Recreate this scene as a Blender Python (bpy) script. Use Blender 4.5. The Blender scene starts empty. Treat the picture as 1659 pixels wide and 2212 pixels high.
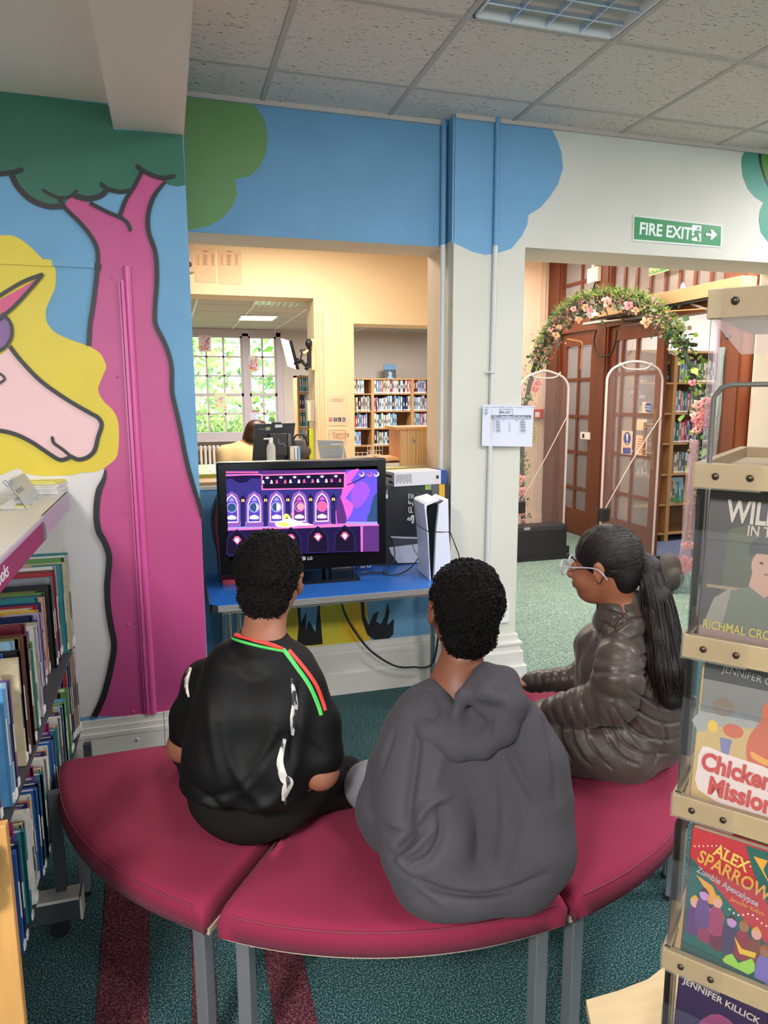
import bpy, bmesh, math, random
import numpy as np
from mathutils import Vector, Matrix
from mathutils.bvhtree import BVHTree
random.seed(7); RNG = np.random.RandomState(7)
S = bpy.context.scene
# ---------------- camera ----------------
F_PX, CXP, CYP, EYE = 1534.0, 829.5, 1106.0, 1.5
_yaw, _pit, _rol = math.radians(16.83), math.radians(9.2), math.radians(0.23)
FW = np.array([math.sin(_yaw)*math.cos(_pit), math.cos(_yaw)*math.cos(_pit), -math.sin(_pit)])
_r0 = np.array([math.cos(_yaw), -math.sin(_yaw), 0.0]); _u0 = np.cross(_r0, FW)
RT = _r0*math.cos(_rol) - _u0*math.sin(_rol); UP = _u0*math.cos(_rol) + _r0*math.sin(_rol)
CAM = np.array([0, 0, EYE])
cd = bpy.data.cameras.new('camera'); cam = bpy.data.objects.new('camera', cd)
S.collection.objects.link(cam); S.camera = cam
cd.sensor_fit = 'VERTICAL'; cd.sensor_height = 36.0; cd.lens = F_PX/2212*36.0
cd.clip_start = 0.02; cd.clip_end = 200
cam.matrix_world = Matrix(((RT[0], UP[0], -FW[0], 0), (RT[1], UP[1], -FW[1], 0), (RT[2], UP[2], -FW[2], EYE), (0, 0, 0, 1)))
# ---------------- world, lights, exposure ----------------
w = bpy.data.worlds.new('sky'); S.world = w; w.use_nodes = True
w.node_tree.nodes['Background'].inputs[0].default_value = (0.82, 0.91, 1.0, 1)
w.node_tree.nodes['Background'].inputs[1].default_value = 3.8
S.view_settings.view_transform = 'Standard'; S.view_settings.look = 'None'
S.view_settings.gamma = 1.0; S.view_settings.use_curve_mapping = False
S.view_settings.exposure = 0.92
S.cycles.transparent_max_bounces = 32
def area(name, loc, size, power, col=(1, 1, 1), rot=(0, 0, 0), sy=None):
    l = bpy.data.lights.new(name, 'AREA'); l.energy = power; l.color = col; l.size = size
    if sy: l.shape = 'RECTANGLE'; l.size_y = sy
    o = bpy.data.objects.new(name, l); o.location = loc; o.rotation_euler = rot; S.collection.objects.link(o); return o
sl = bpy.data.lights.new('sun', 'SUN'); sl.energy = 3.0; sl.angle = 0.05; sl.color = (1, .97, .9)
so = bpy.data.objects.new('sun', sl); so.rotation_euler = (math.radians(42), math.radians(12), 0); S.collection.objects.link(so)
LIGHTS = [  # name, loc, size, power, colour : added unseen fill lamps for this room, then lamps of the rooms beyond
 ('unseen_fill_lamp', (1.35, 1.62, 2.765), .55, 14, (.97, .96, 1)), ('unseen_fill_lamp', (-1.2, -0.8, 2.46), .55, 95, (1, .96, .95)),
 ('unseen_fill_lamp', (1.35, -0.9, 2.76), .55, 28, (.97, .96, 1)), ('unseen_fill_lamp', (3.2, 0.9, 2.76), .55, 30, (.97, .96, 1)),
 ('unseen_fill_lamp', (3.7, 2.5, 2.76), .55, 17, (.97, .96, 1)),
 ('staff_room_lamp', (0.9, 4.9, 2.74), .9, 37, (1, .83, .66)), ('far_room_lamp', (1.0, 8.6, 2.44), .8, 60, (1, .95, .93)),
 ('far_room_lamp', (3.2, 9.2, 2.44), .7, 40, (1, .95, .93)),
 ('unseen_hall_light', (2.9, 4.9, 2.94), .8, 27, (1, .90, .82)), ('unseen_hall_light', (3.3, 6.6, 2.94), .8, 19, (1, .87, .78)),
 ('unseen_hall_light', (3.9, 4.1, 2.94), .6, 34, (1, .95, .90)),  # added unseen light, stands in for daylight on the hall floor
 ('lobby_lamp', (6.2, 6.0, 2.74), 1.0, 70, (.98, .98, 1.0))]
for n, l, s, p, c in LIGHTS: area(n, l, s, p, c)

# ---------------- pixel -> point helpers (photograph frame, known plane) ----------------
def ray(px, py): return FW + RT*(px-CXP)/F_PX - UP*(py-CYP)/F_PX
def PY(px, py, y): d = ray(px, py); return CAM + d*(y/d[1])
def PZ(px, py, z): d = ray(px, py); return CAM + d*((z-EYE)/d[2])
def PX(px, py, x): d = ray(px, py); return CAM + d*(x/d[0])
def PD(px, py, dd): return CAM + ray(px, py)*dd
# ---------------- colours and materials ----------------
def lin(c):
    c = c.lstrip('#'); v = [int(c[i:i+2], 16)/255 for i in (0, 2, 4)]
    return tuple(((x+.055)/1.055)**2.4 if x > .04045 else x/12.92 for x in v)
MATS = {}
def mat(name, col, rough=.6, metal=0, noise=0, nscale=20, bump=0, bscale=60, alpha=1, emit=None, es=1, spec=None, trans=0, ior=1.45, wave=None, sheen=0, coat=0, stretch=None, detail=4):
    if name in MATS: return MATS[name]
    m = bpy.data.materials.new(name); m.use_nodes = True; nt = m.node_tree; b = nt.nodes['Principled BSDF']
    c = lin(col) if isinstance(col, str) else col
    b.inputs['Base Color'].default_value = (*c, 1); b.inputs['Roughness'].default_value = rough; b.inputs['Metallic'].default_value = metal
    if alpha < 1: b.inputs['Alpha'].default_value = alpha
    if trans: b.inputs['Transmission Weight'].default_value = trans; b.inputs['IOR'].default_value = ior
    if spec is not None: b.inputs['Specular IOR Level'].default_value = spec
    if sheen: b.inputs['Sheen Weight'].default_value = sheen; b.inputs['Sheen Roughness'].default_value = .5
    if coat: b.inputs['Coat Weight'].default_value = coat; b.inputs['Coat Roughness'].default_value = .08
    if emit is not None:
        b.inputs['Emission Color'].default_value = (*(lin(emit) if isinstance(emit, str) else emit), 1); b.inputs['Emission Strength'].default_value = es
    tc = nt.nodes.new('ShaderNodeTexCoord'); mp = nt.nodes.new('ShaderNodeMapping'); nt.links.new(tc.outputs['Object'], mp.inputs[0])
    if stretch: mp.inputs['Scale'].default_value = stretch
    if noise:
        n = nt.nodes.new('ShaderNodeTexNoise'); n.inputs['Scale'].default_value = nscale; n.inputs['Detail'].default_value = detail
        nt.links.new(mp.outputs[0], n.inputs[0])
        r = nt.nodes.new('ShaderNodeMapRange'); r.inputs[1].default_value = .3; r.inputs[2].default_value = .7; r.inputs[3].default_value = 1-noise; r.inputs[4].default_value = 1+noise
        nt.links.new(n.outputs[0], r.inputs[0])
        mx = nt.nodes.new('ShaderNodeVectorMath'); mx.operation = 'SCALE'; mx.inputs[0].default_value = c
        nt.links.new(r.outputs[0], mx.inputs['Scale']); nt.links.new(mx.outputs[0], b.inputs['Base Color'])
    if wave:
        wv = nt.nodes.new('ShaderNodeTexWave'); wv.inputs['Scale'].default_value = wave; wv.inputs['Distortion'].default_value = 6; wv.inputs['Detail'].default_value = 3; wv.inputs['Detail Scale'].default_value = 1.2
        mp2 = nt.nodes.new('ShaderNodeMapping'); mp2.inputs['Scale'].default_value = stretch or (1, 1, 1)
        nt.links.new(tc.outputs['Object'], mp2.inputs[0]); nt.links.new(mp2.outputs[0], wv.inputs[0])
        r = nt.nodes.new('ShaderNodeMapRange'); r.inputs[3].default_value = .80; r.inputs[4].default_value = 1.12; nt.links.new(wv.outputs[1], r.inputs[0])
        mx = nt.nodes.new('ShaderNodeVectorMath'); mx.operation = 'SCALE'; mx.inputs[0].default_value = c
        nt.links.new(r.outputs[0], mx.inputs['Scale']); nt.links.new(mx.outputs[0], b.inputs['Base Color'])
    if bump:
        n = nt.nodes.new('ShaderNodeTexNoise'); n.inputs['Scale'].default_value = bscale; n.inputs['Detail'].default_value = 5
        nt.links.new(mp.outputs[0], n.inputs[0]); bp = nt.nodes.new('ShaderNodeBump'); bp.inputs['Strength'].default_value = bump; bp.inputs['Distance'].default_value = .01
        nt.links.new(n.outputs[0], bp.inputs['Height']); nt.links.new(bp.outputs[0], b.inputs['Normal'])
    MATS[name] = m; return m
def glass(name, tint=(1, 1, 1), fac=.1, rough=.05):
    """thin pane: mostly clear with a little gloss and a little haze"""
    if name in MATS: return MATS[name]
    m = bpy.data.materials.new(name); m.use_nodes = True; nt = m.node_tree; nt.nodes.clear()
    o = nt.nodes.new('ShaderNodeOutputMaterial'); t = nt.nodes.new('ShaderNodeBsdfTransparent'); t.inputs[0].default_value = (*tint, 1)
    g = nt.nodes.new('ShaderNodeBsdfGlossy'); g.inputs['Roughness'].default_value = rough
    fr = nt.nodes.new('ShaderNodeFresnel'); fr.inputs[0].default_value = 1.22
    mx = nt.nodes.new('ShaderNodeMixShader'); nt.links.new(fr.outputs[0], mx.inputs[0]); nt.links.new(t.outputs[0], mx.inputs[1]); nt.links.new(g.outputs[0], mx.inputs[2])
    d = nt.nodes.new('ShaderNodeBsdfDiffuse'); d.inputs[0].default_value = (*tint, 1)
    m2 = nt.nodes.new('ShaderNodeMixShader'); m2.inputs[0].default_value = fac; nt.links.new(mx.outputs[0], m2.inputs[1]); nt.links.new(d.outputs[0], m2.inputs[2])
    nt.links.new(m2.outputs[0], o.inputs[0]); MATS[name] = m; return m
# ---------------- object helpers ----------------
COL = S.collection
def link(name, me, parent=None):
    o = bpy.data.objects.new(name, me); COL.objects.link(o)
    if parent: o.parent = parent; o.matrix_parent_inverse = MPI.get(parent.name, Matrix())
    return o
MPI = {}
def tag(o, label=None, cat=None, group=None, kind=None):
    if label: o['label'] = label
    if cat: o['category'] = cat
    if group: o['group'] = group
    if kind: o['kind'] = kind
    return o
def thing(name, loc, label=None, cat=None, group=None, kind=None, rz=0):
    o = bpy.data.objects.new(name, None); COL.objects.link(o); o.location = loc; o.rotation_euler = (0, 0, rz); o.empty_display_size = .05
    MPI[o.name] = (Matrix.Translation(loc) @ Matrix.Rotation(rz, 4, 'Z')).inverted()
    return tag(o, label, cat, group, kind)
def local(o): MPI[o.name] = Matrix()      # children are given in the thing's own frame
class MB:
    """mesh builder: collects shapes, build() links them as one object"""
    def __init__(s): s.v = []; s.f = []; s.m = []; s.mats = []; s.M = Matrix(); s.sm = []
    def mi(s, m):
        if m not in s.mats: s.mats.append(m)
        return s.mats.index(m)
    def add(s, vs, fs, m, smooth=False):
        n = len(s.v); s.v += [tuple(s.M @ Vector(tuple(map(float, v)))) for v in vs]; s.f += [tuple(n+i for i in f) for f in fs]
        k = s.mi(m); s.m += [k]*len(fs); s.sm += [smooth]*len(fs); return s
    def box(s, a, b, m, bev=0):
        x0, y0, z0 = a; x1, y1, z1 = b
        if bev:
            bm = bmesh.new(); bmesh.ops.create_cube(bm, size=1)
            for v in bm.verts: v.co = Vector(((x0+x1)/2+v.co.x*(x1-x0), (y0+y1)/2+v.co.y*(y1-y0), (z0+z1)/2+v.co.z*(z1-z0)))
            bmesh.ops.bevel(bm, geom=bm.edges[:], offset=bev, segments=2, profile=.5, affect='EDGES')
            s.bm(bm, m); return s
        return s.add([(x0, y0, z0), (x1, y0, z0), (x1, y1, z0), (x0, y1, z0), (x0, y0, z1), (x1, y0, z1), (x1, y1, z1), (x0, y1, z1)],
                     [(0, 3, 2, 1), (4, 5, 6, 7), (0, 1, 5, 4), (1, 2, 6, 5), (2, 3, 7, 6), (3, 0, 4, 7)], m)
    def bm(s, bm, m, smooth=False):
        bm.verts.ensure_lookup_table(); bm.verts.index_update()
        s.add([v.co for v in bm.verts], [[v.index for v in f.verts] for f in bm.faces], m, smooth); bm.free(); return s
    def prism(s, pts, z0, z1, m):
        n = len(pts); vs = [(p[0], p[1], z0) for p in pts]+[(p[0], p[1], z1) for p in pts]
        return s.add(vs, [tuple(range(n-1, -1, -1)), tuple(range(n, 2*n))]+[(i, (i+1) % n, n+(i+1) % n, n+i) for i in range(n)], m)
    def tube(s, pts, r, m, seg=8, closed=False, caps=True):
        pts = [Vector(tuple(map(float, p))) for p in pts]; n = len(pts); rr = r if isinstance(r, (list, tuple)) else [r]*n
        vs = []; nrm = None
        for i, p in enumerate(pts):
            if closed: t = pts[(i+1) % n]-pts[i-1]
            else: t = pts[min(i+1, n-1)]-pts[max(i-1, 0)]
            t.normalize()
            if nrm is None: nrm = t.orthogonal().normalized()
            else:
                nrm = nrm-t*nrm.dot(t)
                nrm = nrm.normalized() if nrm.length > 1e-6 else t.orthogonal().normalized()
            bn = t.cross(nrm)
            for k in range(seg):
                a = 2*math.pi*k/seg; vs.append(p+(nrm*math.cos(a)+bn*math.sin(a))*rr[i])
        fs = []
        for i in range(n if closed else n-1):
            for k in range(seg): j = (i+1) % n; fs.append((i*seg+k, i*seg+(k+1) % seg, j*seg+(k+1) % seg, j*seg+k))
        s.add(vs, fs, m, True)
        if caps and not closed: s.add(vs[:seg], [tuple(range(seg-1, -1, -1))], m); s.add(vs[-seg:], [tuple(range(seg))], m)
        return s
    def cyl(s, a, b, r, m, seg=16): return s.tube([a, b], r, m, seg)
    def ell(s, c, r, m, seg=12, rings=8, rot=None):
        vs = []; fs = []
        for i in range(rings+1):
            th = math.pi*i/rings
            for k in range(seg):
                a = 2*math.pi*k/seg; v = Vector((r[0]*math.sin(th)*math.cos(a), r[1]*math.sin(th)*math.sin(a), r[2]*math.cos(th)))
                if rot: v = rot @ v
                vs.append(v+Vector(tuple(c)))
        for i in range(rings):
            for k in range(seg): fs.append((i*seg+k, (i+1)*seg+k, (i+1)*seg+(k+1) % seg, i*seg+(k+1) % seg))
        return s.add(vs, fs, m, True)
    def poly(s, pts, m): return s.add(pts, [tuple(range(len(pts)))], m)
    def build(s, name, parent=None, **kw):
        me = bpy.data.meshes.new(name); me.from_pydata(s.v, [], s.f); me.update()
        for m in s.mats: me.materials.append(m)
        me.polygons.foreach_set('material_index', s.m); me.polygons.foreach_set('use_smooth', s.sm)
        o = link(name, me, parent)
        if kw: tag(o, **kw)
        return o
def boxo(name, a, b, m, parent=None, bev=0, **kw): return MB().box(a, b, m, bev).build(name, parent, **kw)
def smooth_pts(P, n=6, closed=False):
    P = [np.array(p, float) for p in P]; out = []; N = len(P)
    for i in range(N if closed else N-1):
        p0, p1, p2, p3 = (P[(i-1) % N], P[i], P[(i+1) % N], P[(i+2) % N]) if closed else (P[max(i-1, 0)], P[i], P[i+1], P[min(i+2, N-1)])
        for k in range(n):
            t = k/n; out.append(.5*((2*p1)+(-p0+p2)*t+(2*p0-5*p1+4*p2-p3)*t*t+(-p0+3*p1-3*p2+p3)*t**3))
    if not closed: out.append(P[-1])
    return out
def text(name, body, size, origin, xdir, ydir, m, parent=None, ext=.0006, align='LEFT', sx=1, bold=0, space=1):
    cu = bpy.data.curves.new(name, 'FONT'); cu.body = body; cu.size = size; cu.extrude = ext; cu.align_x = align; cu.offset = bold; cu.space_character = space; cu.resolution_u = 3
    cu.materials.append(m); o = bpy.data.objects.new(name, cu); COL.objects.link(o)
    x = Vector(tuple(xdir)).normalized(); y = Vector(tuple(ydir)); y = (y-x*y.dot(x)).normalized(); z = x.cross(y)
    M = Matrix(((x.x*sx, y.x, z.x, origin[0]), (x.y*sx, y.y, z.y, origin[1]), (x.z*sx, y.z, z.z, origin[2]), (0, 0, 0, 1)))
    o.matrix_basis = M; TXQ.append((o, parent)); return o
TXQ = []
def flush_text():
    bpy.context.view_layer.update()
    """turn the lettering curves into plain meshes, once, at the end"""
    dg = bpy.context.evaluated_depsgraph_get()
    for o, parent in TXQ:
        me = bpy.data.meshes.new_from_object(o.evaluated_get(dg)); n = o.name; M = o.matrix_basis.copy(); cu = o.data; bpy.data.objects.remove(o); bpy.data.curves.remove(cu)
        q = bpy.data.objects.new(n, me); COL.objects.link(q)
        if parent: q.parent = parent; q.matrix_parent_inverse = MPI.get(parent.name, Matrix())
        q.matrix_basis = M
class Flat:
    """flat painted or printed shapes lying on a plane; pt maps 2-D to 3-D, each new shape lies a hair in front of the last"""
    def __init__(s, pt, n, eps=.0004): s.pt = pt; s.n = np.array(n, float); s.e = eps; s.k = 1; s.mb = MB()
    def P(s, x, y): return s.pt(x, y)+s.n*s.e*s.k
    def fill(s, pts, m, smooth=0, closed=True):
        if smooth: pts = smooth_pts(pts, smooth, closed)
        bm = bmesh.new(); vs = [bm.verts.new(s.P(p[0], p[1])) for p in pts]; f = bm.faces.new(vs); f.normal_update()
        bmesh.ops.triangulate(bm, faces=[f]); s.mb.bm(bm, m); s.k += 1; return s
    def stroke(s, pts, w, m, smooth=5, taper=(1, 1)):
        if smooth: pts = smooth_pts(pts, smooth)
        pts = [np.array(p, float) for p in pts]; n = len(pts); L = []; R = []
        for i in range(n):
            t = pts[min(i+1, n-1)]-pts[max(i-1, 0)]; t = t/(np.linalg.norm(t)+1e-9); q = np.array([-t[1], t[0]])
            u = i/(n-1); ww = w*.5*min(1, taper[0]+u*6)*min(1, taper[1]+(1-u)*6); L.append(pts[i]+q*ww); R.append(pts[i]-q*ww)
        vs = [s.P(*p) for p in L]+[s.P(*p) for p in R]
        s.mb.add(vs, [(i, i+1, n+i+1, n+i) for i in range(n-1)], m); s.k += 1; return s
    def disc(s, c, r, m, ry=None, seg=20):
        ry = ry or r; return s.fill([(c[0]+r*math.cos(2*math.pi*i/seg), c[1]+ry*math.sin(2*math.pi*i/seg)) for i in range(seg)], m)
    def rect(s, x0, y0, x1, y1, m): return s.fill([(x0, y0), (x1, y0), (x1, y1), (x0, y1)], m)
    def build(s, name, parent=None, **kw): return s.mb.build(name, parent, **kw)
# ================= setting =================
cream = mat('wall_paint_white', '#d6d3c6', .7, noise=.03, nscale=3, bump=.05, bscale=40)
creamw = mat('wall_paint_cream', '#e2cdb6', .7, noise=.03, nscale=2)
blue = mat('wall_paint_blue', '#6a9dc0', .6, noise=.05, nscale=5, bump=.06, bscale=30)
skirt_m = mat('skirting_gloss', '#d8d3cb', .35, noise=.05, nscale=6)
white = mat('white_plastic', '#e8e8e6', .4); plain = mat('plain_white_ceiling', '#eadac8', .8, noise=.03, nscale=3)
greyw = mat('far_room_wall', '#c3bbb0', .8, noise=.03, nscale=2)
def carpet(name, c1, c2, c3, sc=230):
    m = bpy.data.materials.new(name); m.use_nodes = True; nt = m.node_tree; b = nt.nodes['Principled BSDF']; b.inputs['Roughness'].default_value = .95; b.inputs['Specular IOR Level'].default_value = .15
    tc = nt.nodes.new('ShaderNodeTexCoord'); n = nt.nodes.new('ShaderNodeTexNoise'); n.inputs['Scale'].default_value = sc; n.inputs['Detail'].default_value = 3
    n2 = nt.nodes.new('ShaderNodeTexNoise'); n2.inputs['Scale'].default_value = 2.2; nt.links.new(tc.outputs['Object'], n2.inputs[0])
    nt.links.new(tc.outputs['Object'], n.inputs[0]); r = nt.nodes.new('ShaderNodeValToRGB'); nt.links.new(n.outputs[0], r.inputs[0])
    e = r.color_ramp.elements; e[0].position = .36; e[0].color = (*lin(c1), 1); e[1].position = .50; e[1].color = (*lin(c2), 1); x = e.new(.66); x.color = (*lin(c3), 1)
    mr = nt.nodes.new('ShaderNodeMapRange'); mr.inputs[3].default_value = .85; mr.inputs[4].default_value = 1.15; nt.links.new(n2.outputs[0], mr.inputs[0])
    v = nt.nodes.new('ShaderNodeVectorMath'); v.operation = 'SCALE'; nt.links.new(r.outputs[0], v.inputs[0]); nt.links.new(mr.outputs[0], v.inputs['Scale']); nt.links.new(v.outputs[0], b.inputs['Base Color'])
    bp = nt.nodes.new('ShaderNodeBump'); bp.inputs['Strength'].default_value = .8; bp.inputs['Distance'].default_value = .004; nt.links.new(n.outputs[0], bp.inputs['Height']); nt.links.new(bp.outputs[0], b.inputs['Normal'])
    MATS[name] = m; return m
teal = carpet('teal_carpet', '#133236', '#1f484c', '#7f9892')
red_c = carpet('maroon_carpet', '#361a22', '#5c2b36', '#86585c')
navy = carpet('navy_carpet', '#3b4258', '#5a6480', '#959db2')
YL, YR, YP, ZC = 2.82, 3.38, 3.28, 2.788     # left wall face, recess face, pillar face, tiled ceiling
XL, XPL, XPR = .107, 1.343, 1.72             # corner of left wall, pillar left, pillar right
fl = MB().box((-3.2, -4.5, -.08), (9, 12, 0), teal).build('floor', kind='structure')
st = MB()
st.prism([(-.26, 2.4), (-.125, 2.4), (-.11, .9), (-.22, .9)], .0005, .003, red_c).build('carpet_stripe', fl)
MB().prism([(.185, 2.0), (.285, 2.0), (.265, .9), (.165, .9)], .0005, .003, red_c).build('carpet_stripe', fl)
MB().prism([(.0, 2.2), (.06, 2.2), (.03, .9), (-.03, .9)], .0005, .003, red_c).build('carpet_stripe', fl)
hallc = carpet('hall_sheen_carpet', '#3c5753', '#617d77', '#a6b4a2', 200)  # the teal carpet again, window-light sheen painted in as paler colours
MB().prism([(1.73, 3.28), (3.47, 3.28), (3.47, 3.62), (4.3, 3.62), (4.3, 7.45), (3.1, 7.45), (3.1, 6.3), (1.8, 3.58)], .0004, .002, hallc).build('hall_sheen_carpet', fl)
MB().box((4.3, 3.6, .0005), (9, 9, .003), navy).build('navy_carpet', fl)
# --- walls
MB().prism([(-3.2, 3.64), (1.66, 3.64), (2.95, 6.35), (2.95, 11), (-3.2, 11)], .0005, .004, mat('bounce_floor', '#a39a8a', .95, noise=.1, nscale=200)).build('bounce_floor', fl)  # unseen pale floor added to bounce warm light in the rooms beyond
wl = MB().box((-3.2, YL, 0), (XL, 3.63, 2.95), blue).build('wall_left', kind='structure')
wb = MB(); wb.box((XL, YR, 2.22), (XPL, 3.63, 3.0), blue); wb.box((XL, YR, 0), (XPL, 3.63, 1.075), blue)
wb.box((XL+.001, YR+.004, 2.219), (XPL, 3.63, 2.2205), cream)
wb = wb.build('wall_back', kind='structure')
wr = MB(); wr.box((XPL, YP, 0), (XPR, 3.60, 3.0), cream); wr.box((XPR, YP, 2.22), (9, 3.60, 3.0), cream); wr.box((3.47, YP+.02, 0), (9, 3.60, 2.22), cream)
wr.box((XPL-.0015, YR+.002, 1.08), (XPL+.002, 3.63, 2.22), creamw)
wr = wr.build('wall_right', kind='structure')
MB().box((-3.4, -4.7, 0), (-3.2, 12, 3.2), cream).build('wall_side', kind='structure')
MB().box((8.8, -4.7, 0), (9, 12, 3.2), cream).build('wall_east', kind='structure')
bk = MB(); bk.box((-3.4, -4.7, 0), (9, -4.5, .8), cream); bk.box((-3.4, -4.7, 2.35), (9, -4.5, 3.2), cream)
for a, b in ((-3.4, -1.6), (.1, .6), (2.4, 2.9), (4.6, 9)): bk.box((a, -4.7, .8), (b, -4.5, 2.35), cream)
bk.build('wall_rear', kind='structure')
# --- ceilings
MB().box((-3.2, -4.5, 2.51), (-.129, YL, 2.9), plain).build('ceiling_left', kind='structure')
MB().box((-.129, -4.5, 2.43), (.109, YL, 2.9), plain, 0).build('ceiling_beam', kind='structure')
tile_m = bpy.data.materials.new('fissured_tile'); tile_m.use_nodes = True
nt = tile_m.node_tree; b = nt.nodes['Principled BSDF']; b.inputs['Roughness'].default_value = .9
tc = nt.nodes.new('ShaderNodeTexCoord'); mp = nt.nodes.new('ShaderNodeMapping'); mp.inputs['Scale'].default_value = (28, 95, 40); nt.links.new(tc.outputs['Object'], mp.inputs[0])
nz = nt.nodes.new('ShaderNodeTexNoise'); nz.inputs['Scale'].default_value = 1.6; nz.inputs['Detail'].default_value = 3; nt.links.new(mp.outputs[0], nz.inputs[0])
rp = nt.nodes.new('ShaderNodeValToRGB'); nt.links.new(nz.outputs[0], rp.inputs[0]); e = rp.color_ramp.elements
e[0].position = .30; e[0].color = (*lin('#7c746a'), 1); e[1].position = .385; e[1].color = (*lin('#ecdccf'), 1); nt.links.new(rp.outputs[0], b.inputs['Base Color'])
bp = nt.nodes.new('ShaderNodeBump'); bp.inputs['Strength'].default_value = .35; bp.inputs['Distance'].default_value = .004; nt.links.new(nz.outputs[0], bp.inputs['Height']); nt.links.new(bp.outputs[0], b.inputs['Normal'])
rail_m = mat('ceiling_rail_grey', '#c6bab0', .5)
ce = thing('ceiling', (0, 0, ZC), kind='structure')
MB().box((.109, -4.5, ZC+.03), (9, 3.6, ZC+.12), plain).build('ceiling_void', ce)
MB().box((.109, -4.5, ZC+.0), (9, .76, ZC+.029), plain).build('ceiling_plain', ce)
gx = [.109, .47, 1.055, 1.638, 2.222, 2.806, 3.39, 3.975]; gy = [YR, 3.06, 2.483, 1.905, 1.33, .76]
for i in range(7):
    for j in range(5):
        if i == 2 and j == 2: continue
        MB().box((gx[i]+.012, gy[j+1]+.012, ZC), (gx[i+1]-.012, gy[j]-.012, ZC+.018), tile_m, 0).build('ceiling_tile', ce)
for x in gx[1:]: boxo('grid_rail', (x-.011, .76, ZC-.004), (x+.011, YR, ZC+.004), rail_m, ce)
for y in gy[1:]: boxo('grid_rail', (.109, y-.011, ZC-.0035), (3.975, y+.011, ZC+.0035), rail_m, ce)
# --- recessed light with louvre cells
lf = thing('ceiling_light', (1.346, 2.19, ZC), 'square recessed ceiling light with silver louvre cells above the blue wall', 'light')
X0, X1, Y0, Y1 = 1.075, 1.62, 1.925, 2.47
louv = mat('louvre_silver', '#c9d9f2', .2, .8); 
MB().box((X0, Y0, ZC+.055), (X1, Y1, ZC+.065), mat('light_tray', '#cfdcf0', .3, emit='#9dbcf0', es=1.5)).box((X0, Y0, ZC-.006), (X0+.008, Y1, ZC+.09), white).box((X1-.008, Y0, ZC-.006), (X1, Y1, ZC+.09), white).box((X0, Y0, ZC-.006), (X1, Y0+.008, ZC+.09), white).box((X0, Y1-.008, ZC-.006), (X1, Y1, ZC+.09), white).build('frame', lf)
for i in range(1, 4):
    x = X0+(X1-X0)*i/4; boxo('louvre_blade', (x-.002, Y0+.008, ZC-.004), (x+.002, Y1-.008, ZC+.022), louv, lf)
for j in range(1, 6):
    y = Y0+(Y1-Y0)*j/6
    MB().add([(X0+.008, y-.003, ZC), (X1-.008, y-.003, ZC), (X1-.008, y+.012, ZC+.022), (X0+.008, y+.012, ZC+.022), (X0+.008, y+.003, ZC-.001), (X1-.008, y+.003, ZC-.001)], [(0, 1, 2, 3), (0, 4, 5, 1), (4, 3, 2, 5)], louv).build('louvre_vane', lf)
for i in range(4):
    x = X0+(X1-X0)*(i+.5)/4; MB().cyl((x, Y0+.02, ZC+.04), (x, Y1-.02, ZC+.04), .008, mat('tube_glow', '#ffffff', .5, emit='#eaf2ff', es=3)).build('tube', lf)
# --- skirtings
def skirting(name, x0, x1, yf, dy=-1):
    m = MB(); m.box((x0, yf-.022, 0), (x1, yf, .205), skirt_m); m.box((x0, yf-.032, 0), (x1, yf, .11), skirt_m); m.box((x0, yf-.016, .205), (x1, yf, .235), skirt_m); m.box((x0, yf-.024, .196), (x1, yf, .212), skirt_m); m.box((x0, yf-.009, .235), (x1, yf, .262), skirt_m)
    return m.build(name, kind='structure')
skirting('baseboard_left', -3.2, XL-.18, YL); skirting('baseboard_front', XL-.178, XL+.005, YL); skirting('baseboard_back', XL, XPL, YR)
sk = MB()
for y, z0, z1 in ((.05, 0, .085), (.035, .085, .16), (.022, .16, .2), (.03, .2, .212), (.012, .212, .25)): sk.box((XPL-.0, YP-y, z0), (XPR+y, 3.6+y, z1), skirt_m)
sk.build('baseboard_right', kind='structure')
# --- painted panel seam, moulding and screws on the left wall
pinkm = mat('mural_pink', '#bb4780', .42, noise=.05, nscale=5, bump=.06, bscale=30)
FL = Flat(lambda x, y: PY(x, y, YL), (0, -1, 0), .0005)
m_g = mat('mural_dark_green', '#276450', .45, noise=.04, nscale=6); m_y = mat('mural_yellow', '#d8c02a', .45, noise=.05, nscale=5); m_k = mat('mural_black', '#1c1a1b', .45)
m_f = mat('mural_pale_pink', '#e8bdbd', .45, noise=.03, nscale=5); m_w = mat('mural_white', '#d6d1cc', .5, noise=.03, nscale=5); m_pu = mat('mural_purple', '#7f588c', .45); m_ho = mat('mural_horn_pink', '#cf4c79', .45)
low = [(228, 1014), (225, 1034), (214, 1059), (209, 1091), (209, 1122), (214, 1148), (226, 1170), (236, 1201), (234, 1240), (232, 1265), (234, 1310), (240, 1350), (247, 1392), (240, 1440), (228, 1490), (216, 1522), (204, 1546)]
FL.fill([(-60, 1000), (250, 1000)]+low[1:]+[(-60, 1580)], m_w)
FL.fill([(130, 430), (141, 450), (176, 485), (201, 518), (211, 545), (211, 583), (207, 615), (200, 670), (192, 747), (150, 790), (150, 1000), (228, 1014)]+low[1:]+[(300, 1548), (449, 1528), (445, 1384), (434, 1100), (415, 1042), (401, 988), (390, 934), (380, 885), (371, 800), (366, 771), (353, 736), (336, 701), (335, 664), (339, 602), (336, 548), (321, 501), (321, 461), (334, 423), (358, 393), (312, 371), (288, 407), (271, 434), (259, 468), (231, 458), (194, 439), (160, 422)], pinkm)
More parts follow.
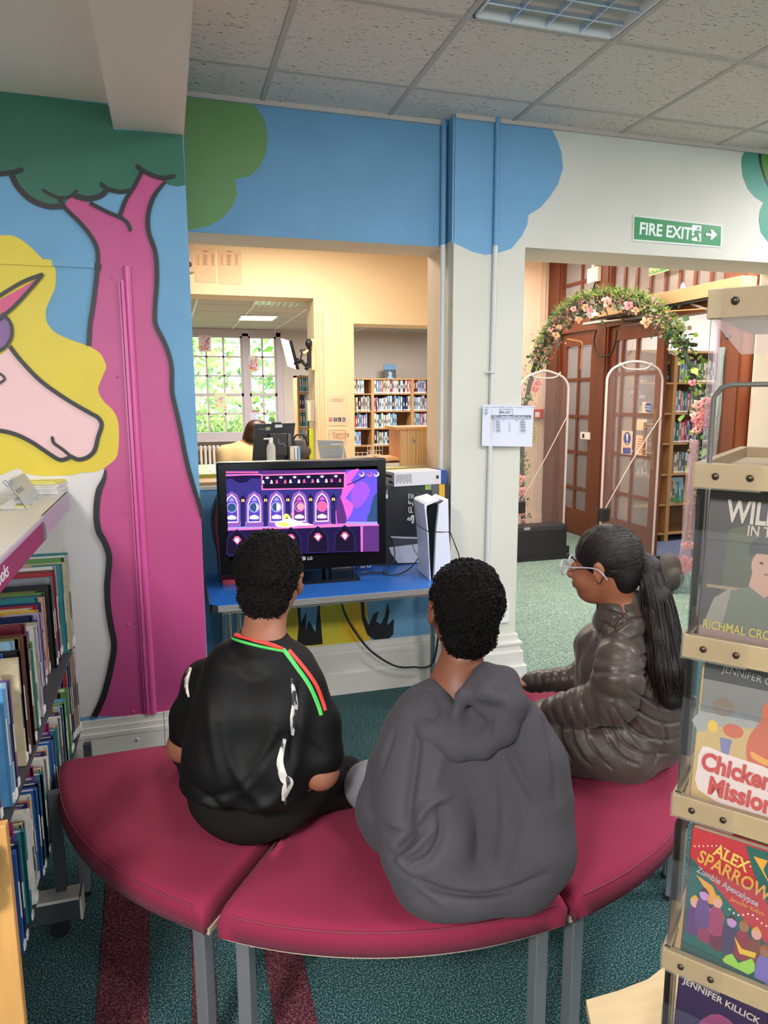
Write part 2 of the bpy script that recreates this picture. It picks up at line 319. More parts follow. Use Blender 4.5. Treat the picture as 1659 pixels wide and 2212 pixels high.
FL.fill([(-40, 190), (0, 196), (228, 225), (239, 231), (245.5, 279.5), (354, 287), (366, 283), (395, 278.6), (394, 290), (398.7, 371), (400, 400), (385, 403), (365, 400), (345, 385), (310, 371), (289, 404), (282, 413), (258, 415), (232, 410), (217, 425), (190, 431), (162, 424), (150, 428), (137, 446), (102, 446), (66, 431), (38, 403), (25, 377), (-40, 378)], m_g)
FL.fill([(-40, 500), (0, 508), (30, 510), (60, 528), (94, 561), (117, 575), (121, 595), (119, 622), (108, 648), (100, 668), (100, 690), (108, 707), (122, 720), (150, 733), (190, 747), (205, 755), (218, 765), (228, 785), (229, 795), (222, 812), (213, 835), (214, 850), (225, 868), (243, 885), (254, 906), (257, 930), (256, 968), (250, 990), (232, 1006), (218, 1015), (199, 1020), (174, 1021), (158, 1026), (100, 1028), (74, 1026), (54, 1021), (46, 1015), (37, 1012), (28, 1015), (0, 1027), (-40, 1040)], m_y, 3)
FL.fill([(-40, 760), (0, 768), (22, 748), (40, 772), (70, 805), (100, 832), (150, 866), (195, 892), (212, 902), (220, 918), (212, 945), (205, 972), (190, 987), (170, 992), (153, 985), (145, 990), (128, 992), (100, 975), (70, 955), (35, 938), (0, 932), (-40, 930)], m_f, 3)
FL.fill([(-30, 690), (-10, 678), (11, 682), (24, 703), (26, 725), (13, 750), (-5, 760), (-30, 760)], m_pu, 3)
FL.fill([(-30, 668), (0, 648), (50, 620), (92, 596), (70, 620), (30, 662), (0, 682), (-30, 700)], m_ho)
for pts, wd, tp in [
 ([(-40, 376), (0, 376), (27, 373), (51, 366)], 11, (1, .5)), ([(25, 377), (38, 403), (66, 431), (102, 446), (137, 446)], 12, (1, .8)), ([(91, 410), (113, 422), (130, 428), (152, 425), (168, 411)], 7, (.5, .6)),
 ([(160, 423), (190, 430), (217, 424), (231, 412)], 12, (.8, .8)), ([(217, 396), (231, 408), (258, 415), (282, 412)], 9, (.5, 1)), ([(307, 371), (288, 407), (271, 434), (259, 468)], 9, (1, 1)),
 ([(294, 357), (312, 371), (347, 385), (380, 380)], 9, (.5, .5)), ([(194, 439), (231, 458), (263, 472), (277, 485), (282, 501)], 8, (1, .5)),
 ([(130, 430), (141, 450), (176, 485), (201, 518), (211, 545), (211, 577)], 9, (1, 1)), ([(212, 570), (211, 585)], 14, (1, 1)), ([(211, 580), (207, 615), (200, 670), (195, 700), (192, 747)], 10, (1, 1)),
 ([(358, 393), (334, 423), (321, 461), (321, 501), (336, 548), (339, 602), (335, 664), (336, 701), (353, 736), (366, 771), (371, 800), (371.6, 847), (380, 885), (390.6, 934), (401, 988), (415, 1042), (428, 1083), (438, 1118)], 9.5, (.7, 1)),
 (low, 13, (.3, 1)),
 ([(22, 748), (40, 772), (70, 805), (100, 832), (150, 866), (195, 892), (212, 902), (220, 918), (212, 945), (205, 972), (190, 987), (170, 992), (153, 985)], 9, (1, 1)),
 ([(-40, 930), (0, 930), (35, 938), (70, 955), (100, 975), (128, 992), (145, 990), (153, 985)], 9, (1, 1)), ([(113, 942), (116, 955), (124, 962), (138, 972), (153, 985)], 7, (.5, 1)),
 ([(-30, 660), (0, 640), (50, 610), (94, 593)], 8, (1, .8)), ([(94, 593), (70, 622), (30, 665), (0, 688), (-30, 708)], 8, (.8, 1)), ([(5, 678), (20, 692), (27, 710), (25, 732), (13, 750), (-10, 764)], 7, (1, 1)),
 ([(-10, 800), (12, 818), (-10, 833)], 5, (1, 1))]: FL.stroke(pts, wd, m_k, 5, tp)
FL.build('mural_painting', wl)
# moulding and screws
def vbar(name, xa, xb, ytop, ybot, d, m, par, r=0):
    a = PY(xa, ytop, YL); b = PY(xb, ytop, YL); c = PY(xa, ybot, YL)
    return boxo(name, (a[0], YL-d, c[2]), (b[0], YL+.001, a[2]), m, par, r)
pm2 = mat('moulding_pink', '#cf5796', .3, noise=.04, nscale=6)
zt, zb = PY(260, 575, YL)[2], .262
ml = MB(); x = PY(262, 577, YL)[0]
for a, b, d in ((0, .006, .012), (.009, .020, .018)): ml.box((x-.013+a, YL-d, zb), (x-.013+b, YL, zt-.05), pm2)
ml.build('panel_bead', wl)
MB().tube([(x+.019, YL-.004, zt), (x+.019, YL-.004, zb)], .014, pm2, 14).build('corner_moulding', wl)
for px, py in ((242, 599), (254, 813), (271, 1107), (278, 1349), (288, 1537)):
    c = PY(px, py, YL); MB().ell(c+np.array((0, -.002, 0)), (.006, .004, .006), pm2, 10, 6).build('screw', wl)
c = PY(297, 1580, YL); MB().ell((c[0], YL-.024, .17), (.007, .005, .007), skirt_m, 10, 6).build('screw', wl)
za = PY(100, 567, YL)[2]; bl2 = mat('ledge_blue', '#7fa9bf', .5)
MB().box((-1.2, YL-.007, za-.012), (PY(204, 577, YL)[0], YL, za+.008), mat('ledge_paint', '#6b9cbd', .55)).build('panel_ledge', wl).hide_render = False
lz = bpy.data.objects['panel_ledge']
# cover the ledge with the mural's own yellow where the mane crosses it
MB().box((-1.2, YL-.0085, za-.013), (PY(113, 575, YL)[0], YL, za+.009), m_y).build('panel_ledge', wl)
# --- recess wall mural
FB = Flat(lambda x, y: PY(x, y, YR), (0, -1, 0), .0005); m_lg = mat('mural_light_green', '#6b9454', .5, noise=.05, nscale=5)
FB.fill([(396, 190), (400, 198), (440, 198), (480, 200), (520, 210), (550, 228), (570, 255), (578, 290), (575, 330), (560, 362), (540, 380), (508, 387), (512, 420), (500, 450), (480, 472), (450, 489), (408, 497), (396, 497)], m_lg)
m_by = mat('mural_mustard', '#cdbb35', .5, noise=.04, nscale=6); m_b2 = mat('mural_gold', '#d6aa22', .5)
FB.fill([(602, 1290), (790, 1290), (795, 1390), (604, 1402)], m_by)
FB.fill([(752, 1290), (790, 1290), (800, 1391), (765, 1393), (738, 1365), (742, 1340), (755, 1325)], m_b2)
FB.fill([(640, 1290), (692, 1290), (691, 1320), (697, 1391), (670, 1394), (641, 1395), (645, 1350)], m_k)
FB.fill([(648, 1290), (688, 1290), (681, 1365), (667, 1340), (660, 1362), (662, 1320), (650, 1345)], blue)
FB.fill([(777, 1285), (786, 1285), (788, 1330), (796, 1350), (806, 1328), (818, 1319), (812, 1342), (822, 1348), (832, 1330), (837, 1300), (841, 1320), (836, 1350), (851, 1336), (849, 1370), (840, 1379), (808, 1381), (793, 1371), (782, 1340)], m_k)
FB.build('mural_painting', wb)
# --- right wall mural
FR = Flat(lambda x, y: PY(x, y, YP), (0, -1, 0), .0005); m_te = mat('mural_teal', '#3f8f78', .5); m_g2 = mat('mural_leaf_green', '#4b8b2c', .5); blueb = mat('mural_sky_blue', '#6fa3c8', .6, noise=.04, nscale=5, bump=.05, bscale=30)
FR.fill([(984, 240), (1190, 265), (1190, 274), (1204, 303), (1213, 330), (1216, 363), (1206, 397), (1189, 423), (1168, 448), (1142, 464), (1139, 486), (1127, 510), (1105, 537), (1078, 546), (1049, 551), (1020, 544), (998, 533), (975.8, 523), (979, 240)], blueb)
FR.fill([(1613, 320), (1609, 326), (1602, 340), (1601, 352), (1604, 380), (1614, 406), (1629, 425), (1649, 438), (1641, 455), (1639, 476), (1643, 502), (1659, 523), (1720, 545), (1720, 335)], m_te)
FR.fill([(1641, 322), (1642, 349), (1649, 375), (1659, 399), (1680, 425), (1720, 430), (1720, 335)], m_g2)
FR.stroke([(1640.6, 324), (1642, 349), (1649, 375), (1659, 399), (1680, 425)], 5, m_k)
FR.build('mural_painting', wr)
a = PY(978, 245, YP); MB().box((XPL-.001, YP-.0005, 2.235), (XPL+.001, YR, ZC), blueb).build('mural_painting', wr)
# pillar pipes
pipew = mat('pipe_paint', '#d5d6d0', .4); 
pp = thing('conduit_pipe', (1.51, YP-.014, 0), 'thin vertical conduit clipped to the white pillar, blue at its top', 'pipe')
xa = PY(1072, 300, YP)[0]; xb = PY(1049, 1200, YP)[0]
MB().tube([(xa, YP-.014, 2.215), (xb, YP-.014, .25)], .0125, pipew, 10).build('pipe', pp)
MB().tube([(xa, YP-.014, ZC), (xa, YP-.014, 2.2155)], .0125, blueb, 10).build('pipe', pp, label='upper length painted sky blue')
for py in (805, 1231): c = PY(1052, py, YP); MB().box((xb-.026, YP-.006, c[2]-.006), (xb+.026, YP, c[2]+.006), pipew).tube([(xb-.017, YP-.004, c[2]), (xb-.012, YP-.027, c[2]), (xb+.012, YP-.027, c[2]), (xb+.017, YP-.004, c[2])], .005, pipew, 6).build('pipe_clip', pp)
p2 = thing('corner_pipe', (XPL-.03, YR-.02, 1), 'vertical pipe in the corner between opening and pillar', 'pipe')
MB().tube([(XPL-.022, YR-.018, 1.09), (XPL-.022, YR-.018, 2.225)], .014, pipew, 10).tube([(XPL-.022, YR-.018, 2.225), (XPL-.022, YR-.018, ZC)], .014, blueb, 10).build('pipe', p2)
boxo('trim_1', (XL, YR-.012, ZC-.02), (XPL, YR, ZC), rail_m, None, kind='structure'); boxo('trim_2', (XPL, YP-.012, ZC-.02), (5, YP, ZC), rail_m, None, kind='structure')
# --- staff room shell
pe = mat('peach_wall', '#ead6b2', .75, noise=.02, nscale=2)
YQ = 6.0
pw = MB(); pw.box((-3.2, YQ, 2.31), (1.211, YQ+.3, 3.0), pe); pw.box((1.211, YQ, 0), (1.553, YQ+.3, 3.0), pe); pw.box((1.553, YQ, 2.115), (2.84, YQ+.3, 3.0), pe); pw.box((-3.2, YQ, 0), (1.211, YQ+.3, .8), pe); pw.box((1.553, YQ, 0), (2.84, YQ+.3, .85), pe)
pw.build('wall_staff_room', kind='structure')
MB().prism([(1.68, 3.58), (1.80, 3.58), (3.1, 6.3), (3.1, 7.5), (3.0, 7.5), (3.0, 6.3)], 0, 3.0, creamw).build('wall_partition', kind='structure')
MB().prism([(-3.2, 3.6), (1.7, 3.6), (2.98, 6.3), (-3.2, 6.3)], 2.85, 3.0, plain).build('ceiling_staff_room', kind='structure')
fc = thing('ceiling_far_room', (0, 8, 2.5), kind='structure')
MB().prism([(-3.2, 6.3), (3.0, 6.3), (3.0, 7.58), (5.2, 7.58), (5.2, 11.3), (-3.2, 11.3)], 2.53, 2.6, plain).build('ceiling_void', fc)
for i in range(9):
    for j in range(8):
        x = -1.5+i*.62; y = 6.35+j*.62
        if x > 2.4 and y < 7.58: continue
        MB().box((x+.01, y+.01, 2.505), (x+.61, y+.61, 2.52), mat('far_tile', '#b9b4ab', .9)).build('ceiling_tile', fc)
for i in range(10): boxo('grid_rail', (-1.51+i*.62, 6.3 if i < 8 else 7.6, 2.497), (-1.49+i*.62, 11, 2.505), mat('white_rail', '#e2e0da', .5), fc)
# --- far wall with window
YW = 11.0
wx0, wx1 = -1.2, 1.66; wz0, wz1 = .94, 2.44
fw_ = MB(); fw_.box((-3.2, YW, 0), (wx0, YW+.25, 2.6), greyw); fw_.box((wx1, YW, 0), (5.2, YW+.25, 2.6), greyw); fw_.box((wx0, YW, 0), (wx1, YW+.25, wz0), greyw); fw_.box((wx0, YW, wz1), (wx1, YW+.25, 2.6), greyw)
fw_.build('wall_far', kind='structure')
MB().box((5.2, 7.58, 0), (5.4, 11.3, 2.6), greyw).build('wall_far_side', kind='structure')
winm = mat('window_frame_white', '#bcb2b6', .4); wg = glass('window_pane_glass', (.97, .99, 1), .03)
wn = thing('window_1', (.7, YW, 1), kind='structure')
f = MB(); 
for a, b in (((wx0, YW-.05, wz0-.06), (wx1+.06, YW+.02, wz0+.02)), ((wx0, YW-.03, wz1-.04), (wx1+.04, YW+.1, wz1+.06)), ((wx1-.03, YW-.03, wz0), (wx1+.06, YW+.1, wz1+.02))): f.box(a, b, winm)
f.box((wx0, YW-.1, wz0-.09), (wx1+.1, YW+.02, wz0-.05), winm); f.build('window_frame', wn)
def sash(x0, x1, nx, z0=wz0+.02, z1=wz1-.04, nz=5):
    m = MB(); xs = np.linspace(x0+.03, x1-.03, nx+1); zs = np.linspace(z0+.02, z1-.02, nz+1)
    for s_ in (x0, x1-.03): m.box((s_, YW-.01, z0), (s_+.03, YW+.05, z1), winm)
    for s_ in (z0, z1-.025): m.box((x0, YW-.01, s_), (x1, YW+.05, s_+.025), winm)
    for x_ in xs[1:-1]: m.box((x_-.013, YW, z0), (x_+.013, YW+.04, z1), winm)
    for i, z_ in enumerate(zs[1:-1]): h = .022 if i == 1 else .013; m.box((x0, YW-.01*(i == 1), z_-h), (x1, YW+.04, z_+h), winm)
    so_ = m.build('sash', wn)
    for i in range(nx):
        for j in range(nz): boxo('pane', (xs[i]+.008, YW+.015, zs[j]+.01), (xs[i+1]-.008, YW+.019, zs[j+1]-.01), wg, so_)
xm = PY(533, 850, YW)[0]
MB().box((xm-.045, YW-.03, wz0), (xm+.045, YW+.08, wz1), winm).build('mullion', wn)
sash(xm+.045, wx1-.03, 2); sash(xm-.045-1.05, xm-.045, 4); MB().box((xm-1.19, YW-.03, wz0), (xm-1.095, YW+.08, wz1), winm).build('mullion', wn); sash(wx0, xm-1.19, 2)
# outside: lawn, shrubs
lawn = mat('lawn_green', '#9db85a', .9, noise=.3, nscale=30); MB().box((-30, 11.6, -.6), (30, 45, -.5), lawn).build('lawn', kind='structure')
leafm = [mat('leaf_bright', '#b9d070', .6), mat('leaf_mid', '#88ad5e', .6), mat('leaf_pale', '#d3e0a2', .6), mat('leaf_dark', '#5f8a55', .6)]
def shrub(name, label, c, r, n, ls, mats, group=None, seed=1):
    rg = np.random.RandomState(seed); t = thing(name, (c[0], c[1], -.5), label, name.replace('_', ' ').split()[-1], group)
    mb = MB()
    for _ in range(n):
        v = rg.normal(size=3); v /= np.linalg.norm(v); q = np.array(c)+v*np.array(r)*rg.uniform(.55, 1.02); a = rg.normal(size=3); a /= np.linalg.norm(a); b_ = np.cross(a, rg.normal(size=3)); b_ /= np.linalg.norm(b_); s_ = ls*rg.uniform(.6, 1.3)
        mb.add([q-a*s_, q+b_*s_*.5, q+a*s_, q-b_*s_*.5], [(0, 1, 2, 3)], mats[rg.randint(len(mats))])
    mb.build('foliage', t, kind='stuff'); MB().tube([(c[0], c[1], -.5), (c[0], c[1], c[2])], .08, mat('bark', '#6a5442', .9), 7).build('stem', t); return t
shrub('garden_tree', 'leafy green tree filling the left sash of the far window', (-.6, 16.5, 2.0), (2.3, 1.2, 2.2), 2600, .11, leafm[:3]+[leafm[3]], seed=2)
shrub('garden_tree', 'yellow-green tree behind the right sash of the far window', (3.6, 15.0, 2.2), (1.5, 1.2, 1.9), 2200, .10, [leafm[0], leafm[2], leafm[1]], seed=3)
shrub('garden_tree', 'darker tree at the back of the garden', (1.2, 21, 2.5), (5.5, 1.5, 3.4), 3200, .2, [leafm[3], leafm[1], leafm[2]], seed=4)
shrub('garden_shrub', 'bright low shrub growing in the green planter outside the window', (.4, 12.9, 1.02), (1.3, .35, .3), 1400, .06, [leafm[0], leafm[1]], seed=5)
MB().box((-1.0, 12.6, .6), (1.35, 13.2, .82), mat('planter_green', '#7fc0a0', .6)).box((-.9, 12.7, -.5), (1.25, 13.1, .6), mat('planter_green', '#7fc0a0', .6)).build('garden_planter', label='long mint-green planter below the shrub outside the far window', cat='planter')
# ================= table and what stands on it =================
black = mat('black_gloss', '#0a0a0c', .2, spec=.35); blackm = mat('black_matt', '#161618', .5); chrome = mat('chrome', '#c9c9c9', .18, 1.0)
alum = mat('ribbed_edge_grey', '#b9b4ab', .35, .5); tblue = mat('table_blue_laminate', '#2f6fc4', .22, noise=.03, nscale=5)
TZ = .68
tb = thing('table', (.7, 3.1, 0), 'blue-topped folding table with ribbed silver edge under the television', 'table')
def rrect(x0, y0, x1, y1, r, n=5):
    o = []
    for cx, cy, a in ((x1-r, y1-r, 0), (x0+r, y1-r, 90), (x0+r, y0+r, 180), (x1-r, y0+r, 270)):
        for i in range(n+1): t = math.radians(a+90*i/n); o.append((cx+r*math.cos(t), cy+r*math.sin(t)))
    return o
TX0, TX1, TY0, TY1 = .128, 1.30, 2.815, 3.365
MB().prism(rrect(TX0+.004, TY0+.004, TX1-.004, TY1-.004, .026), TZ-.026, TZ, tblue).build('table_top', tb)
for k in range(4): z = TZ-.004-k*.0065; MB().prism(rrect(TX0+(.0015 if k % 2 else 0), TY0+(.0015 if k % 2 else 0), TX1, TY1, .03), z-.005, z, alum).build('edge_rib', tb)
MB().prism(rrect(TX0-.001, TY0-.001, TX0+.034, TY0+.034, .03), TZ-.03, TZ-.0005, blackm).build('corner_cap', tb)
for lx, ly in ((TX0+.07, TY0+.06), (TX0+.12, TY0+.17), (TX0+.075, TY1-.06), (TX1-.05, TY0+.06), (TX1-.04, TY1-.06)):
    MB().tube([(lx, ly, TZ-.03), (lx, ly, .02)], .0145, chrome, 12).build('leg', tb); MB().cyl((lx, ly, 0), (lx, ly, .022), .018, blackm, 12).build('foot_cap', tb)
MB().box((TX0+.05, TY0+.04, TZ-.05), (TX1-.04, TY0+.065, TZ-.03), alum).build('frame_rail', tb)
# television
TVY = 3.05
tv = thing('television', (.57, TVY+.06, TZ), 'black flat television showing a purple game on the blue table', 'television')
a = PY(467, 1000, TVY); b_ = PY(835, 1219, TVY); tx0, tz1, tx1, tz0 = a[0], a[2], b_[0], b_[2]
sa = PY(487, 1016.5, TVY); sb = PY(815, 1188, TVY); sx0, sz1, sx1, sz0 = sa[0], sa[2], sb[0], sb[2]
m = MB(); m.box((tx0, TVY, tz0), (tx1, TVY+.055, tz1), black, .008); m.build('casing', tv)
m = MB()
for q in (((tx0+.006, TVY-.012, tz0+.006), (sx0, TVY+.004, tz1-.006)), ((sx1, TVY-.012, tz0+.006), (tx1-.006, TVY+.004, tz1-.006)), ((sx0, TVY-.012, sz1), (sx1, TVY+.004, tz1-.006)), ((sx0, TVY-.012, tz0+.006), (sx1, TVY+.004, sz0))): m.box(*q, black)
m.build('bezel', tv)
MB().cyl((.66, TVY+.03, TZ+.015), (.66, TVY+.03, tz0+.02), .022, black, 14).build('neck', tv)
q = [PZ(655, 1252, TZ+.012), PZ(767, 1246, TZ+.012), PZ(752, 1220, TZ+.012), PZ(640, 1222, TZ+.012)]
MB().prism([(.53, 3.03), (.80, 3.02), (.80, 3.22), (.53, 3.23)], TZ+.0, TZ+.014, black).build('stand_base', tv)
def E_(name, c, s=1.0): return mat(name, '#050505', .9, emit=c, es=s, spec=.1)
scr = Flat(lambda x, y: PY(460+x/4.366, 980+y/4.366, TVY-.001), (0, -1, 0), .00012)
c = {k: E_('screen_'+k, v, 1.0) for k, v in dict(night='#2f2a6e', violet='#4a3a9c', deep='#1a1038', pink='#e45bb0', hot='#ee6aa8', lav='#8f84e0', mauve='#7a4a9c', pale='#d9d4f5', dark='#140c22', sky='#5a49c8', cloud='#c552b4', cloud2='#8a4bc0', orange='#f08a9a', gold='#e8c06a', teal='#2a4468', plum='#4d2a68', rose='#e9577f', white='#f2ecf6', navy='#221f52').items()}
scr.fill([(116, 158), (1548, 148), (1553, 914), (140, 962)], c['night'])
scr.fill([(1180, 152), (1548, 148), (1551, 660), (1150, 650), (1190, 420), (1250, 300)], c['sky'])
scr.fill([(1250, 200), (1330, 150), (1380, 152), (1300, 260), (1340, 300), (1250, 420), (1330, 480), (1270, 620), (1160, 650), (1150, 560), (1210, 400)], c['cloud'], 2)
scr.fill([(1330, 300), (1420, 260), (1480, 340), (1440, 440), (1350, 520), (1300, 420)], c['cloud2'], 2)
scr.fill([(1548, 370), (1500, 450), (1480, 540), (1450, 640), (1550, 662)], c['teal'], 2)
scr.fill([(460, 160), (1260, 150), (1248, 178), (465, 196)], c['plum'])
scr.rect(120, 168, 430, 182, c['rose'])
scr.fill([(118, 196), (458, 190), (460, 204), (118, 212)], c['hot']); scr.fill([(118, 212), (460, 204), (440, 236), (360, 232), (330, 262), (268, 275), (215, 262), (180, 235), (118, 240)], c['deep'], 2)
scr.fill([(455, 198), (1250, 174), (1250, 328), (458, 342)], c['hot']); scr.fill([(468, 208), (1236, 190), (1234, 320), (470, 330)], c['dark'])
for i in range(6):
    x = 512+i*129; y = 232-i*3
    scr.fill([(x-58, y+58), (x-50, y+10), (x-20, y-22), (x+20, y-22), (x+50, y+10), (x+58, y+58)], c['deep']); scr.fill([(x-18, y-8), (x, y-16), (x+18, y-10), (x+8, y+5), (x-8, y+5)], c['pale'])
    for s_ in (-1, 1): scr.fill([(x+s_*26, y+50), (x+s_*52, y+50), (x+s_*48, y+22), (x+s_*36, y+15)], c['rose' if i % 2 else 'pale'])
scr.fill([(120, 640), (1552, 640), (1552, 672), (1390, 672), (135, 716), (130, 690)], c['lav']); scr.fill([(620, 640), (1160, 640), (1250, 660), (1390, 662), (900, 690), (620, 698)], c['cloud'])
for i in range(5):
    x = 175+i*212-(i > 1)*4; y = 368-i*4; pk = c['lav'] if i < 3 else c['cloud']
    scr.fill([(x-78, y+325), (x-76, y+80), (x-55, y+20), (x, y-14), (x+55, y+20), (x+78, y+80), (x+84, y+320)], c['mauve']); scr.fill([(x-62, y+284), (x-62, y+110), (x-40, y+50), (x, y+12), (x+42, y+50), (x+62, y+110), (x+64, y+280)], c['pale'])
    scr.fill([(x-52, y+274), (x-52, y+110), (x-32, y+58), (x, y+26), (x+34, y+58), (x+52, y+110), (x+54, y+270)], c['violet'] if i < 3 else c['plum'])
    for k in range(10): u = k/9; scr.stroke([(x-60, y+100+u*180), (x-50, y+100+u*180)], 3, c['navy'], 0); scr.stroke([(x+50, y+100+u*180), (x+62, y+100+u*180)], 3, c['navy'], 0)
    scr.fill([(x-30, y+78), (x, y+42), (x+30, y+78)], pk); scr.disc((x, y+138), 50, pk); scr.disc((x, y+138), 40, c['teal'])
    if i == 1: scr.fill([(x+10, y+100), (x+38, y+125), (x+38, y+150), (x+12, y+176), (x+24, y+138)], c['pale'])
    if i == 2: scr.fill([(x, y+100), (x+28, y+112), (x+39, y+138), (x+28, y+165), (x, y+177)], c['pale'])
    if i == 3: scr.disc((x+10, y+138), 34, c['orange'])
    if i == 4: scr.disc((x, y+138), 40, c['rose'])
    scr.fill([(x-46, y+245), (x-40, y+222), (x, y+208), (x+40, y+222), (x+46, y+245), (x+22, y+250), (x-22, y+250)], c['pale'])
    X = x+106; scr.fill([(X-22, y+320), (X-15, y+70), (X+15, y+70), (X+24, y+315)], c['navy']); scr.fill([(X-30, y+60), (X, y+15), (X+30, y+60), (X, y+115)], c['deep']); scr.rect(X-14, y+58, X-3, y+84, c['gold']); scr.rect(X+3, y+58, X+14, y+84, c['gold'])
scr.fill([(1180, 380), (1215, 470), (1250, 600), (1240, 650), (1160, 650), (1150, 520)], c['plum'])
scr.fill([(134, 700), (860, 676), (1100, 655), (1398, 660), (1552, 658), (1552, 670), (1400, 674), (136, 718)], c['hot'])
scr.fill([(136, 716), (1385, 676), (1385, 914), (140, 962)], c['deep']); scr.fill([(1400, 674), (1552, 670), (1553, 912), (1400, 914)], c['plum']); scr.fill([(1378, 672), (1400, 672), (1400, 914), (1382, 915)], c['pink'])
for i in range(5):
    x = 222+i*252; y = 812-i*10
    scr.fill([(x-100, 945-i*8), (x-95, y-20), (x-40, y-85), (x, y-110), (x+40, y-85), (x+95, y-20), (x+100, 945-i*8)], c['navy']); scr.fill([(x-92, 940-i*8), (x-86, y-15), (x-35, y-78), (x, y-98), (x+35, y-78), (x+86, y-15), (x+90, 938-i*8)], c['dark'])
    scr.fill([(x-46, y-8), (x, y-50), (x+46, y-10), (x+4, y+42)], c['plum']); scr.fill([(x-38, y-10), (x-18, y-42), (x+16, y-42), (x+38, y-12), (x+4, y+32)], c['rose']); scr.fill([(x-22, y-8), (x-8, y-26), (x+10, y-26), (x+20, y-8), (x+4, y+22), (x-10, y+10)], c['white'])
scr.fill([(650, 600), (665, 560), (700, 562), (725, 600), (700, 612), (690, 585), (670, 610)], c['gold'], 2); scr.fill([(575, 640), (640, 620), (720, 600), (830, 640), (940, 665), (800, 670), (700, 685), (600, 680)], c['pale'], 2); scr.fill([(600, 655), (660, 630), (730, 665), (640, 680)], c['gold'], 2); scr.disc((742, 560), 16, c['orange']); scr.fill([(860, 640), (940, 662), (880, 668)], c['white'])
for x, k in ((1388, 'gold'), (1462, 'rose'), (1526, 'white')): scr.disc((x, 186), 24, c[k]); scr.disc((x-4, 180), 18, c['sky'])
scr.stroke([(1252, 288), (1320, 260), (1420, 210)], 9, c['deep'])
MB().box((sx0-.002, TVY, sz0-.002), (sx1+.002, TVY+.006, sz1+.002), black).build('screen', tv); scr.build('screen_image', tv)
silv = mat('print_silver', '#c9c9cc', .4); wprint = mat('print_white', '#e6e6e6', .6); kprint = mat('print_black', '#262326', .7); gprint = mat('print_grey', '#8b8b90', .7)
lp = PY(664, 1209.5, TVY-.0125); text('logo', 'LG', .019, lp, (1, 0, 0), (0, 0, 1), silv, tv, .0004, bold=.0005)
FF = Flat(lambda x, y: PY(x, y, TVY-.0125), (0, -1, 0)); FF.disc((656, 1206), 4.5, silv); FF.disc((657, 1205), 1.2, black); FF.build('logo', tv)
# --- black and red padded seat back leaning behind the television
gs = thing('gaming_chair_back', (.22, 3.2, TZ), 'black padded gaming chair back with red trim standing behind the left of the television', 'chair back')
prof = smooth_pts([(0.155, 0), (.15, .12), (.135, .2), (.135, .3), (.16, .38), (.20, .42), (.36, .42), (.38, 0)], 4)
m = MB(); m.M = Matrix.Translation((0, 3.24, TZ)) @ Matrix.Rotation(math.radians(90), 4, 'X'); m.prism([(p[0]+.035, p[1]+.002) for p in prof], -.03, .05, blackm); m.build('shell', gs)
m = MB(); m.M = Matrix.Translation((0, 3.185, TZ)) @ Matrix.Rotation(math.radians(90), 4, 'X'); m.tube(smooth_pts([(.20, .04, 0), (.193, .14, 0), (.188, .22, 0), (.188, .3, 0), (.205, .38, 0)], 4), .007, mat('red_trim', '#a8323c', .5), 8); m.build('trim_strip', gs)
boxo('base_panel', (.20, 3.13, TZ), (.36, 3.18, TZ+.022), mat('red_trim', '#a8323c', .5), gs)
# --- big console box, small white box, console
bx = thing('console_box', (1.18, 3.3, TZ), 'large black console box standing on the blue table behind the white console', 'box')
BX0, BX1, BZ1, BY = .93, 1.328, 1.073, 3.262
cardk = mat('box_black_print', '#2a2a2f', .45, noise=.04, nscale=4); boxo('carton', (BX0, BY, TZ), (BX1, BY+.105, BZ1), cardk, bx, .002)
def zb3(x, y): return PY(800+x/7.371, 980+y/7.371, BY)   # printed face, read in its own frame
g = Flat(zb3, (0, -1, 0), .0004)
g.fill([(320, 1315), (915, 1335), (915, 1360), (690, 1358), (335, 1340)], mat('print_pale', '#c9cedd', .5)); g.fill([(338, 1345), (915, 1358), (918, 1412), (350, 1478), (360, 1400)], mat('print_charcoal', '#4a4a52', .5))
g.fill([(295, 1490), (930, 1415), (940, 1730), (440, 1740), (330, 1590)], mat('print_pale', '#c9cedd', .5), 0); g.stroke([(672, 1440), (690, 1520), (760, 1620), (840, 1725)], 9, kprint)
for x0, y0, x1, y1, k in ((245, 505, 278, 645, gprint), (245, 650, 278, 712, wprint), (868, 488, 940, 575, mat('print_lime', '#86b03c', .6)), (940, 488, 970, 575, gprint), (975, 495, 1085, 740, mat('print_small', '#5a5b60', .7)), (1090, 485, 1180, 745, mat('print_yellow', '#d9a928', .6))): g.rect(x0, y0, x1, y1, k)
g.fill([(248, 508), (274, 508), (274, 560), (248, 590)], cardk)
# platform emblem, lying on its side
g.fill([(585, 1030), (600, 1012), (630, 1020), (650, 985), (672, 970), (690, 990), (690, 1060), (680, 1105), (662, 1110), (650, 1090), (652, 1060), (585, 1060)], wprint, 0); g.fill([(655, 1000), (668, 1000), (668, 1085), (655, 1085)], cardk); g.fill([(600, 1030), (640, 1030), (640, 1045), (600, 1045)], cardk)
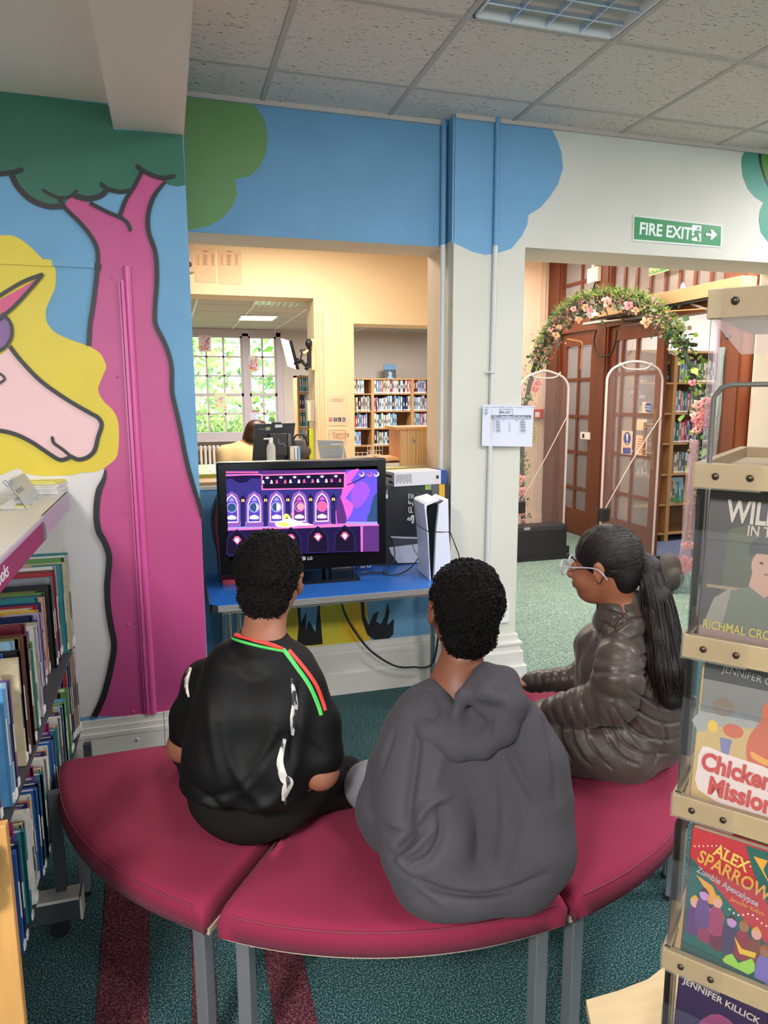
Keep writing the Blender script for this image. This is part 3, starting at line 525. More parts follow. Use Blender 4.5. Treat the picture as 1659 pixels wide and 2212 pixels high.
# letters P S 5 rotated a quarter turn
def lt(pts): g.stroke(pts, 13, wprint, 0)
lt([(670, 930), (608, 930), (606, 850), (640, 845), (642, 925)]); lt([(665, 830), (668, 790), (645, 770), (625, 800), (606, 790), (606, 740)]); lt([(672, 640), (672, 690), (645, 710), (642, 640), (606, 640), (606, 715)])
g.build('printed_face', bx)
text('lettering', "PlayStation 5 Digital Edition", .0105, zb3(765, 1000), (0, 0, 1), (-1, 0, 0), gprint, bx, .0002, sx=1.0)
for k in range(3): text('lettering', "Digital Edition", .006, zb3(795+k*26, 985-k*50), (0, 0, 1), (-1, 0, 0), gprint, bx, .0002)
wbx = thing('small_box', (1.15, 3.3, BZ1), 'white and blue box lying on top of the black console box', 'box')
wcard = mat('box_white', '#d9d6d8', .5); m = MB(); m.M = Matrix.Translation((1.165, 3.325, BZ1)) @ Matrix.Rotation(math.radians(7), 4, 'Z')
m.box((-.145, -.075, 0), (.11, .07, .068), wcard, .002); o1 = m.build('carton', wbx)
m2 = MB(); m2.M = m.M; m2.box((.11, -.0745, 0.0005), (.142, .0695, .0675), mat('box_blue', '#2f4a96', .5), .002); m2.build('blue_end', wbx)
m3 = MB(); m3.M = m.M
for k in range(9): m3.box((-.135+k*.0095, -.0758, .02 if k % 2 else .012), (-.135+k*.0095+.005, -.0752, .058), gprint)
m3.box((.082, -.0758, .028), (.096, -.0752, .044), kprint); m3.box((-.1458, -.05, .04), (-.1452, .03, .052), kprint); m3.box((-.1458, -.06, .012), (-.1452, -.01, .024), kprint); m3.build('print', wbx)
# console standing on end
PSX, PSY = 1.135, 2.98
ps = thing('game_console', (PSX, PSY, TZ), 'white game console with black core standing upright on the blue table', 'game console')
pw_ = mat('console_white', '#dfe3ef', .35)
def zc(x, z, y): p = PY(800+x/7.371, 980+z/7.371, y); return (p[0], p[1], max(p[2], TZ+.001))
core = [(905, 930), (930, 860), (1000, 800), (1180, 745), (1090, 815), (1040, 1260), (1015, 2020), (960, 2025), (935, 1500), (905, 1000)]
m = MB(); fr = [zc(x, z, PSY-.03) for x, z in core]; n = len(fr); bkp = [(x+.02, y+.17, z) for x, y, z in fr]
m.add(fr+bkp, [tuple(range(n)), tuple(range(2*n-1, n-1, -1))]+[(i, n+i, n+(i+1) % n, (i+1) % n) for i in range(n)], black); m.build('core', ps)
def shell(name, pts, y0, y1, th, sh=.0):
    m = MB(); a = [zc(x, z, y0) for x, z in pts]; n = len(a); b = [(x+sh, y+(y1-y0), z) for x, y, z in a]
    m.add(a+b, [tuple(range(n)), tuple(range(2*n-1, n-1, -1))]+[(i, n+i, n+(i+1) % n, (i+1) % n) for i in range(n)], pw_); return m.build(name, ps)
shell('side_panel', [(858, 810), (890, 780), (1085, 725), (1105, 740), (900, 830), (892, 900), (922, 1225), (905, 1228)], PSY-.05, PSY+.14, 0, .015)
shell('side_panel', [(906, 1250), (925, 1250), (945, 1700), (962, 2015), (945, 2015), (930, 1600)], PSY-.05, PSY+.14, 0, .015)
shell('side_panel', [(1095, 815), (1150, 790), (1240, 728), (1250, 1240), (1052, 1240)], PSY-.052, PSY+.14, 0, .012)
shell('side_panel', [(1050, 1262), (1250, 1260), (1290, 1800), (1300, 1990), (1018, 2018)], PSY-.052, PSY+.14, 0, .012)
# blue accessory box, cables
sb_ = thing('small_box', (.86, 3.25, TZ), 'small bright-blue box with white symbols behind the television foot', 'box')
bc = PZ(770, 1228, TZ)
boxo('carton', (.835, 3.22, TZ), (.925, 3.25, TZ+.045), mat('blue_box', '#2147b0', .5), sb_)
g = Flat(lambda x, z: np.array((x, 3.22, z)), (0, -1, 0)); g.rect(.855, TZ+.008, .878, TZ+.034, wprint); g.rect(.886, TZ+.008, .906, TZ+.034, wprint); g.rect(.861, TZ+.016, .872, TZ+.026, kprint); g.rect(.891, TZ+.013, .901, TZ+.029, mat('blue_box', '#2147b0', .5)); g.build('print', sb_)
pb = thing('paper_card', (.8, 3.25, TZ), 'pale card leaning behind the television foot', 'card'); m = MB(); m.M = Matrix.Translation((.79, 3.275, TZ)) @ Matrix.Rotation(-.25, 4, 'X'); m.box((-.07, 0, 0), (.07, .004, .045), wcard); m.build('card', pb)
wire = mat('cable_black', '#1b1b1d', .45)
def cable(label, pts, r=.003, n=7, name='cable', mm=None, cat='cable'): return MB().tube(smooth_pts(pts, n), r, mm or wire, 7).build(name, label=label, cat=cat)
cable('thin black cable looping from the television across the table to the console', [(tx1-.02, TVY+.06, .86), (.99, 3.16, .84), (1.0, 3.14, .74), (.93, 3.10, TZ+.006), (.99, 3.06, TZ+.005), (1.08, 3.12, TZ+.02), (1.14, 3.12, .78), (1.15, 3.1, .82)], .0028)
cable('black cable drooping behind the television foot on the table', [(.78, 3.1, .76), (.80, 3.12, TZ+.005), (.88, 3.13, TZ+.005), (.96, 3.1, TZ+.005)], .0028)
cable('thick black mains cable hanging below the table to the skirting', [PY(735, 1300, 3.34)-np.array((0, 0, -.03)), PY(745, 1325, 3.33), PY(765, 1362, 3.33), PY(800, 1405, 3.31), PY(850, 1437, 3.30), PY(890, 1441, 3.29), PY(935, 1432, 3.28), (1.28, 3.26, .36)], .0055)
cable('thin black cable falling beside the pillar behind the console', [(1.30, 3.2, .86), (1.33, 3.19, .78), (1.36, 3.2, .70), (1.37, 3.22, .55), (1.37, 3.23, .3)], .0026)
cable('thin grey cable curling at the right end of the table', [(1.29, 3.16, TZ+.004), (1.32, 3.15, TZ+.008), (1.345, 3.14, TZ-.02), (1.36, 3.2, .5)], .0026, mm=mat('cable_grey', '#77777a', .5))
# socket and notice on the pillar
sk_ = thing('wall_socket', (1.63, YP, .5), 'white double wall socket low on the white pillar', 'socket')
s0 = PY(1040, 1308, YP); s1 = PY(1097, 1343, YP); boxo('face_plate', (s0[0], YP-.014, s1[2]), (s1[0], YP, s0[2]), white, sk_, .003)
m = MB()
for cx in (s1[0]-.035, s0[0]+.035):
    cz = (s0[2]+s1[2])/2
    for dx, dz in ((0, .01), (-.011, -.01), (.011, -.01)): m.box((cx+dx-.002, YP-.0146, cz+dz-.0035), (cx+dx+.002, YP-.0138, cz+dz+.0035), kprint)
m.build('pin_holes', sk_)
nt_ = thing('paper_notice', (1.55, YP-.03, 1.4), 'white printed session list taped across the pillar pipe', 'notice')
ny = YP-.03; papr = mat('paper_white', '#dcdfee', .8, noise=.02, nscale=5)
q = [PY(1044, 874, ny), PY(1155, 877, ny), PY(1151, 965, ny), PY(1042, 963.5, ny)]
mb_ = MB(); N = 10
vs = []
for j in range(5):
    for i in range(N+1):
        u = i/N; v = j/4; p = (q[0]*(1-u)+q[1]*u)*(1-v)+(q[3]*(1-u)+q[2]*u)*v; p = p+np.array((0, .012*abs(u-.45)+.003*math.sin(v*3), 0)); vs.append(p)
mb_.add(vs, [(j*(N+1)+i, j*(N+1)+i+1, (j+1)*(N+1)+i+1, (j+1)*(N+1)+i) for j in range(4) for i in range(N)], papr, True); mb_.build('sheet', nt_)
def zn(x, y, k=0): p = PY(950+x/5.53, 840+y/5.53, ny); u = (950+x/5.53-1043)/110; return p+np.array((0, .012*abs(u-.45)-.0008, 0))
g = Flat(zn, (0, -1, 0), .0002)
def frame(g, x0, y0, x1, y1, w, m):
    for a in (((x0, y0), (x1, y0)), ((x1, y0), (x1, y1)), ((x1, y1), (x0, y1)), ((x0, y1), (x0, y0))): g.stroke(list(a), w, m, 0)
frame(g, 716, 246, 870, 316, 4, kprint); frame(g, 618, 318, 1092, 358, 4, kprint)
for k in range(8):
    for x0, x1 in ((636, 646), (668, 718), (822, 834), (960, 1022)): g.stroke([(x0, 394+k*16.5), (x1, 394+k*16.5)], 6, gprint if k % 2 else kprint, 0)
for x0, x1 in ((624, 660), (668, 700), (742, 768), (895, 930), (965, 1000)): g.stroke([(x0, 374), (x1, 374)], 5, kprint, 0)
for k, x1 in enumerate((572, 560, 570, 560)): g.stroke([(534, 248+k*18), (x1, 248+k*18)], 6, kprint, 0)
g.stroke([(532, 215), (1130, 222)], 2, gprint, 0); g.build('print', nt_)
text('lettering', 'PS5 LIST', .0165, zn(722, 294), (1, 0, 0), (0, 0, 1), kprint, nt_, .0002); text('lettering', '20 MINUTE FOR EACH GAME', .0165, zn(622, 349), (1, 0, .0), (0, 0, 1), kprint, nt_, .0002, sx=1.03)
for k, (x, s_) in enumerate(((540, 'Timings'), (630, 'Session'), (712, 'Weekend'), (812, 'Sessions 1-2'), (932, 'Game Sessions'), (1085, 'Players'))): text('lettering', s_[:9], .0065, zn(x, 224), (1, 0, 0), (0, 0, 1), gprint, nt_, .0001)
# fire exit sign
fs = thing('exit_sign', (2.7, YP, 2.35), 'green FIRE EXIT sign with running man and arrow on the cream wall', 'sign')
fp = [PY(1367.5, 464.5, YP), PY(1560, 486.5, YP), PY(1558.5, 535.5, YP), PY(1365, 521, YP)]
ctr = sum(fp)/4; m = MB()
def ring(pts, y): return [(p[0], y, p[2]) for p in pts]
def inset(pts, k): return [ctr+(p-ctr)*np.array((1-k*.28, 1, 1-k)) for p in pts]
m.add(ring(fp, YP-.004)+ring(fp, YP), [(0, 3, 2, 1), (0, 1, 5, 4), (1, 2, 6, 5), (2, 3, 7, 6), (3, 0, 4, 7)], mat('sign_white', '#dcded8', .5)); m.build('board', fs)
sg = mat('sign_green', '#1f8a4a', .4); sw = mat('sign_letter_white', '#eef0ec', .5)
g = Flat(lambda x, y: PY(1100+x/2.7656, 450+y/2.7656, YP-.004), (0, -1, 0), .0004)
g.fill([(748, 50), (1266, 108), (1262, 226), (744, 184)], sg)
g.fill([(1092, 99), (1147, 104), (1145, 200), (1090, 192)], sw)
for pts in ([(1128, 112), (1138, 118), (1134, 128), (1122, 126), (1120, 116)], [(1112, 130), (1134, 134), (1130, 160), (1138, 184), (1130, 200), (1124, 188), (1118, 168), (1100, 176), (1086, 176), (1086, 168), (1104, 162)], [(1112, 130), (1098, 146), (1104, 150), (1116, 140)], [(1132, 138), (1142, 152), (1146, 148), (1138, 134)]): g.fill(pts, sg)
g.fill([(1172, 148), (1206, 152), (1200, 128), (1215, 130), (1240, 158), (1210, 188), (1196, 186), (1207, 168), (1171, 164)], sw); g.build('sign_face', fs)
dx = fp[1]-fp[0]; dx[1] = 0
text('lettering', 'FIRE EXIT', .083, PY(1100+774/2.7656, 450+153/2.7656, YP-.0046), dx, (0, 0, 1), sw, fs, .0006, sx=.93, bold=.002)

# ================= curved bench =================
BC = np.array((.64, 2.20)); BR, BI = 1.0, .54
seatf = mat('bench_maroon_fabric', '#82243f', .85, noise=.05, nscale=260, bump=.25, bscale=420, sheen=.04, spec=.2); steel = mat('bench_leg_grey', '#8a8c90', .4, .55); ply = mat('pale_ply', '#b5a58c', .6)
def seat(a0, a1, label, k):
    t = thing('bench_segment', (BC[0]+.78*math.cos(math.radians((a0+a1)/2)), BC[1]+.78*math.sin(math.radians((a0+a1)/2)), 0), label, 'bench', 'curved bench segments')
    bm = bmesh.new(); n = 26; A = [math.radians(a0+(a1-a0)*i/n) for i in range(n+1)]
    def prof(ang, g0, g1):     # cross-section radial profile, rounded edges and crowned top
        P = [(BI, .365), (BI, .41), (BI+.010, .425), (BI+.03, .431)]+[(BI+.03+(BR-BI-.06)*i/8, .431+.004*math.sin(math.pi*i/8)) for i in range(1, 8)]+[(BR-.03, .431), (BR-.010, .425), (BR, .41), (BR, .365)]
        return P
    gap = .0045; rows = []
    for i, an in enumerate(A):
        row = []
        for r, z in prof(an, 0, 0):
            off = 0; x = BC[0]+r*math.cos(an); y = BC[1]+r*math.sin(an)
            row.append([x, y, z])
        rows.append(row)
    t0 = np.array((-math.sin(A[0]), math.cos(A[0]))); t1 = np.array((-math.sin(A[-1]), math.cos(A[-1])))
    def endrow(row, tdir, ins, dz): return [[p[0]+tdir[0]*ins, p[1]+tdir[1]*ins, p[2]-dz if p[2] > .42 else p[2]-dz*.3] for p in row]
    full = [endrow(rows[0], t0, gap, .02), endrow(rows[0], t0, gap+.005, .006)]+[endrow(rows[0], t0, gap+.02, .0)]+rows[1:-1]+[endrow(rows[-1], -t1, gap+.02, .0), endrow(rows[-1], -t1, gap+.005, .006), endrow(rows[-1], -t1, gap, .02)]
    V = [[bm.verts.new(p) for p in r] for r in full]
    for i in range(len(V)-1):
        for j in range(len(V[0])-1): bm.faces.new((V[i][j], V[i][j+1], V[i+1][j+1], V[i+1][j]))
        bm.faces.new((V[i][-1], V[i][0], V[i+1][0], V[i+1][-1]))
    bm.faces.new(V[0][::-1]); bm.faces.new(V[-1]); bmesh.ops.recalc_face_normals(bm, faces=bm.faces[:])
    m = MB(); m.bm(bm, seatf, True); m.build('cushion', t)
    pts = []
    for r0_ in (BR-.004,): pts = [(BC[0]+r0_*math.cos(a), BC[1]+r0_*math.sin(a), .4185) for a in A[1:-1]]
    MB().tube(pts, .0022, mat('bench_piping', '#7a2a3c', .8), 6).build('piping', t)
    e0 = [math.radians(a0+2.6), math.radians(a1-2.6)]
    m = MB()
    for an in e0:
        rot = Matrix.Rotation(an, 4, 'Z')
        for r in (BR-.045, BI+.05):
            mb = MB(); mb.M = Matrix.Translation((BC[0], BC[1], 0)) @ rot; mb.box((r-.016, -.016, .004), (r+.016, .016, .352), steel, .003); l = mb.build('leg', t)
            mb = MB(); mb.M = Matrix.Translation((BC[0], BC[1], 0)) @ rot; mb.box((r-.018, -.018, 0), (r+.018, .018, .014), blackm); mb.build('foot', t)
        mb = MB(); mb.M = Matrix.Translation((BC[0], BC[1], 0)) @ rot; mb.box((BI+.05, -.012, .325), (BR-.045, .012, .353), steel); mb.build('side_rail', t)
    q0 = [np.array((BC[0]+(BR-.045)*math.cos(a), BC[1]+(BR-.045)*math.sin(a))) for a in e0]; d = q0[1]-q0[0]; L = np.linalg.norm(d)
    mb = MB(); mb.M = Matrix.Translation((q0[0][0], q0[0][1], .325)) @ Matrix.Rotation(math.atan2(d[1], d[0]), 4, 'Z'); mb.box((0, -.012, 0), (L, .012, .028), ply); mb.build('front_rail', t)
    mb = MB(); pl_ = [(BC[0]+r*math.cos(a), BC[1]+r*math.sin(a)) for r, aa in ((BI+.01, A), (BR-.012, A[::-1])) for a in aa]; mb.prism(pl_, .352, .366, ply); mb.build('seat_board', t)
    return t
seat(180.5, 232, 'maroon curved bench segment beside the book rack, under the boy in black', 1)
seat(233.4, 278.2, 'middle maroon curved bench segment, under the boy in the grey hoodie', 2)
seat(279.0, 324, 'maroon curved bench segment under the girl in the puffer jacket', 3)
seat(324.8, 370, 'farthest maroon bench segment, mostly hidden behind the girl and the book spinner', 4)
# ================= books =================
PAL = {'red': '#a52f38', 'navy': '#27345e', 'teal': '#2f7a80', 'pale blue': '#8fb4c8', 'white': '#d6d2cb', 'cream': '#cbbb98', 'black': '#232225', 'green': '#5c8a48', 'olive': '#6f6c40', 'orange': '#c9703a', 'yellow': '#d8b232', 'pink': '#cc6f86', 'purple': '#5d4480', 'grey': '#8a8a8e', 'brown': '#6c4836', 'magenta': '#a52c68', 'blue': '#3160a8', 'sky blue': '#5f9fd0', 'maroon': '#6b2233', 'mint': '#8fc0a8', 'peach': '#d8a288', 'lilac': '#a89cc0'}
pages = mat('book_pages', '#d9cdb4', .8); BM = {}
def book_mesh(colr, kind='spine'):
    k = (colr, kind)
    if k in BM: return BM[k]
    m = MB(); cm = mat('cover_'+colr.replace(' ', '_'), PAL[colr], .38, noise=.10, nscale=9, detail=2)
    # unit book: spine on -y side, x thickness, y depth, z height
    m.box((0, 0, 0), (.10, 1, 1), cm); m.box((.90, 0, 0), (1, 1, 1), cm); m.box((0, 0, 0), (1, .03, 1), cm); m.box((.1, .03, .012), (.9, .975, .985), pages)
    rr = random.Random(hash(colr) % 1000 if False else len(colr)*7+ord(colr[0]))
    b1 = mat('band_pale', '#d9d3c8', .6); b2 = mat('band_dark', '#2b2a30', .6)
    m.box((-.002, -.012, .03), (1.002, .0, .10), mat('label_white', '#e6e4e0', .6))
    bb = b1 if colr not in ('white', 'cream', 'pale blue', 'mint', 'peach', 'lilac', 'yellow') else b2
    m.box((.3, -.006, .35), (.7, .0, .35+rr.uniform(.2, .45)), bb)
    o = m.build('tmp'); me = o.data; bpy.data.objects.remove(o); BM[k] = me; return me
def put_book(parent_loc, w, d, h, colr, label, group, M, lean=0, name='book'):
    o = bpy.data.objects.new(name, book_mesh(colr)); COL.objects.link(o)
    o.matrix_world = M @ Matrix.Rotation(lean, 4, 'Y') @ Matrix.Diagonal((w, d, h, 1)); o.matrix_basis = o.matrix_world
    tag(o, label, 'book', group); return o
ORD = ['first', 'second', 'third', 'fourth', 'fifth', 'sixth', 'seventh', 'eighth', 'ninth', 'tenth', 'eleventh', 'twelfth', 'thirteenth', 'fourteenth', 'fifteenth', 'sixteenth', 'seventeenth', 'eighteenth', 'nineteenth', 'twentieth']
ORD += ['twenty-'+s for s in ORD[:9]]+['thirtieth']+['thirty-'+s for s in ORD[:9]]+['fortieth']+['forty-'+s for s in ORD[:9]]+['fiftieth']+['fifty-'+s for s in ORD[:9]]+['sixtieth']+['sixty-'+s for s in ORD[:9]]+['seventieth']+['seventy-'+s for s in ORD[:9]]+['eightieth']+['eighty-'+s for s in ORD[:9]]+['ninetieth']+['ninety-'+s for s in ORD[:9]]+['last']*60
def row(x0, x1, y, z, wr_, hr, dr, cols, where, group, M0=Matrix(), fill=1.0, rg=None, lean_end=None, leans=None):
    """a run of books with spines facing -y, from x0 to x1"""
    rg = rg or random; x = x0; n = 0; L = 0
    while x < x0+(x1-x0)*fill-.002:
        w = min(rg.uniform(*wr_), x1-x); h = rg.uniform(*hr); d = rg.uniform(*dr); cname = rg.choice(cols); n += 1
        ln = 0
        if leans and rg.random() < leans: ln = rg.uniform(.04, .1); x += h*math.sin(ln)*(.95 if n > 1 else 0)
        put_book(None, w*.96, d, h, cname, f"{cname} spine, {ORD[n-1]} from left {where}", group, M0 @ Matrix.Translation((x, y+rg.uniform(0, .006), z)), -ln if ln else 0)
        x += w
    return n
# ---- left book rack (spines towards +x) ----
SX = -.362
oak = mat('oak_veneer', '#b98a4e', .45, noise=.10, nscale=6, stretch=(6, 1, 1)); shw = mat('rack_shelf_white', '#cfc9c0', .3); rackg = mat('rack_post_dark', '#3d4144', .5)
rk = thing('book_rack', (-.6, 2.2, 0), 'low white-topped metal book rack against the unicorn wall', 'book rack')
MB().box((-1.05, 1.35, 1.150), (SX, 2.79, 1.162), shw).box((SX-.004, 2.24, 1.098), (SX+.004, 2.79, 1.162), mat('rack_edge_lilac', '#b3a3b6', .4)).build('top_shelf', rk)
boxo('shelf', (-1.0, 1.262, .575), (SX-.015, 2.78, .59), rackg, rk); boxo('shelf', (-1.0, 1.262, .235), (SX-.015, 2.78, .25), rackg, rk)
boxo('back_panel', (-.72, 1.35, .12), (-.70, 2.78, 1.15), shw, rk); boxo('end_panel', (-1.0, 2.775, .1), (SX-.03, 2.79, 1.15), shw, rk)
for y in (2.0, 2.74): boxo('post', (SX-.005, y-.0, .1), (SX+.022, y+.028, .42 if y < 2.1 else .2), rackg, rk)
def foot(y):
    boxo('foot', (-1.0, y-.02, .055), (-.302, y+.035, .115), rackg, rk); boxo('foot_trim', (-1.0, y-.021, .113), (-.30, y+.036, .122), shw, rk); boxo('foot_trim', (-.303, y-.021, .05), (-.297, y+.036, .122), shw, rk)
    m = MB(); m.tube([(-.36, y-.012, .026), (-.36, y+.012, .026)], .026, blackm, 14); m.box((-.372, y-.016, .035), (-.348, y+.016, .058), blackm); m.build('castor', rk)
foot(1.985); foot(2.7)
fas = boxo('fascia', (SX, 1.05, 1.092), (SX+.004, 2.215, 1.152), mat('fascia_magenta', '#8f3159', .45), rk); boxo('fascia_lip', (SX-.004, 1.05, 1.150), (SX+.006, 2.215, 1.158), mat('rack_edge_lilac', '#b3a3b6', .4), rk)
m = MB(); m.tube([(SX+.004, 2.222, 1.15), (SX+.009, 2.222, 1.14), (SX+.009, 2.222, 1.10), (SX+.003, 2.222, 1.092)], .003, mat('clip_grey', '#8a8a88', .4), 6); m.build('clip', rk)
text('lettering', 'n Books', .0475, (SX+.0045, 1.555, 1.108), (0, 1, 0), (0, 0, 1), wprint, rk, .0004, sx=1.12)
rg = random.Random(11); Mr = Matrix.Translation((SX, 0, 0)) @ Matrix.Rotation(math.radians(90), 4, 'Z')    # row x -> world y, spine -y -> world +x
# depth is towards -x ; heights vary
def rackrow(y0, y1, z, spec, where, hr, group):
    y = y1; n = 0
    for cname, w, h, d, ins in spec:
        y -= w
        if y < y0: break
        n += 1
        M = Matrix.Translation((SX-.01-ins, y, z)) @ Matrix.Rotation(math.radians(90), 4, 'Z') @ Matrix.Rotation(rg.uniform(-.008, .008), 4, 'Z')
        put_book(None, w*.9, d, h, cname, f"{cname} {'hardback' if w > .016 else 'picture book'}, {ORD[n-1]} from the wall {where}", group, M)
def spec(cols, n, wr_, hr, dr, seed):
    r = random.Random(seed); out = []
    for i in range(n): out.append((cols[i % len(cols)] if i < len(cols) else r.choice(list(PAL)), r.uniform(*wr_), r.uniform(*hr), r.uniform(*dr), abs(r.gauss(0, .022))))
    return out
top = [('teal', .012, .352, .30, 0), ('white', .010, .345, .30, .0), ('green', .014, .34, .29, .01), ('cream', .012, .325, .28, 0), ('navy', .014, .33, .2, .03), ('teal', .03, .325, .10, .012), ('white', .012, .325, .28, .03), ('brown', .012, .315, .28, .035), ('red', .016, .31, .27, .03), ('yellow', .012, .295, .25, .04), ('grey', .014, .30, .27, .035), ('pale blue', .03, .285, .10, .045), ('teal', .010, .285, .24, .055), ('cream', .012, .275, .24, .05), ('black', .016, .29, .27, .03), ('olive', .010, .275, .22, .07), ('green', .016, .27, .2, .05), ('purple', .012, .265, .24, .055), ('peach', .020, .262, .11, .045), ('teal', .022, .27, .25, .06), ('navy', .012, .255, .2, .05), ('red', .014, .25, .25, .06), ('maroon', .014, .24, .24, .075), ('cream', .012, .25, .22, .07), ('yellow', .014, .245, .22, .05), ('lilac', .022, .24, .11, .04), ('black', .012, .235, .25, .06), ('grey', .014, .232, .26, .07), ('purple', .012, .23, .12, .045), ('navy', .014, .25, .26, .055), ('orange', .012, .245, .26, .06), ('navy', .022, .242, .27, .06), ('olive', .012, .235, .2, .07), ('black', .02, .25, .27, .05), ('cream', .014, .25, .12, .03), ('grey', .016, .245, .26, .04), ('mint', .014, .24, .2, .05), ('yellow', .012, .25, .2, .04), ('white', .014, .26, .24, .05), ('brown', .02, .25, .2, .03)]
rackrow(1.265, 2.765, .592, top+[(random.Random(i).choice(list(PAL)), .011+.012*random.Random(i+50).random(), .22+.09*random.Random(i+9).random(), .25, .05*random.Random(i+3).random()) for i in range(64)], 'on the upper tier of the rack', None, 'picture books on the upper tier of the rack')
bot = [('magenta', .010, .335, .3, 0), ('white', .011, .33, .27, 0), ('white', .010, .325, .27, .0), ('cream', .011, .33, .27, .004), ('white', .010, .322, .27, .006), ('cream', .012, .32, .26, .01), ('red', .011, .31, .25, .012), ('blue', .020, .30, .24, .015), ('cream', .014, .28, .24, .02), ('red', .012, .275, .24, .02), ('purple', .014, .285, .25, .03), ('cream', .012, .24, .2, .04), ('green', .05, .235, .28, .01), ('olive', .018, .24, .25, .03), ('purple', .014, .21, .24, .02), ('navy', .012, .22, .24, .04), ('red', .014, .20, .22, .045), ('teal', .014, .205, .23, .03), ('yellow', .014, .19, .23, .02), ('green', .014, .19, .23, .04), ('white', .014, .25, .25, .012), ('sky blue', .016, .26, .2, .0), ('green', .018, .255, .2, .0), ('pale blue', .012, .25, .2, .005), ('yellow', .012, .262, .28, .03)]
bot += [(c_, w_, h_, .24, i_) for c_, w_, h_, i_ in (('orange', .013, .24, .01), ('pink', .013, .24, .015), ('navy', .016, .25, .01), ('purple', .013, .25, .02), ('white', .02, .25, .0), ('olive', .012, .23, .01), ('navy', .012, .225, .015), ('cream', .012, .24, .01), ('green', .013, .24, .02), ('teal', .02, .24, 0), ('magenta', .013, .27, .02), ('grey', .016, .25, .02), ('purple', .02, .255, .01), ('navy', .018, .25, .0), ('black', .013, .23, .015), ('blue', .02, .25, 0), ('green', .012, .24, .01), ('white', .014, .25, .01))]*4
rackrow(1.27, 2.765, .252, bot, 'on the lower tier of the rack', None, 'picture books on the lower tier of the rack')
# sign holder and leaflets on the rack top
RT_ = 1.162
sh_ = thing('sign_holder', (-.42, 2.3, RT_), 'small clear sign holder on the white rack top', 'sign holder'); acry = glass('clear_acrylic', (.97, .98, 1), .012, .05); acre = mat('acrylic_edge', '#5b6068', .2)
pz = [PZ(57, 1100, RT_), PZ(92, 1073, RT_)]
A_, B_ = pz; tl = PD(32, 1042, 1); hh = .095
up_ = np.array((-.045, -.03, hh)); 
m = MB(); m.add([A_, B_, B_+up_, A_+up_], [(0, 1, 2, 3)], acry); m.add([A_, B_, B_+np.array((-.09, 0, .001)), A_+np.array((-.09, 0, .001))], [(0, 3, 2, 1)], acry); m.build('acrylic_sheet', sh_)
m = MB(); m.tube([A_+up_, A_], .0011, acre, 5).tube([A_, A_+np.array((-.09, 0, .001))], .0011, acre, 5).tube([A_+up_, A_+up_+np.array((-.008, 0, -.005)), A_+up_*.75+np.array((-.006, 0, 0))], .0011, acre, 5).build('edge', sh_)
m = MB(); of = np.array((.001, -.001, 0)); m.add([A_+(B_-A_)*.06+up_*.06-of, A_+(B_-A_)*.94+up_*.06-of, A_+(B_-A_)*.94+up_*.94-of, A_+(B_-A_)*.06+up_*.94-of], [(0, 1, 2, 3)], mat('insert_pale', '#c9cfc8', .7)).build('insert', sh_)
text('lettering', 'NEW BOOKS', .022, A_+(B_-A_)*.08+up_*.5+of*1.2, B_-A_, up_, mat('insert_grey', '#9aa0a0', .7), sh_, .0002, sx=.82)
p0 = PZ(115, 1067, RT_)
for k in range(9):
    r = random.Random(k); m = MB(); m.M = Matrix.Translation((p0[0]-.03+r.uniform(-.006, .006), p0[1]+.09+r.uniform(-.008, .008), RT_+.001+k*.0052)) @ Matrix.Rotation(r.uniform(-.06, .06)-.25, 4, 'Z')
    cm = mat('leaflet_yellow', '#e2d774', .6) if k > 6 else mat('leaflet_paper', '#d9d6d2', .7); m.box((-.075, -.10, 0), (.075, .10, .0046), cm)
    m.build('leaflet_stack', label=('yellow-topped leaflets lying on top of the pile on the rack' if k == 8 else f"{ORD[k]} bundle up from the shelf in the white leaflet pile on the rack"), cat='leaflets', group='leaflet pile on the rack')
# near bin with oak end panel, bottom corner
ey = 1.235; xr = PY(52, 2190, ey)[0]; zt_ = PY(6, 1784, ey)[2]
MB().box((-1.0, ey, 0), (xr, ey+.02, zt_), oak, .002).build('end_panel', rk, label='oak end panel')
for k, (cname, hgt, xx) in enumerate((('orange', .33, 0), ('yellow', .335, -.012), ('white', .30, -.02))):
    put_book(None, .014, .25, hgt, cname, f"{cname} picture book sticking up behind the oak end panel", 'books behind the oak end panel', Matrix.Translation((SX+.022+xx*.3, 1.36+.0165*k, .592)) @ Matrix.Rotation(math.radians(90), 4, 'Z'))
# small toys at the left edge
ty = thing('soft_toy', (-.34, 1.22, .5), 'blue, white and red object hanging on the oak end panel of the book rack', 'toy')
e0 = PY(4, 1880, 1.20); m = MB(); m.ell(e0+np.array((-.034, 0, 0)), (.03, .018, .028), mat('toy_blue', '#3a7fc0', .7)); m.build('body', ty); m = MB(); m.ell(e0+np.array((-.036, 0, .035)), (.025, .015, .022), white); m.ell(e0+np.array((-.036, 0, -.04)), (.022, .015, .025), mat('toy_red', '#d05a48', .7)); m.build('trim', ty)
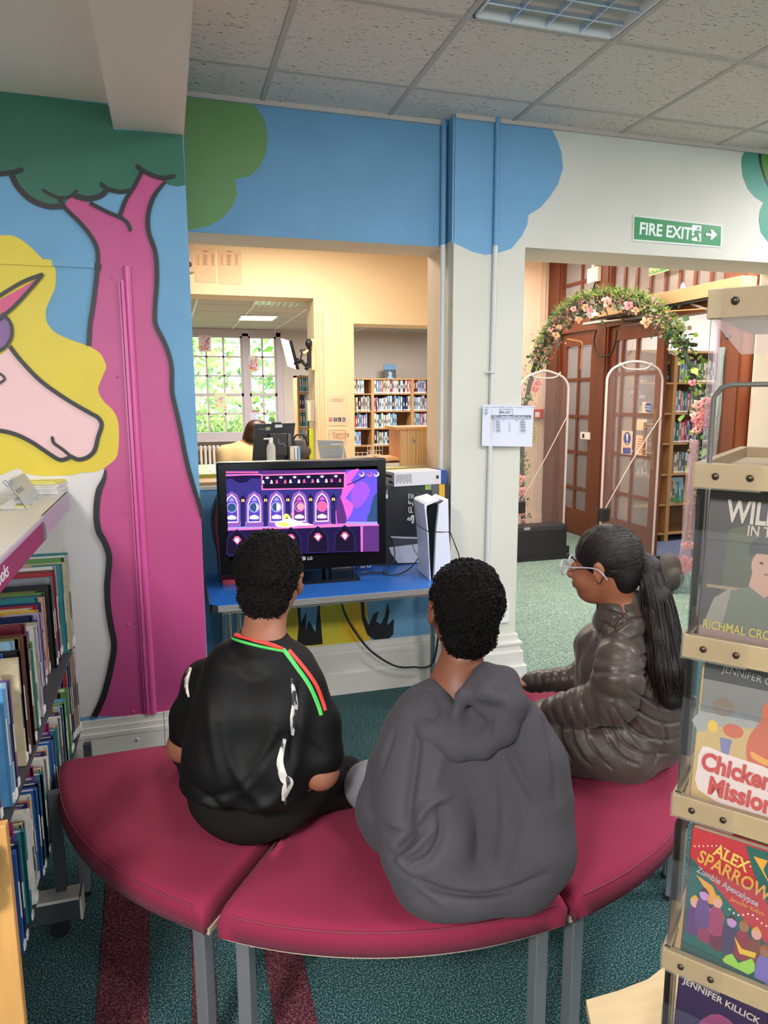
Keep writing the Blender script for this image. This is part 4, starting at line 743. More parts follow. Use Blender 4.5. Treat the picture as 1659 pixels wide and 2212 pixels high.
# ================= spinner rack with paperbacks =================
az = math.radians(-38.3); U = np.array((.62, -.785, 0)); U /= np.linalg.norm(U); NRM = np.array((-U[1]*-1, 0, 0)); NRM = np.array((U[1], -U[0], 0))   # outward normal
P0 = PD(1483, 1405, .97); P0[2] = 0
Ms = Matrix(((U[0], -NRM[0], 0, P0[0]), (U[1], -NRM[1], 0, P0[1]), (0, 0, 1, 0), (0, 0, 0, 1)))    # local x along face, y inwards, z up
SW = .36
sp = thing('book_spinner', (P0[0]+U[0]*SW/2-NRM[0]*SW/2, P0[1]+U[1]*SW/2-NRM[1]*SW/2, 0), 'tall acrylic and beige wood book spinner at the right edge', 'display stand')
bei = mat('spinner_beige', '#9c8765', .5, noise=.06, nscale=8, stretch=(1, 6, 6)); screwm = mat('screw_bronze', '#4c4236', .35, .8); bframe = mat('spinner_frame_grey', '#5a5852', .4)
def lev(px, py): 
    d = ray(px, py); n3 = np.array((NRM[0], NRM[1], 0)); t = (P0-CAM)@n3/(d@n3); return (CAM+d*t)[2]
Zs = [lev(1483, 1392), lev(1463, 1735), lev(1447, 2070)]; zc1 = lev(1503, 1040); zc0 = lev(1525, 690)
pitch_ = Zs[0]-Zs[1]; tiers = [Zs[0]+pitch_-.002, Zs[0], Zs[1], Zs[2], Zs[2]-pitch_]
def sm(name, fn, **kw):
    m = MB(); m.M = Ms; fn(m); return m.build(name, sp, **kw)
for k, z in enumerate(tiers):
    sm('tier_board', lambda m: m.box((0.006, .006, z-.012), (SW-.006, SW-.006, z+.0), bei))
    for a_, b_ in (((-.004, -.006, z-.016), (SW+.004, .006, z+.016)), ((-.004, SW-.006, z-.016), (SW+.004, SW+.006, z+.016)), ((-.006, 0, z-.016), (.006, SW, z+.016)), ((SW-.006, 0, z-.016), (SW+.006, SW, z+.016))): sm('edge_strip', lambda m: m.box(a_, b_, bei, .001))
    sm('corner_bracket', lambda m: m.box((-.006, -.0075, z-.0175), (.075, -.0055, z+.0175), glass('bracket_clear', (.95, .92, .86), .06)))
    for sx_ in (.022, .062): sm('screw', lambda m: m.ell((sx_, -.0085, z), (.0045, .003, .0045), screwm, 10, 6))
    if k: # sloping tray floor under the books
        sm('tray_slope', lambda m: m.add([(.004, .008, z+.0), (SW-.004, .008, z+.0), (SW-.004, .09, z+.03), (.004, .09, z+.03)], [(0, 1, 2, 3)], mat('tray_tan', '#b99c6c', .5)))
        sm('acrylic_front', lambda m: m.box((.0, -.0045, z+.016), (SW, -.0025, z+.16), acry)); 
        sm('acrylic_side', lambda m: m.box((.0, .0, z+.016), (.002, .09, z+pitch_-.02), acry)); sm('back_board', lambda m: m.box((.012, .13, z), (SW-.01, .135, z+pitch_-.016), mat('spinner_back', '#6c5d4c', .6)))
sm('pole', lambda m: m.tube([(SW/2, SW/2, .361), (SW/2, SW/2, zc0)], .02, steel, 14))
zt0 = tiers[0]
sm('top_frame', lambda m: m.tube([(.012, .002, zt0+.016), (.012, .002, zt0+.10), (.02, .002, zt0+.112), (.032, .002, zt0+.116), (SW-.03, .002, zt0+.116), (SW-.012, .002, zt0+.1), (SW-.012, .002, zt0+.016)], .0032, bframe, 8))
# upper cap
sm('cap', lambda m: m.box((-.002, -.004, zc0-.0), (SW, .006, zc0+.036), bei, .001)); sm('cap', lambda m: m.box((0, 0, zc0+.005), (SW, SW, zc0+.03), bei))
for sx_ in (.03, .095): sm('screw', lambda m: m.ell((sx_, -.006, zc0+.02), (.005, .004, .005), screwm, 10, 6))
sm('corner_bracket', lambda m: m.box((.016, -.006, zc0-.002), (.11, -.0045, zc0+.037), glass('bracket_clear', (.95, .92, .86), .06)))
sm('acrylic_header', lambda m: m.add([(.004, .0, zc0), (SW, .0, zc0), (SW, .001, zc0-.045), (.04, .001, zc0-.045), (.02, .0005, zc0-.02)], [(0, 1, 2, 3, 4)], glass('header_clear', (.78, .70, .66), .28)))
sm('upright', lambda m: m.box((.002, .002, zt0+.0), (.012, .006, zc0), glass('bracket_clear2', (.93, .93, .97), .06))); sm('upright', lambda m: m.box((SW-.012, SW-.012, zt0), (SW-.002, SW-.002, zc0), glass('bracket_clear2', (.93, .93, .97), .06)))
bz = Zs[2]-.075
q = PZ(1268, 2152, .42); 
base_pts = smooth_pts([(-.16, -.03), (-.13, .09), (-.05, .16), (.1, .2), (.3, .2), (.42, .1), (.44, -.1), (.3, -.22), (.05, -.2), (-.1, -.12)], 3, True)
def zfor(px, py, xy):  # height at which the pixel ray passes over a plan point
    d = ray(px, py); s_ = (xy[0]*d[0]+xy[1]*d[1])/(d[0]**2+d[1]**2); return EYE+s_*d[2]
# books in the pockets (top-level things)
titles = [('near-black paperback about a boy, titled William, in the top pocket of the spinner', '#3b352f'), ('sandy paperback titled Chicken Mission in the second pocket of the spinner', '#b1935f'), ('red and green paperback titled Alex Sparrow in the third pocket of the spinner', '#a32c30'), ('dark purple paperback by an author named Killick in the lowest visible pocket of the spinner', '#2f1f3d')]
def cover(k):
    z = tiers[k+1]; lab, colr = titles[k]; W, H, T = ((.138, .218, .018), (.130, .212, .016), (.113, .198, .018), (.120, .198, .018))[k]
    xo = (.004, .010, .012, .008)[k]; 
    t = bpy.data.objects.new('book', None); COL.objects.link(t); tag(t, lab, 'book', 'paperbacks on the spinner')
    Mb = Ms @ Matrix.Translation((xo+.004, .012, z-.004)) @ Matrix.Rotation(math.radians(-9), 4, 'X') @ Matrix.Rotation(math.radians(90), 4, 'X')
    # cover frame: x right, y up, z towards viewer
    t.matrix_basis = Matrix.Translation(Mb.to_translation()); MPI[t.name] = t.matrix_basis.inverted()
    cm = mat('paperback_%d' % k, colr, .35); m = MB(); m.M = Mb
    m.box((0, 0, -T), (W, H, -T+.0008), cm); m.box((0, 0, -.0008), (W, H, 0), cm); m.box((0, 0, -T), (.0012, H, 0), cm); m.build('cover', t)
    m = MB(); m.M = Mb; m.box((.0012, .002, -T+.001), (W-.001, H-.002, -.001), pages); m.build('page_block', t)
    n = (Mb.to_3x3() @ Vector((0, 0, 1))); g = Flat(lambda x, y: np.array(Mb @ Vector((x*W, y*H, 0))), n, .00005)
    return t, g, Mb, W, H
def tx(t, s, size, x, y, m, Mb, W, H, ang=0, bold=0, sx=1, k=.0022):
    R3 = Mb.to_3x3(); c_, s_ = math.cos(ang), math.sin(ang); o = Mb @ Vector((x*W, y*H, k))
    return text('lettering', s, size, o, R3 @ Vector((c_, s_, 0)), R3 @ Vector((-s_, c_, 0)), m, t, .0002, bold=bold, sx=sx)
cr = lambda n, c_: mat('print_'+n, c_, .45)
# book 1
t, g, Mb, W, H = cover(0)
g.rect(0.02, .70, .98, .99, cr('soot', '#2b2724')); g.rect(0.02, .02, .98, .14, cr('dustpink', '#7f655a')); g.fill([(.18, .14), (.2, .75), (.5, .82), (1, .8), (1, .14)], cr('moss', '#3f4228')); g.rect(.05, .38, .4, .4, cr('rail', '#7c6a4a'))
gs = lambda P, m_, sm_=0: g.fill([(x_-.2, y_) for x_, y_ in P], m_, sm_); gd = lambda c_, r_, m_, ry_=None: g.disc((c_[0]-.2, c_[1]), r_, m_, ry_)
gs([(.35, .14), (.4, .3), (.5, .38), (.66, .42), (.85, .42), (1, .36), (1, .14)], cr('waistcoat', '#5a5b48'), 2); gs([(.25, .14), (.33, .32), (.48, .4), (.42, .14)], cr('sleeve', '#7b7362')); gs([(.62, .42), (.64, .5), (.9, .5), (.9, .42), (.76, .36)], cr('skin', '#a37b62')); gd((.77, .55), .145, cr('skin', '#a37b62'), .105)
gs([(.60, .6), (.6, .68), (.7, .73), (.88, .73), (.96, .66), (.95, .57), (.9, .63), (.78, .62), (.66, .62)], cr('soot', '#2b2724'), 2); gd((.71, .565), .018, cr('soot', '#2b2724'), .008); gd((.83, .565), .018, cr('soot', '#2b2724'), .008); g.stroke([(.54, .5), (.60, .5)], .012, cr('lip', '#7c4a42'), 0); g.build('cover_picture', t)
tx(t, 'WILLIAM', .041, .17, .80, cr('bone', '#a39a8f'), Mb, W, H, -.02, .0012, .64); tx(t, 'IN TROUBLE', .019, .36, .725, cr('bone', '#a39a8f'), Mb, W, H, -.02, .0003, .78); tx(t, 'RICHMAL CROMPTON', .0165, .05, .125, cr('mustard', '#a8973a'), Mb, W, H, -.03, .0003, .76); tx(t, 'WITH A FOREWORD BY RICHARD', .0085, .07, .055, cr('bone', '#a39a8f'), Mb, W, H, -.02, 0, .78)
# book 2
t, g, Mb, W, H = cover(1)
g.rect(.02, .62, .98, .99, cr('slate', '#6b6a66')); g.rect(.02, .86, .98, .99, cr('soot2', '#3a3a3a')); g.fill([(.02, .5), (.2, .56), (.5, .6), (1, .58), (1, .64), (.02, .64)], cr('mist', '#8f8b80'), 2); g.disc((.24, .70), .11, cr('boulder', '#6f5f4f'), .06)
g.fill([(.55, .36), (.5, .45), (.52, .56), (.60, .66), (.62, .76), (.68, .8), (.74, .76), (.76, .64), (.86, .55), (.88, .44), (.82, .35), (.7, .31)], cr('terracotta', '#b0573c'), 3); g.disc((.36, .56), .10, cr('terracotta', '#b0573c'), .045); g.disc((.98, .55), .12, cr('terracotta', '#b0573c'), .05); g.fill([(.55, .46), (.7, .43), (.88, .46), (.87, .42), (.7, .39), (.56, .42)], cr('sash', '#c98b3c'), 2); g.fill([(.24, .50), (.36, .5), (.34, .40), (.27, .39)], cr('pail', '#6a6a8a')); g.disc((.16, .56), .05, cr('chick', '#c9a23a'), .04)
g.fill([(.6, .36), (.63, .36), (.64, .3), (.72, .27), (.64, .28), (.60, .25), (.57, .28), (.5, .27), (.59, .31)], cr('chick', '#c9a23a')); g.fill([(.08, .12), (.05, .26), (.08, .41), (.3, .40), (1, .33), (1, .03), (.5, .05)], cr('halo', '#cdb9ac'), 2); g.build('cover_picture', t)
tx(t, 'Chicken', .034, .08, .27, cr('brick', '#b23a32'), Mb, W, H, -.07, .0014, .80); tx(t, 'Mission', .034, .17, .12, cr('brick', '#b23a32'), Mb, W, H, -.06, .0014, .80); tx(t, 'JENNIFER GRAY', .014, .2, .93, cr('ash', '#8c8c88'), Mb, W, H, -.10, 0, .85); tx(t, 'The Mystery of', .007, .6, .04, cr('ochre', '#8d6a36'), Mb, W, H, -.05)
# book 3
t, g, Mb, W, H = cover(2)
dg = cr('forest', '#1f5148'); g.fill([(0.01, .01), (.99, .01), (.99, .34), (.6, .5), (.01, .78)], dg); g.fill([(.99, .56), (.99, .99), (.62, .99), (.75, .8)], dg); g.fill([(.10, .66), (.3, .62), (.42, .5), (.26, .48), (.22, .58)], cr('bolt', '#c98a30')); g.fill([(.72, .93), (.95, .75), (.84, .86), (.88, .93)], cr('bolt', '#c98a30'))
for i in range(14): g.disc((.05+i*.05, .93-.10*abs(i-6)/9+.0), .009, cr('bone2', '#cfc3b0'), .006, 8)
for i in range(9): g.disc((.52+i*.052, .50-.02*math.sin(i)), .011, cr('bone2', '#cfc3b0'), .007, 8)
rr = random.Random(5)
for i, (x, y, cc) in enumerate(((.12, .40, '#50305c'), (.27, .38, '#7c2c44'), (.42, .36, '#5a2030'), (.38, .46, '#8a3050'), (.56, .36, '#40304c'), (.70, .36, '#7a2430'), (.84, .34, '#6a3a28'), (.22, .48, '#5a3a68'), (.95, .24, '#6a5a94'))):
    g.fill([(x-.08, y-.17), (x-.07, y), (x, y+.03), (x+.07, y), (x+.08, y-.17)], cr('kid%d' % i, cc), 2); g.disc((x, y+.06), .055, cr('face%d' % (i % 3), ('#c08a78', '#a878a0', '#8a5a3c')[i % 3]), .04); g.fill([(x-.06, y+.07), (x, y+.115), (x+.06, y+.07), (x, y+.085)], cr('hair%d' % (i % 3), ('#c08a2a', '#35221c', '#8a4a20')[i % 3]), 2)
g.fill([(.5, .13), (.6, .2), (.68, .15), (.82, .22), (.86, .14), (.74, .08), (.6, .09)], cr('lime', '#b5b52e'), 2); g.fill([(.6, .33), (.7, .26), (.86, .27), (.85, .23), (.68, .22)], cr('scarf', '#c9a02a')); g.fill([(.01, .01), (.99, .01), (.99, .09), (.01, .14)], cr('ground', '#2a4a42')); g.build('cover_picture', t)
tx(t, 'ALEX', .024, .27, .855, cr('gold3', '#c4a24a'), Mb, W, H, -.22, .0006, .80); tx(t, 'SPARROW', .0265, .09, .77, cr('gold4', '#b9893f'), Mb, W, H, -.24, .0006, .78); tx(t, 'Zumbie Apocalypse', .0125, .10, .69, cr('ash2', '#a39a98'), Mb, W, H, -.24, .0002, .84); tx(t, 'and the', .006, .42, .655, cr('ash2', '#a39a98'), Mb, W, H, -.24); tx(t, 'Jennifer Killick', .0075, .52, .57, cr('bolt', '#c98a30'), Mb, W, H, -.12)
# book 4
t, g, Mb, W, H = cover(3)
g.fill([(.2, .2), (.25, .6), (.5, .78), (.8, .66), (.85, .3)], cr('glow', '#7c3a5c'), 3); g.disc((.5, .55), .2, cr('glow2', '#b0768c'), .1); g.build('cover_picture', t)
tx(t, 'JENNIFER KILLICK', .0135, .06, .90, cr('bone', '#a39a8f'), Mb, W, H, -.12, .0003, .98)
# books lying in the pocket row above the first, seen through the acrylic
for k, (cname, x_) in enumerate((('maroon', .03), ('brown', .13), ('black', .22))):
    M_ = Ms @ Matrix.Translation((x_, .14, tiers[1]+.19 if k < 0 else tiers[1]+.13)); 
    put_book(None, .05, .12, .10, cname, f"dark {cname} book standing behind the acrylic at the spinner's top pocket, {ORD[k]} from the left", 'books inside the spinner', M_)
# round ply base plate at the bottom
bx_ = [(1268, 2152), (1300, 2138), (1340, 2132), (1400, 2122), (1445, 2100)]
zb_ = .36; c4 = np.array(Ms @ Vector((SW/2, SW/2, 0)))
bs = thing('plywood_stool', (float(c4[0]), float(c4[1])-.05, 0), 'pale plywood curved platform at the foot of the spinner', 'platform')
ptsb = [PZ(1266, 2160, zb_)[:2], PZ(1335, 2140, zb_)[:2], PZ(1400, 2115, zb_)[:2], PZ(1470, 2060, zb_)[:2], PZ(1640, 2030, zb_)[:2], PZ(1850, 2250, zb_)[:2], PZ(1500, 2560, zb_)[:2], PZ(1300, 2330, zb_)[:2]]
plym = mat('ply_pale', '#c9b186', .45, noise=.06, nscale=6, stretch=(1, 8, 1)); MB().prism([tuple(p) for p in ptsb], zb_-.018, zb_, plym).build('top_board', bs)
for pxy in (ptsb[0]+(ptsb[5]-ptsb[0])*.15, ptsb[5]+(ptsb[0]-ptsb[5])*.12): MB().box((pxy[0]-.015, pxy[1]-.015, 0), (pxy[0]+.015, pxy[1]+.015, zb_-.018), plym).build('leg', bs)
# ================= people: continuous surfaces from blended volumes =================
def nv(v): v = np.array(v, float); return v/np.linalg.norm(v)
class Vol:
    def __init__(s, h=.006, k=.02): s.h = h; s.k = k; s.L = []
    def cap(s, a, b, ra, rb=None, k=None, quilt=None, sub=False): s.L.append(('c', np.array(a, float), np.array(b, float), ra, ra if rb is None else rb, k, quilt, sub)); return s
    def chain(s, pts, rs, k=None, quilt=None):
        for i in range(len(pts)-1): s.cap(pts[i], pts[i+1], rs[i], rs[i+1], k, quilt)
        return s
    def ell(s, c, r, R=None, k=None, sub=False): s.L.append(('e', np.array(c, float), np.array(r, float), np.eye(3) if R is None else np.array(R), None, k, None, sub)); return s
    def plane(s, p, n, k=None): s.L.append(('p', np.array(p, float), nv(n), None, None, k, None, True)); return s
    def mesh(s, name, m, parent=None, disp=None, smooth=1, **kw):
        lo = np.array([1e9]*3); hi = -lo
        for q in s.L:
            if q[7]: continue
            if q[0] == 'c': r = max(q[3], q[4])+.01; lo = np.minimum(lo, np.minimum(q[1], q[2])-r); hi = np.maximum(hi, np.maximum(q[1], q[2])+r)
            else: r = max(q[2]); lo = np.minimum(lo, q[1]-r); hi = np.maximum(hi, q[1]+r)
        h = s.h; lo -= 3*h+.012; hi += 3*h+.012; n = np.ceil((hi-lo)/h).astype(int)+1
        F = np.full(n, .25, np.float32)
        ax = [lo[i]+h*np.arange(n[i]) for i in range(3)]
        for q in s.L:
            kk = q[5] or s.k; mg = kk+.03
            if q[0] == 'c': r = max(q[3], q[4]); l = np.minimum(q[1], q[2])-r-mg; u = np.maximum(q[1], q[2])+r+mg
            elif q[0] == 'e': r = max(q[2]); l = q[1]-r-mg; u = q[1]+r+mg
            else: l = lo; u = hi
            i0 = np.clip(np.floor((l-lo)/h).astype(int), 0, n-1); i1 = np.clip(np.ceil((u-lo)/h).astype(int)+1, 1, n)
            if np.any(i1 <= i0): continue
            sl_ = tuple(slice(i0[i], i1[i]) for i in range(3)); X, Y, Z = np.meshgrid(*[ax[i][sl_[i]] for i in range(3)], indexing='ij')
            if q[0] == 'c':
                ab = q[2]-q[1]; L2 = max(ab@ab, 1e-9); px, py, pz = X-q[1][0], Y-q[1][1], Z-q[1][2]
                t = np.clip((px*ab[0]+py*ab[1]+pz*ab[2])/L2, 0, 1); d = np.sqrt((px-t*ab[0])**2+(py-t*ab[1])**2+(pz-t*ab[2])**2); rr = q[3]+(q[4]-q[3])*t
                if q[6]:
                    sp_, am = q[6][0], q[6][1]; ph = t*math.sqrt(L2)/sp_+(q[6][2] if len(q[6]) > 2 else 0); rr = rr+am*(np.abs(np.sin(np.pi*ph))**.55-.75)
                d = d-rr
            elif q[0] == 'e':
                P = np.stack([X-q[1][0], Y-q[1][1], Z-q[1][2]], -1) @ q[3]; k0 = np.sqrt((P/q[2])**2 @ np.ones(3)); k1 = np.sqrt((P/q[2]**2)**2 @ np.ones(3)); d = k0*(k0-1)/np.maximum(k1, 1e-6)
            else: d = (X-q[1][0])*q[2][0]+(Y-q[1][1])*q[2][1]+(Z-q[1][2])*q[2][2]
            a = F[sl_]
            if q[7]:
                b = -d; hh = np.clip(.5-.5*(a-b)/kk, 0, 1); F[sl_] = a*(1-hh)+b*hh+kk*hh*(1-hh)
            else: hh = np.clip(.5+.5*(a-d)/kk, 0, 1); F[sl_] = a*(1-hh)+d*hh-kk*hh*(1-hh)
        # surface nets
        C = F < 0; c8 = np.zeros(np.array(F.shape)-1, np.int8)
        for i in (0, 1):
            for j in (0, 1):
                for k in (0, 1): c8 += C[i:F.shape[0]-1+i, j:F.shape[1]-1+j, k:F.shape[2]-1+k]
        act = np.argwhere((c8 > 0) & (c8 < 8)); idx = -np.ones(c8.shape, np.int32); idx[tuple(act.T)] = np.arange(len(act))
        acc = np.zeros((len(act), 3)); cnt = np.zeros(len(act))
        E = [((i, j, k), a_) for a_ in range(3) for i in (0, 1) for j in (0, 1) for k in (0, 1) if (i, j, k)[a_] == 0]
        for o, a_ in E:
            p = act+np.array(o); q2 = p.copy(); q2[:, a_] += 1; f0 = F[tuple(p.T)]; f1 = F[tuple(q2.T)]; mk = (f0 < 0) != (f1 < 0)
            t = np.where(mk, f0/np.where(mk, f0-f1, 1), 0); pp_ = p.astype(float); pp_[:, a_] += t; acc += pp_*mk[:, None]; cnt += mk
        V = lo+h*acc/np.maximum(cnt, 1)[:, None]
        faces = []
        for a_ in range(3):
            sh = [slice(0, None)]*3; f0 = F[tuple(slice(0, F.shape[i]-1) if i == a_ else slice(1, F.shape[i]-1) for i in range(3))]; f1 = F[tuple(slice(1, F.shape[i]) if i == a_ else slice(1, F.shape[i]-1) for i in range(3))]
            mk = np.argwhere((f0 < 0) != (f1 < 0)); b, c_ = [(1, 2), (2, 0), (0, 1)][a_]; base = mk.copy()
            for i in range(3):
                if i != a_: base[:, i] += 1
            def vi(db, dc): p = base.copy(); p[:, b] -= db; p[:, c_] -= dc; return idx[tuple(p.T)]
            qd = np.stack([vi(1, 1), vi(0, 1), vi(0, 0), vi(1, 0)], 1); ins = f0[tuple(mk.T)] < 0; qd[~ins] = qd[~ins][:, ::-1]; faces.append(qd)
        Q = np.concatenate(faces); Q = Q[(Q >= 0).all(1)]
        for _ in range(smooth):
            e0 = np.concatenate([Q[:, [0, 1]], Q[:, [1, 2]], Q[:, [2, 3]], Q[:, [3, 0]]]); sm_ = np.zeros_like(V); ct = np.zeros(len(V)); np.add.at(sm_, e0[:, 0], V[e0[:, 1]]); np.add.at(ct, e0[:, 0], 1); np.add.at(sm_, e0[:, 1], V[e0[:, 0]]); np.add.at(ct, e0[:, 1], 1)
            V = V*.5+.5*sm_/np.maximum(ct, 1)[:, None]
        if disp is not None:
            N = np.zeros_like(V); fn = np.cross(V[Q[:, 2]]-V[Q[:, 0]], V[Q[:, 3]]-V[Q[:, 1]])
            for i in range(4): np.add.at(N, Q[:, i], fn)
            N /= np.linalg.norm(N, axis=1)[:, None]+1e-12; V = V+N*disp(V, N)[:, None]
        me = bpy.data.meshes.new(name); me.vertices.add(len(V)); me.vertices.foreach_set('co', V.ravel()); me.loops.add(len(Q)*4); me.loops.foreach_set('vertex_index', Q.ravel().astype(np.int32))
        me.polygons.add(len(Q)); me.polygons.foreach_set('loop_start', np.arange(0, len(Q)*4, 4)); me.polygons.foreach_set('loop_total', np.full(len(Q), 4)); me.polygons.foreach_set('use_smooth', np.ones(len(Q), bool)); me.update(calc_edges=True); me.validate()
        me.materials.append(m); o = link(name, me, parent)
        if kw: tag(o, **kw)
        s.V = V; s.Q = Q; return o
def bvh(vol): return BVHTree.FromPolygons([tuple(v) for v in vol.V], [tuple(map(int, q)) for q in vol.Q])
def hit(tree, px, py):
    d = Vector(tuple(ray(px, py))).normalized(); r = tree.ray_cast(Vector((0, 0, EYE)), d); return r[0], r[1]
def strip_on(tree, pts, widths, m, name, parent, off=.0015, n=8, **kw):
    """cloth band laid on a surface: centre line in photograph pixels, widths in pixels"""
    P = smooth_pts([(x, y, w_) for (x, y), w_ in zip(pts, widths)], n); L = []; 
    for i, p in enumerate(P):
        t = P[min(i+1, len(P)-1)]-P[max(i-1, 0)]; t = t[:2]/(np.linalg.norm(t[:2])+1e-9); q = np.array((-t[1], t[0])); row_ = []
        for u in (-.5, -.25, 0, .25, .5):
            a, nn = hit(tree, *(p[:2]+q*p[2]*u))
            if a is None: row_ = None; break
            row_.append(a+nn*(off if abs(u) < .4 else off*.2))
        if row_: L.append(row_)
    if len(L) < 2: return None
    vs = [v for r in L for v in r]; fs = [(i*5+j, i*5+j+1, (i+1)*5+j+1, (i+1)*5+j) for i in range(len(L)-1) for j in range(4)]
    return MB().add(vs, fs, m, True).build(name, parent, **kw)
def rotm(yaw, pitch=0, roll=0): return np.array(Matrix.Rotation(-yaw, 3, 'Z') @ Matrix.Rotation(pitch, 3, 'X') @ Matrix.Rotation(roll, 3, 'Y'))   # yaw: azimuth from +y towards +x
skin_m = lambda n, c_: mat(n, c_, .5, noise=.06, nscale=30, bump=.04, bscale=200)
def head_prims(v, c, R, s=1.0, ears=True):
    c = np.array(c); T = lambda p: c+R@(np.array(p)*s)
    E_ = lambda p, r, k=None, sub=False, RR=None: v.ell(T(p), np.array(r)*s, R if RR is None else R@RR, k, sub)
    E_((0, -.012, .03), (.070, .088, .080)); E_((0, .03, -.03), (.056, .058, .075)); E_((0, .042, -.078), (.034, .038, .028)); E_((0, -.03, -.03), (.056, .06, .06))
    v.cap(T((0, .083, .004)), T((0, .100, -.026)), .008*s, .012*s, .008); E_((-.012, .094, -.03), (.008, .009, .007), .006); E_((.012, .094, -.03), (.008, .009, .007), .006)
    E_((0, .088, -.050), (.020, .010, .006), .006); E_((0, .086, -.059), (.018, .010, .006), .006); v.cap(T((-.022, .094, -.0545)), T((.022, .094, -.0545)), .0018*s, .0018*s, .003, sub=True)
    for sx in (-1, 1):
        E_((sx*.029, .090, .004), (.015, .010, .010), .008, True); E_((sx*.035, .055, -.035), (.022, .024, .022), .02)
        if ears:
            a = .35*sx; RR = np.array(Matrix.Rotation(-a, 3, 'Z')); E_((sx*.076, -.008, .002), (.007, .017, .027), .006, False, RR); E_((sx*.073, -.004, -.022), (.006, .009, .012), .006, False, RR); E_((sx*.083, -.001, .002), (.005, .009, .014), .004, True, RR)
    return T
def eyes(T, R, parent, s=1.0, sk=None):
    for sx in (-1, 1):
        if sk: m = MB(); m.ell(T((sx*.029, .0728, .0075)), (.0122*s, .0118*s, .0098*s), sk, 14, 10, Matrix(R.tolist())); m.build('eyelid', parent)
        m = MB(); m.ell(T((sx*.029, .0735, .004)), (.0105*s,)*3, mat('eye_white', '#e6e2da', .2), 14, 10); m.build('eye', parent)
        p = T((sx*.029, .0812, .0032)); m = MB(); m.ell(p, (.0066*s, .0034*s, .0068*s), mat('iris_brown', '#2c1a12', .15), 12, 6, Matrix(R.tolist())); m.build('iris', parent)
        m = MB(); m.tube(smooth_pts([T((sx*.012, .086, .022)), T((sx*.028, .080, .027)), T((sx*.042, .066, .022))], 4), .0024*s, mat('brow', '#1a1311', .8), 5); m.build('eyebrow', parent)
def hand_prims(v, wrist, d, up, side=1, s=.85, curl=.5):
    """palm and five curled fingers; d = direction of the hand, up = back of the hand"""
    d = nv(d); up = nv(np.array(up)-d*np.dot(up, d)); sd = np.cross(d, up)*side; w_ = np.array(wrist, float)
    v.ell(w_+d*.04*s, (.036*s, .038*s, .015*s), np.stack([sd, d, up], 1), .012)
    for i, L in enumerate((.062, .070, .066, .052)):
        b = w_+d*.072*s+sd*(-.027+.018*i)*s; p = b; dd = d
        for k in range(3): dd = nv(dd-up*curl*(.55+.3*k)*.7); q = p+dd*L*(.42, .32, .26)[k]*s; v.cap(p, q, .0088*s, .0078*s, .003); p = q
    b = w_+d*.025*s-sd*.03*s; q = b+nv(d-sd*.9-up*.3)*.035*s; v.cap(b, q, .011*s, .010*s, .006); v.cap(q, q+nv(d-sd*.1-up*.5)*.028*s, .0095*s, .0085*s, .003)
def hair_short(name, c, R, s, colr, parent, seed, label=None):
    T = lambda p: np.array(c)+R@(np.array(p)*s); v = Vol(.004, .012); hm = mat('hair_'+name, colr, .75, spec=.15, noise=.25, nscale=180, bump=.5, bscale=420)
    v.ell(T((0, -.016, .034)), np.array((.0775, .092, .085))*s, R); v.ell(T((0, -.05, -.028)), np.array((.060, .05, .055))*s, R); v.ell(T((0, -.066, -.045)), np.array((.046, .028, .035))*s, R)
    v.ell(T((0, .125, -.03)), np.array((.085, .09, .088))*s, R, .006, True)
    for sx in (-1, 1): v.ell(T((sx*.082, .0, -.025)), np.array((.019, .030, .052))*s, R, .005, True)
    rg_ = np.random.RandomState(seed); W = rg_.normal(size=(14, 3))*140; PH = rg_.uniform(0, 6, 14)
    def dsp(V, N):
        o = np.zeros(len(V))
        for k in range(14): o += np.sin(V@W[k]+PH[k])
        return o*.0006
    o = v.mesh('hair', hm, parent, dsp, 1); 
    if label: o['label'] = label
    m = MB(); sel = rg_.choice(len(v.V), 3400); Nn = v.V-np.array(T((0, -.01, .0)))
    hm2 = mat('hair_curl_'+name, colr, .55, spec=.22)
    for i in sel:
        p = v.V[i]; n_ = nv(Nn[i]); t = nv(np.cross(n_, rg_.normal(size=3))); b = np.cross(n_, t); r_ = rg_.uniform(.002, .0042)*s; pts = []
        for k in range(5): a = k/4*rg_.uniform(3.0, 5.0); pts.append(p+n_*(.0010+r_*.9*math.sin(a*.6))+t*r_*math.cos(a)+b*r_*math.sin(a))
        m.tube(pts, [.0011*s, .0012*s, .0011*s, .0009*s, .0003], hm2, 3, caps=False)
    m.build('curls', o, kind='stuff'); return o
def folds(spec_, back, amp=1.0):
    """soft cloth folds: each fold a line in photograph pixels with width and height"""
    def f(V, N):
        D = V-CAM; z = D@FW; px = CXP+F_PX*(D@RT)/z; py = CYP-F_PX*(D@UP)/z; vis = np.clip(-(N@FW)*1.5+.3, 0, 1); o = np.zeros(len(V))
        for pts, wd, am in spec_:
            best = np.full(len(V), 1e9); P = smooth_pts(pts, 4)
            for i in range(len(P)-1):
                a = P[i]; ab = P[i+1]-a; L2 = ab@ab+1e-9; t = np.clip(((px-a[0])*ab[0]+(py-a[1])*ab[1])/L2, 0, 1); fade = np.sin(np.pi*np.clip((i+t)/(len(P)-1), 0.04, .96))**.4; d2 = ((px-a[0]-t*ab[0])**2+(py-a[1]-t*ab[1])**2)/(wd*wd); best = np.minimum(best, d2+(1-fade)*1.5)
            o += am*np.exp(-best)
        return o*vis*amp
    return f
def wob(seed, am, fr):
    r = np.random.RandomState(seed); W = r.normal(size=(8, 3))*fr; PH = r.uniform(0, 6, 8); return lambda V: sum(np.sin(V@W[k]+PH[k]) for k in range(8))*am/3
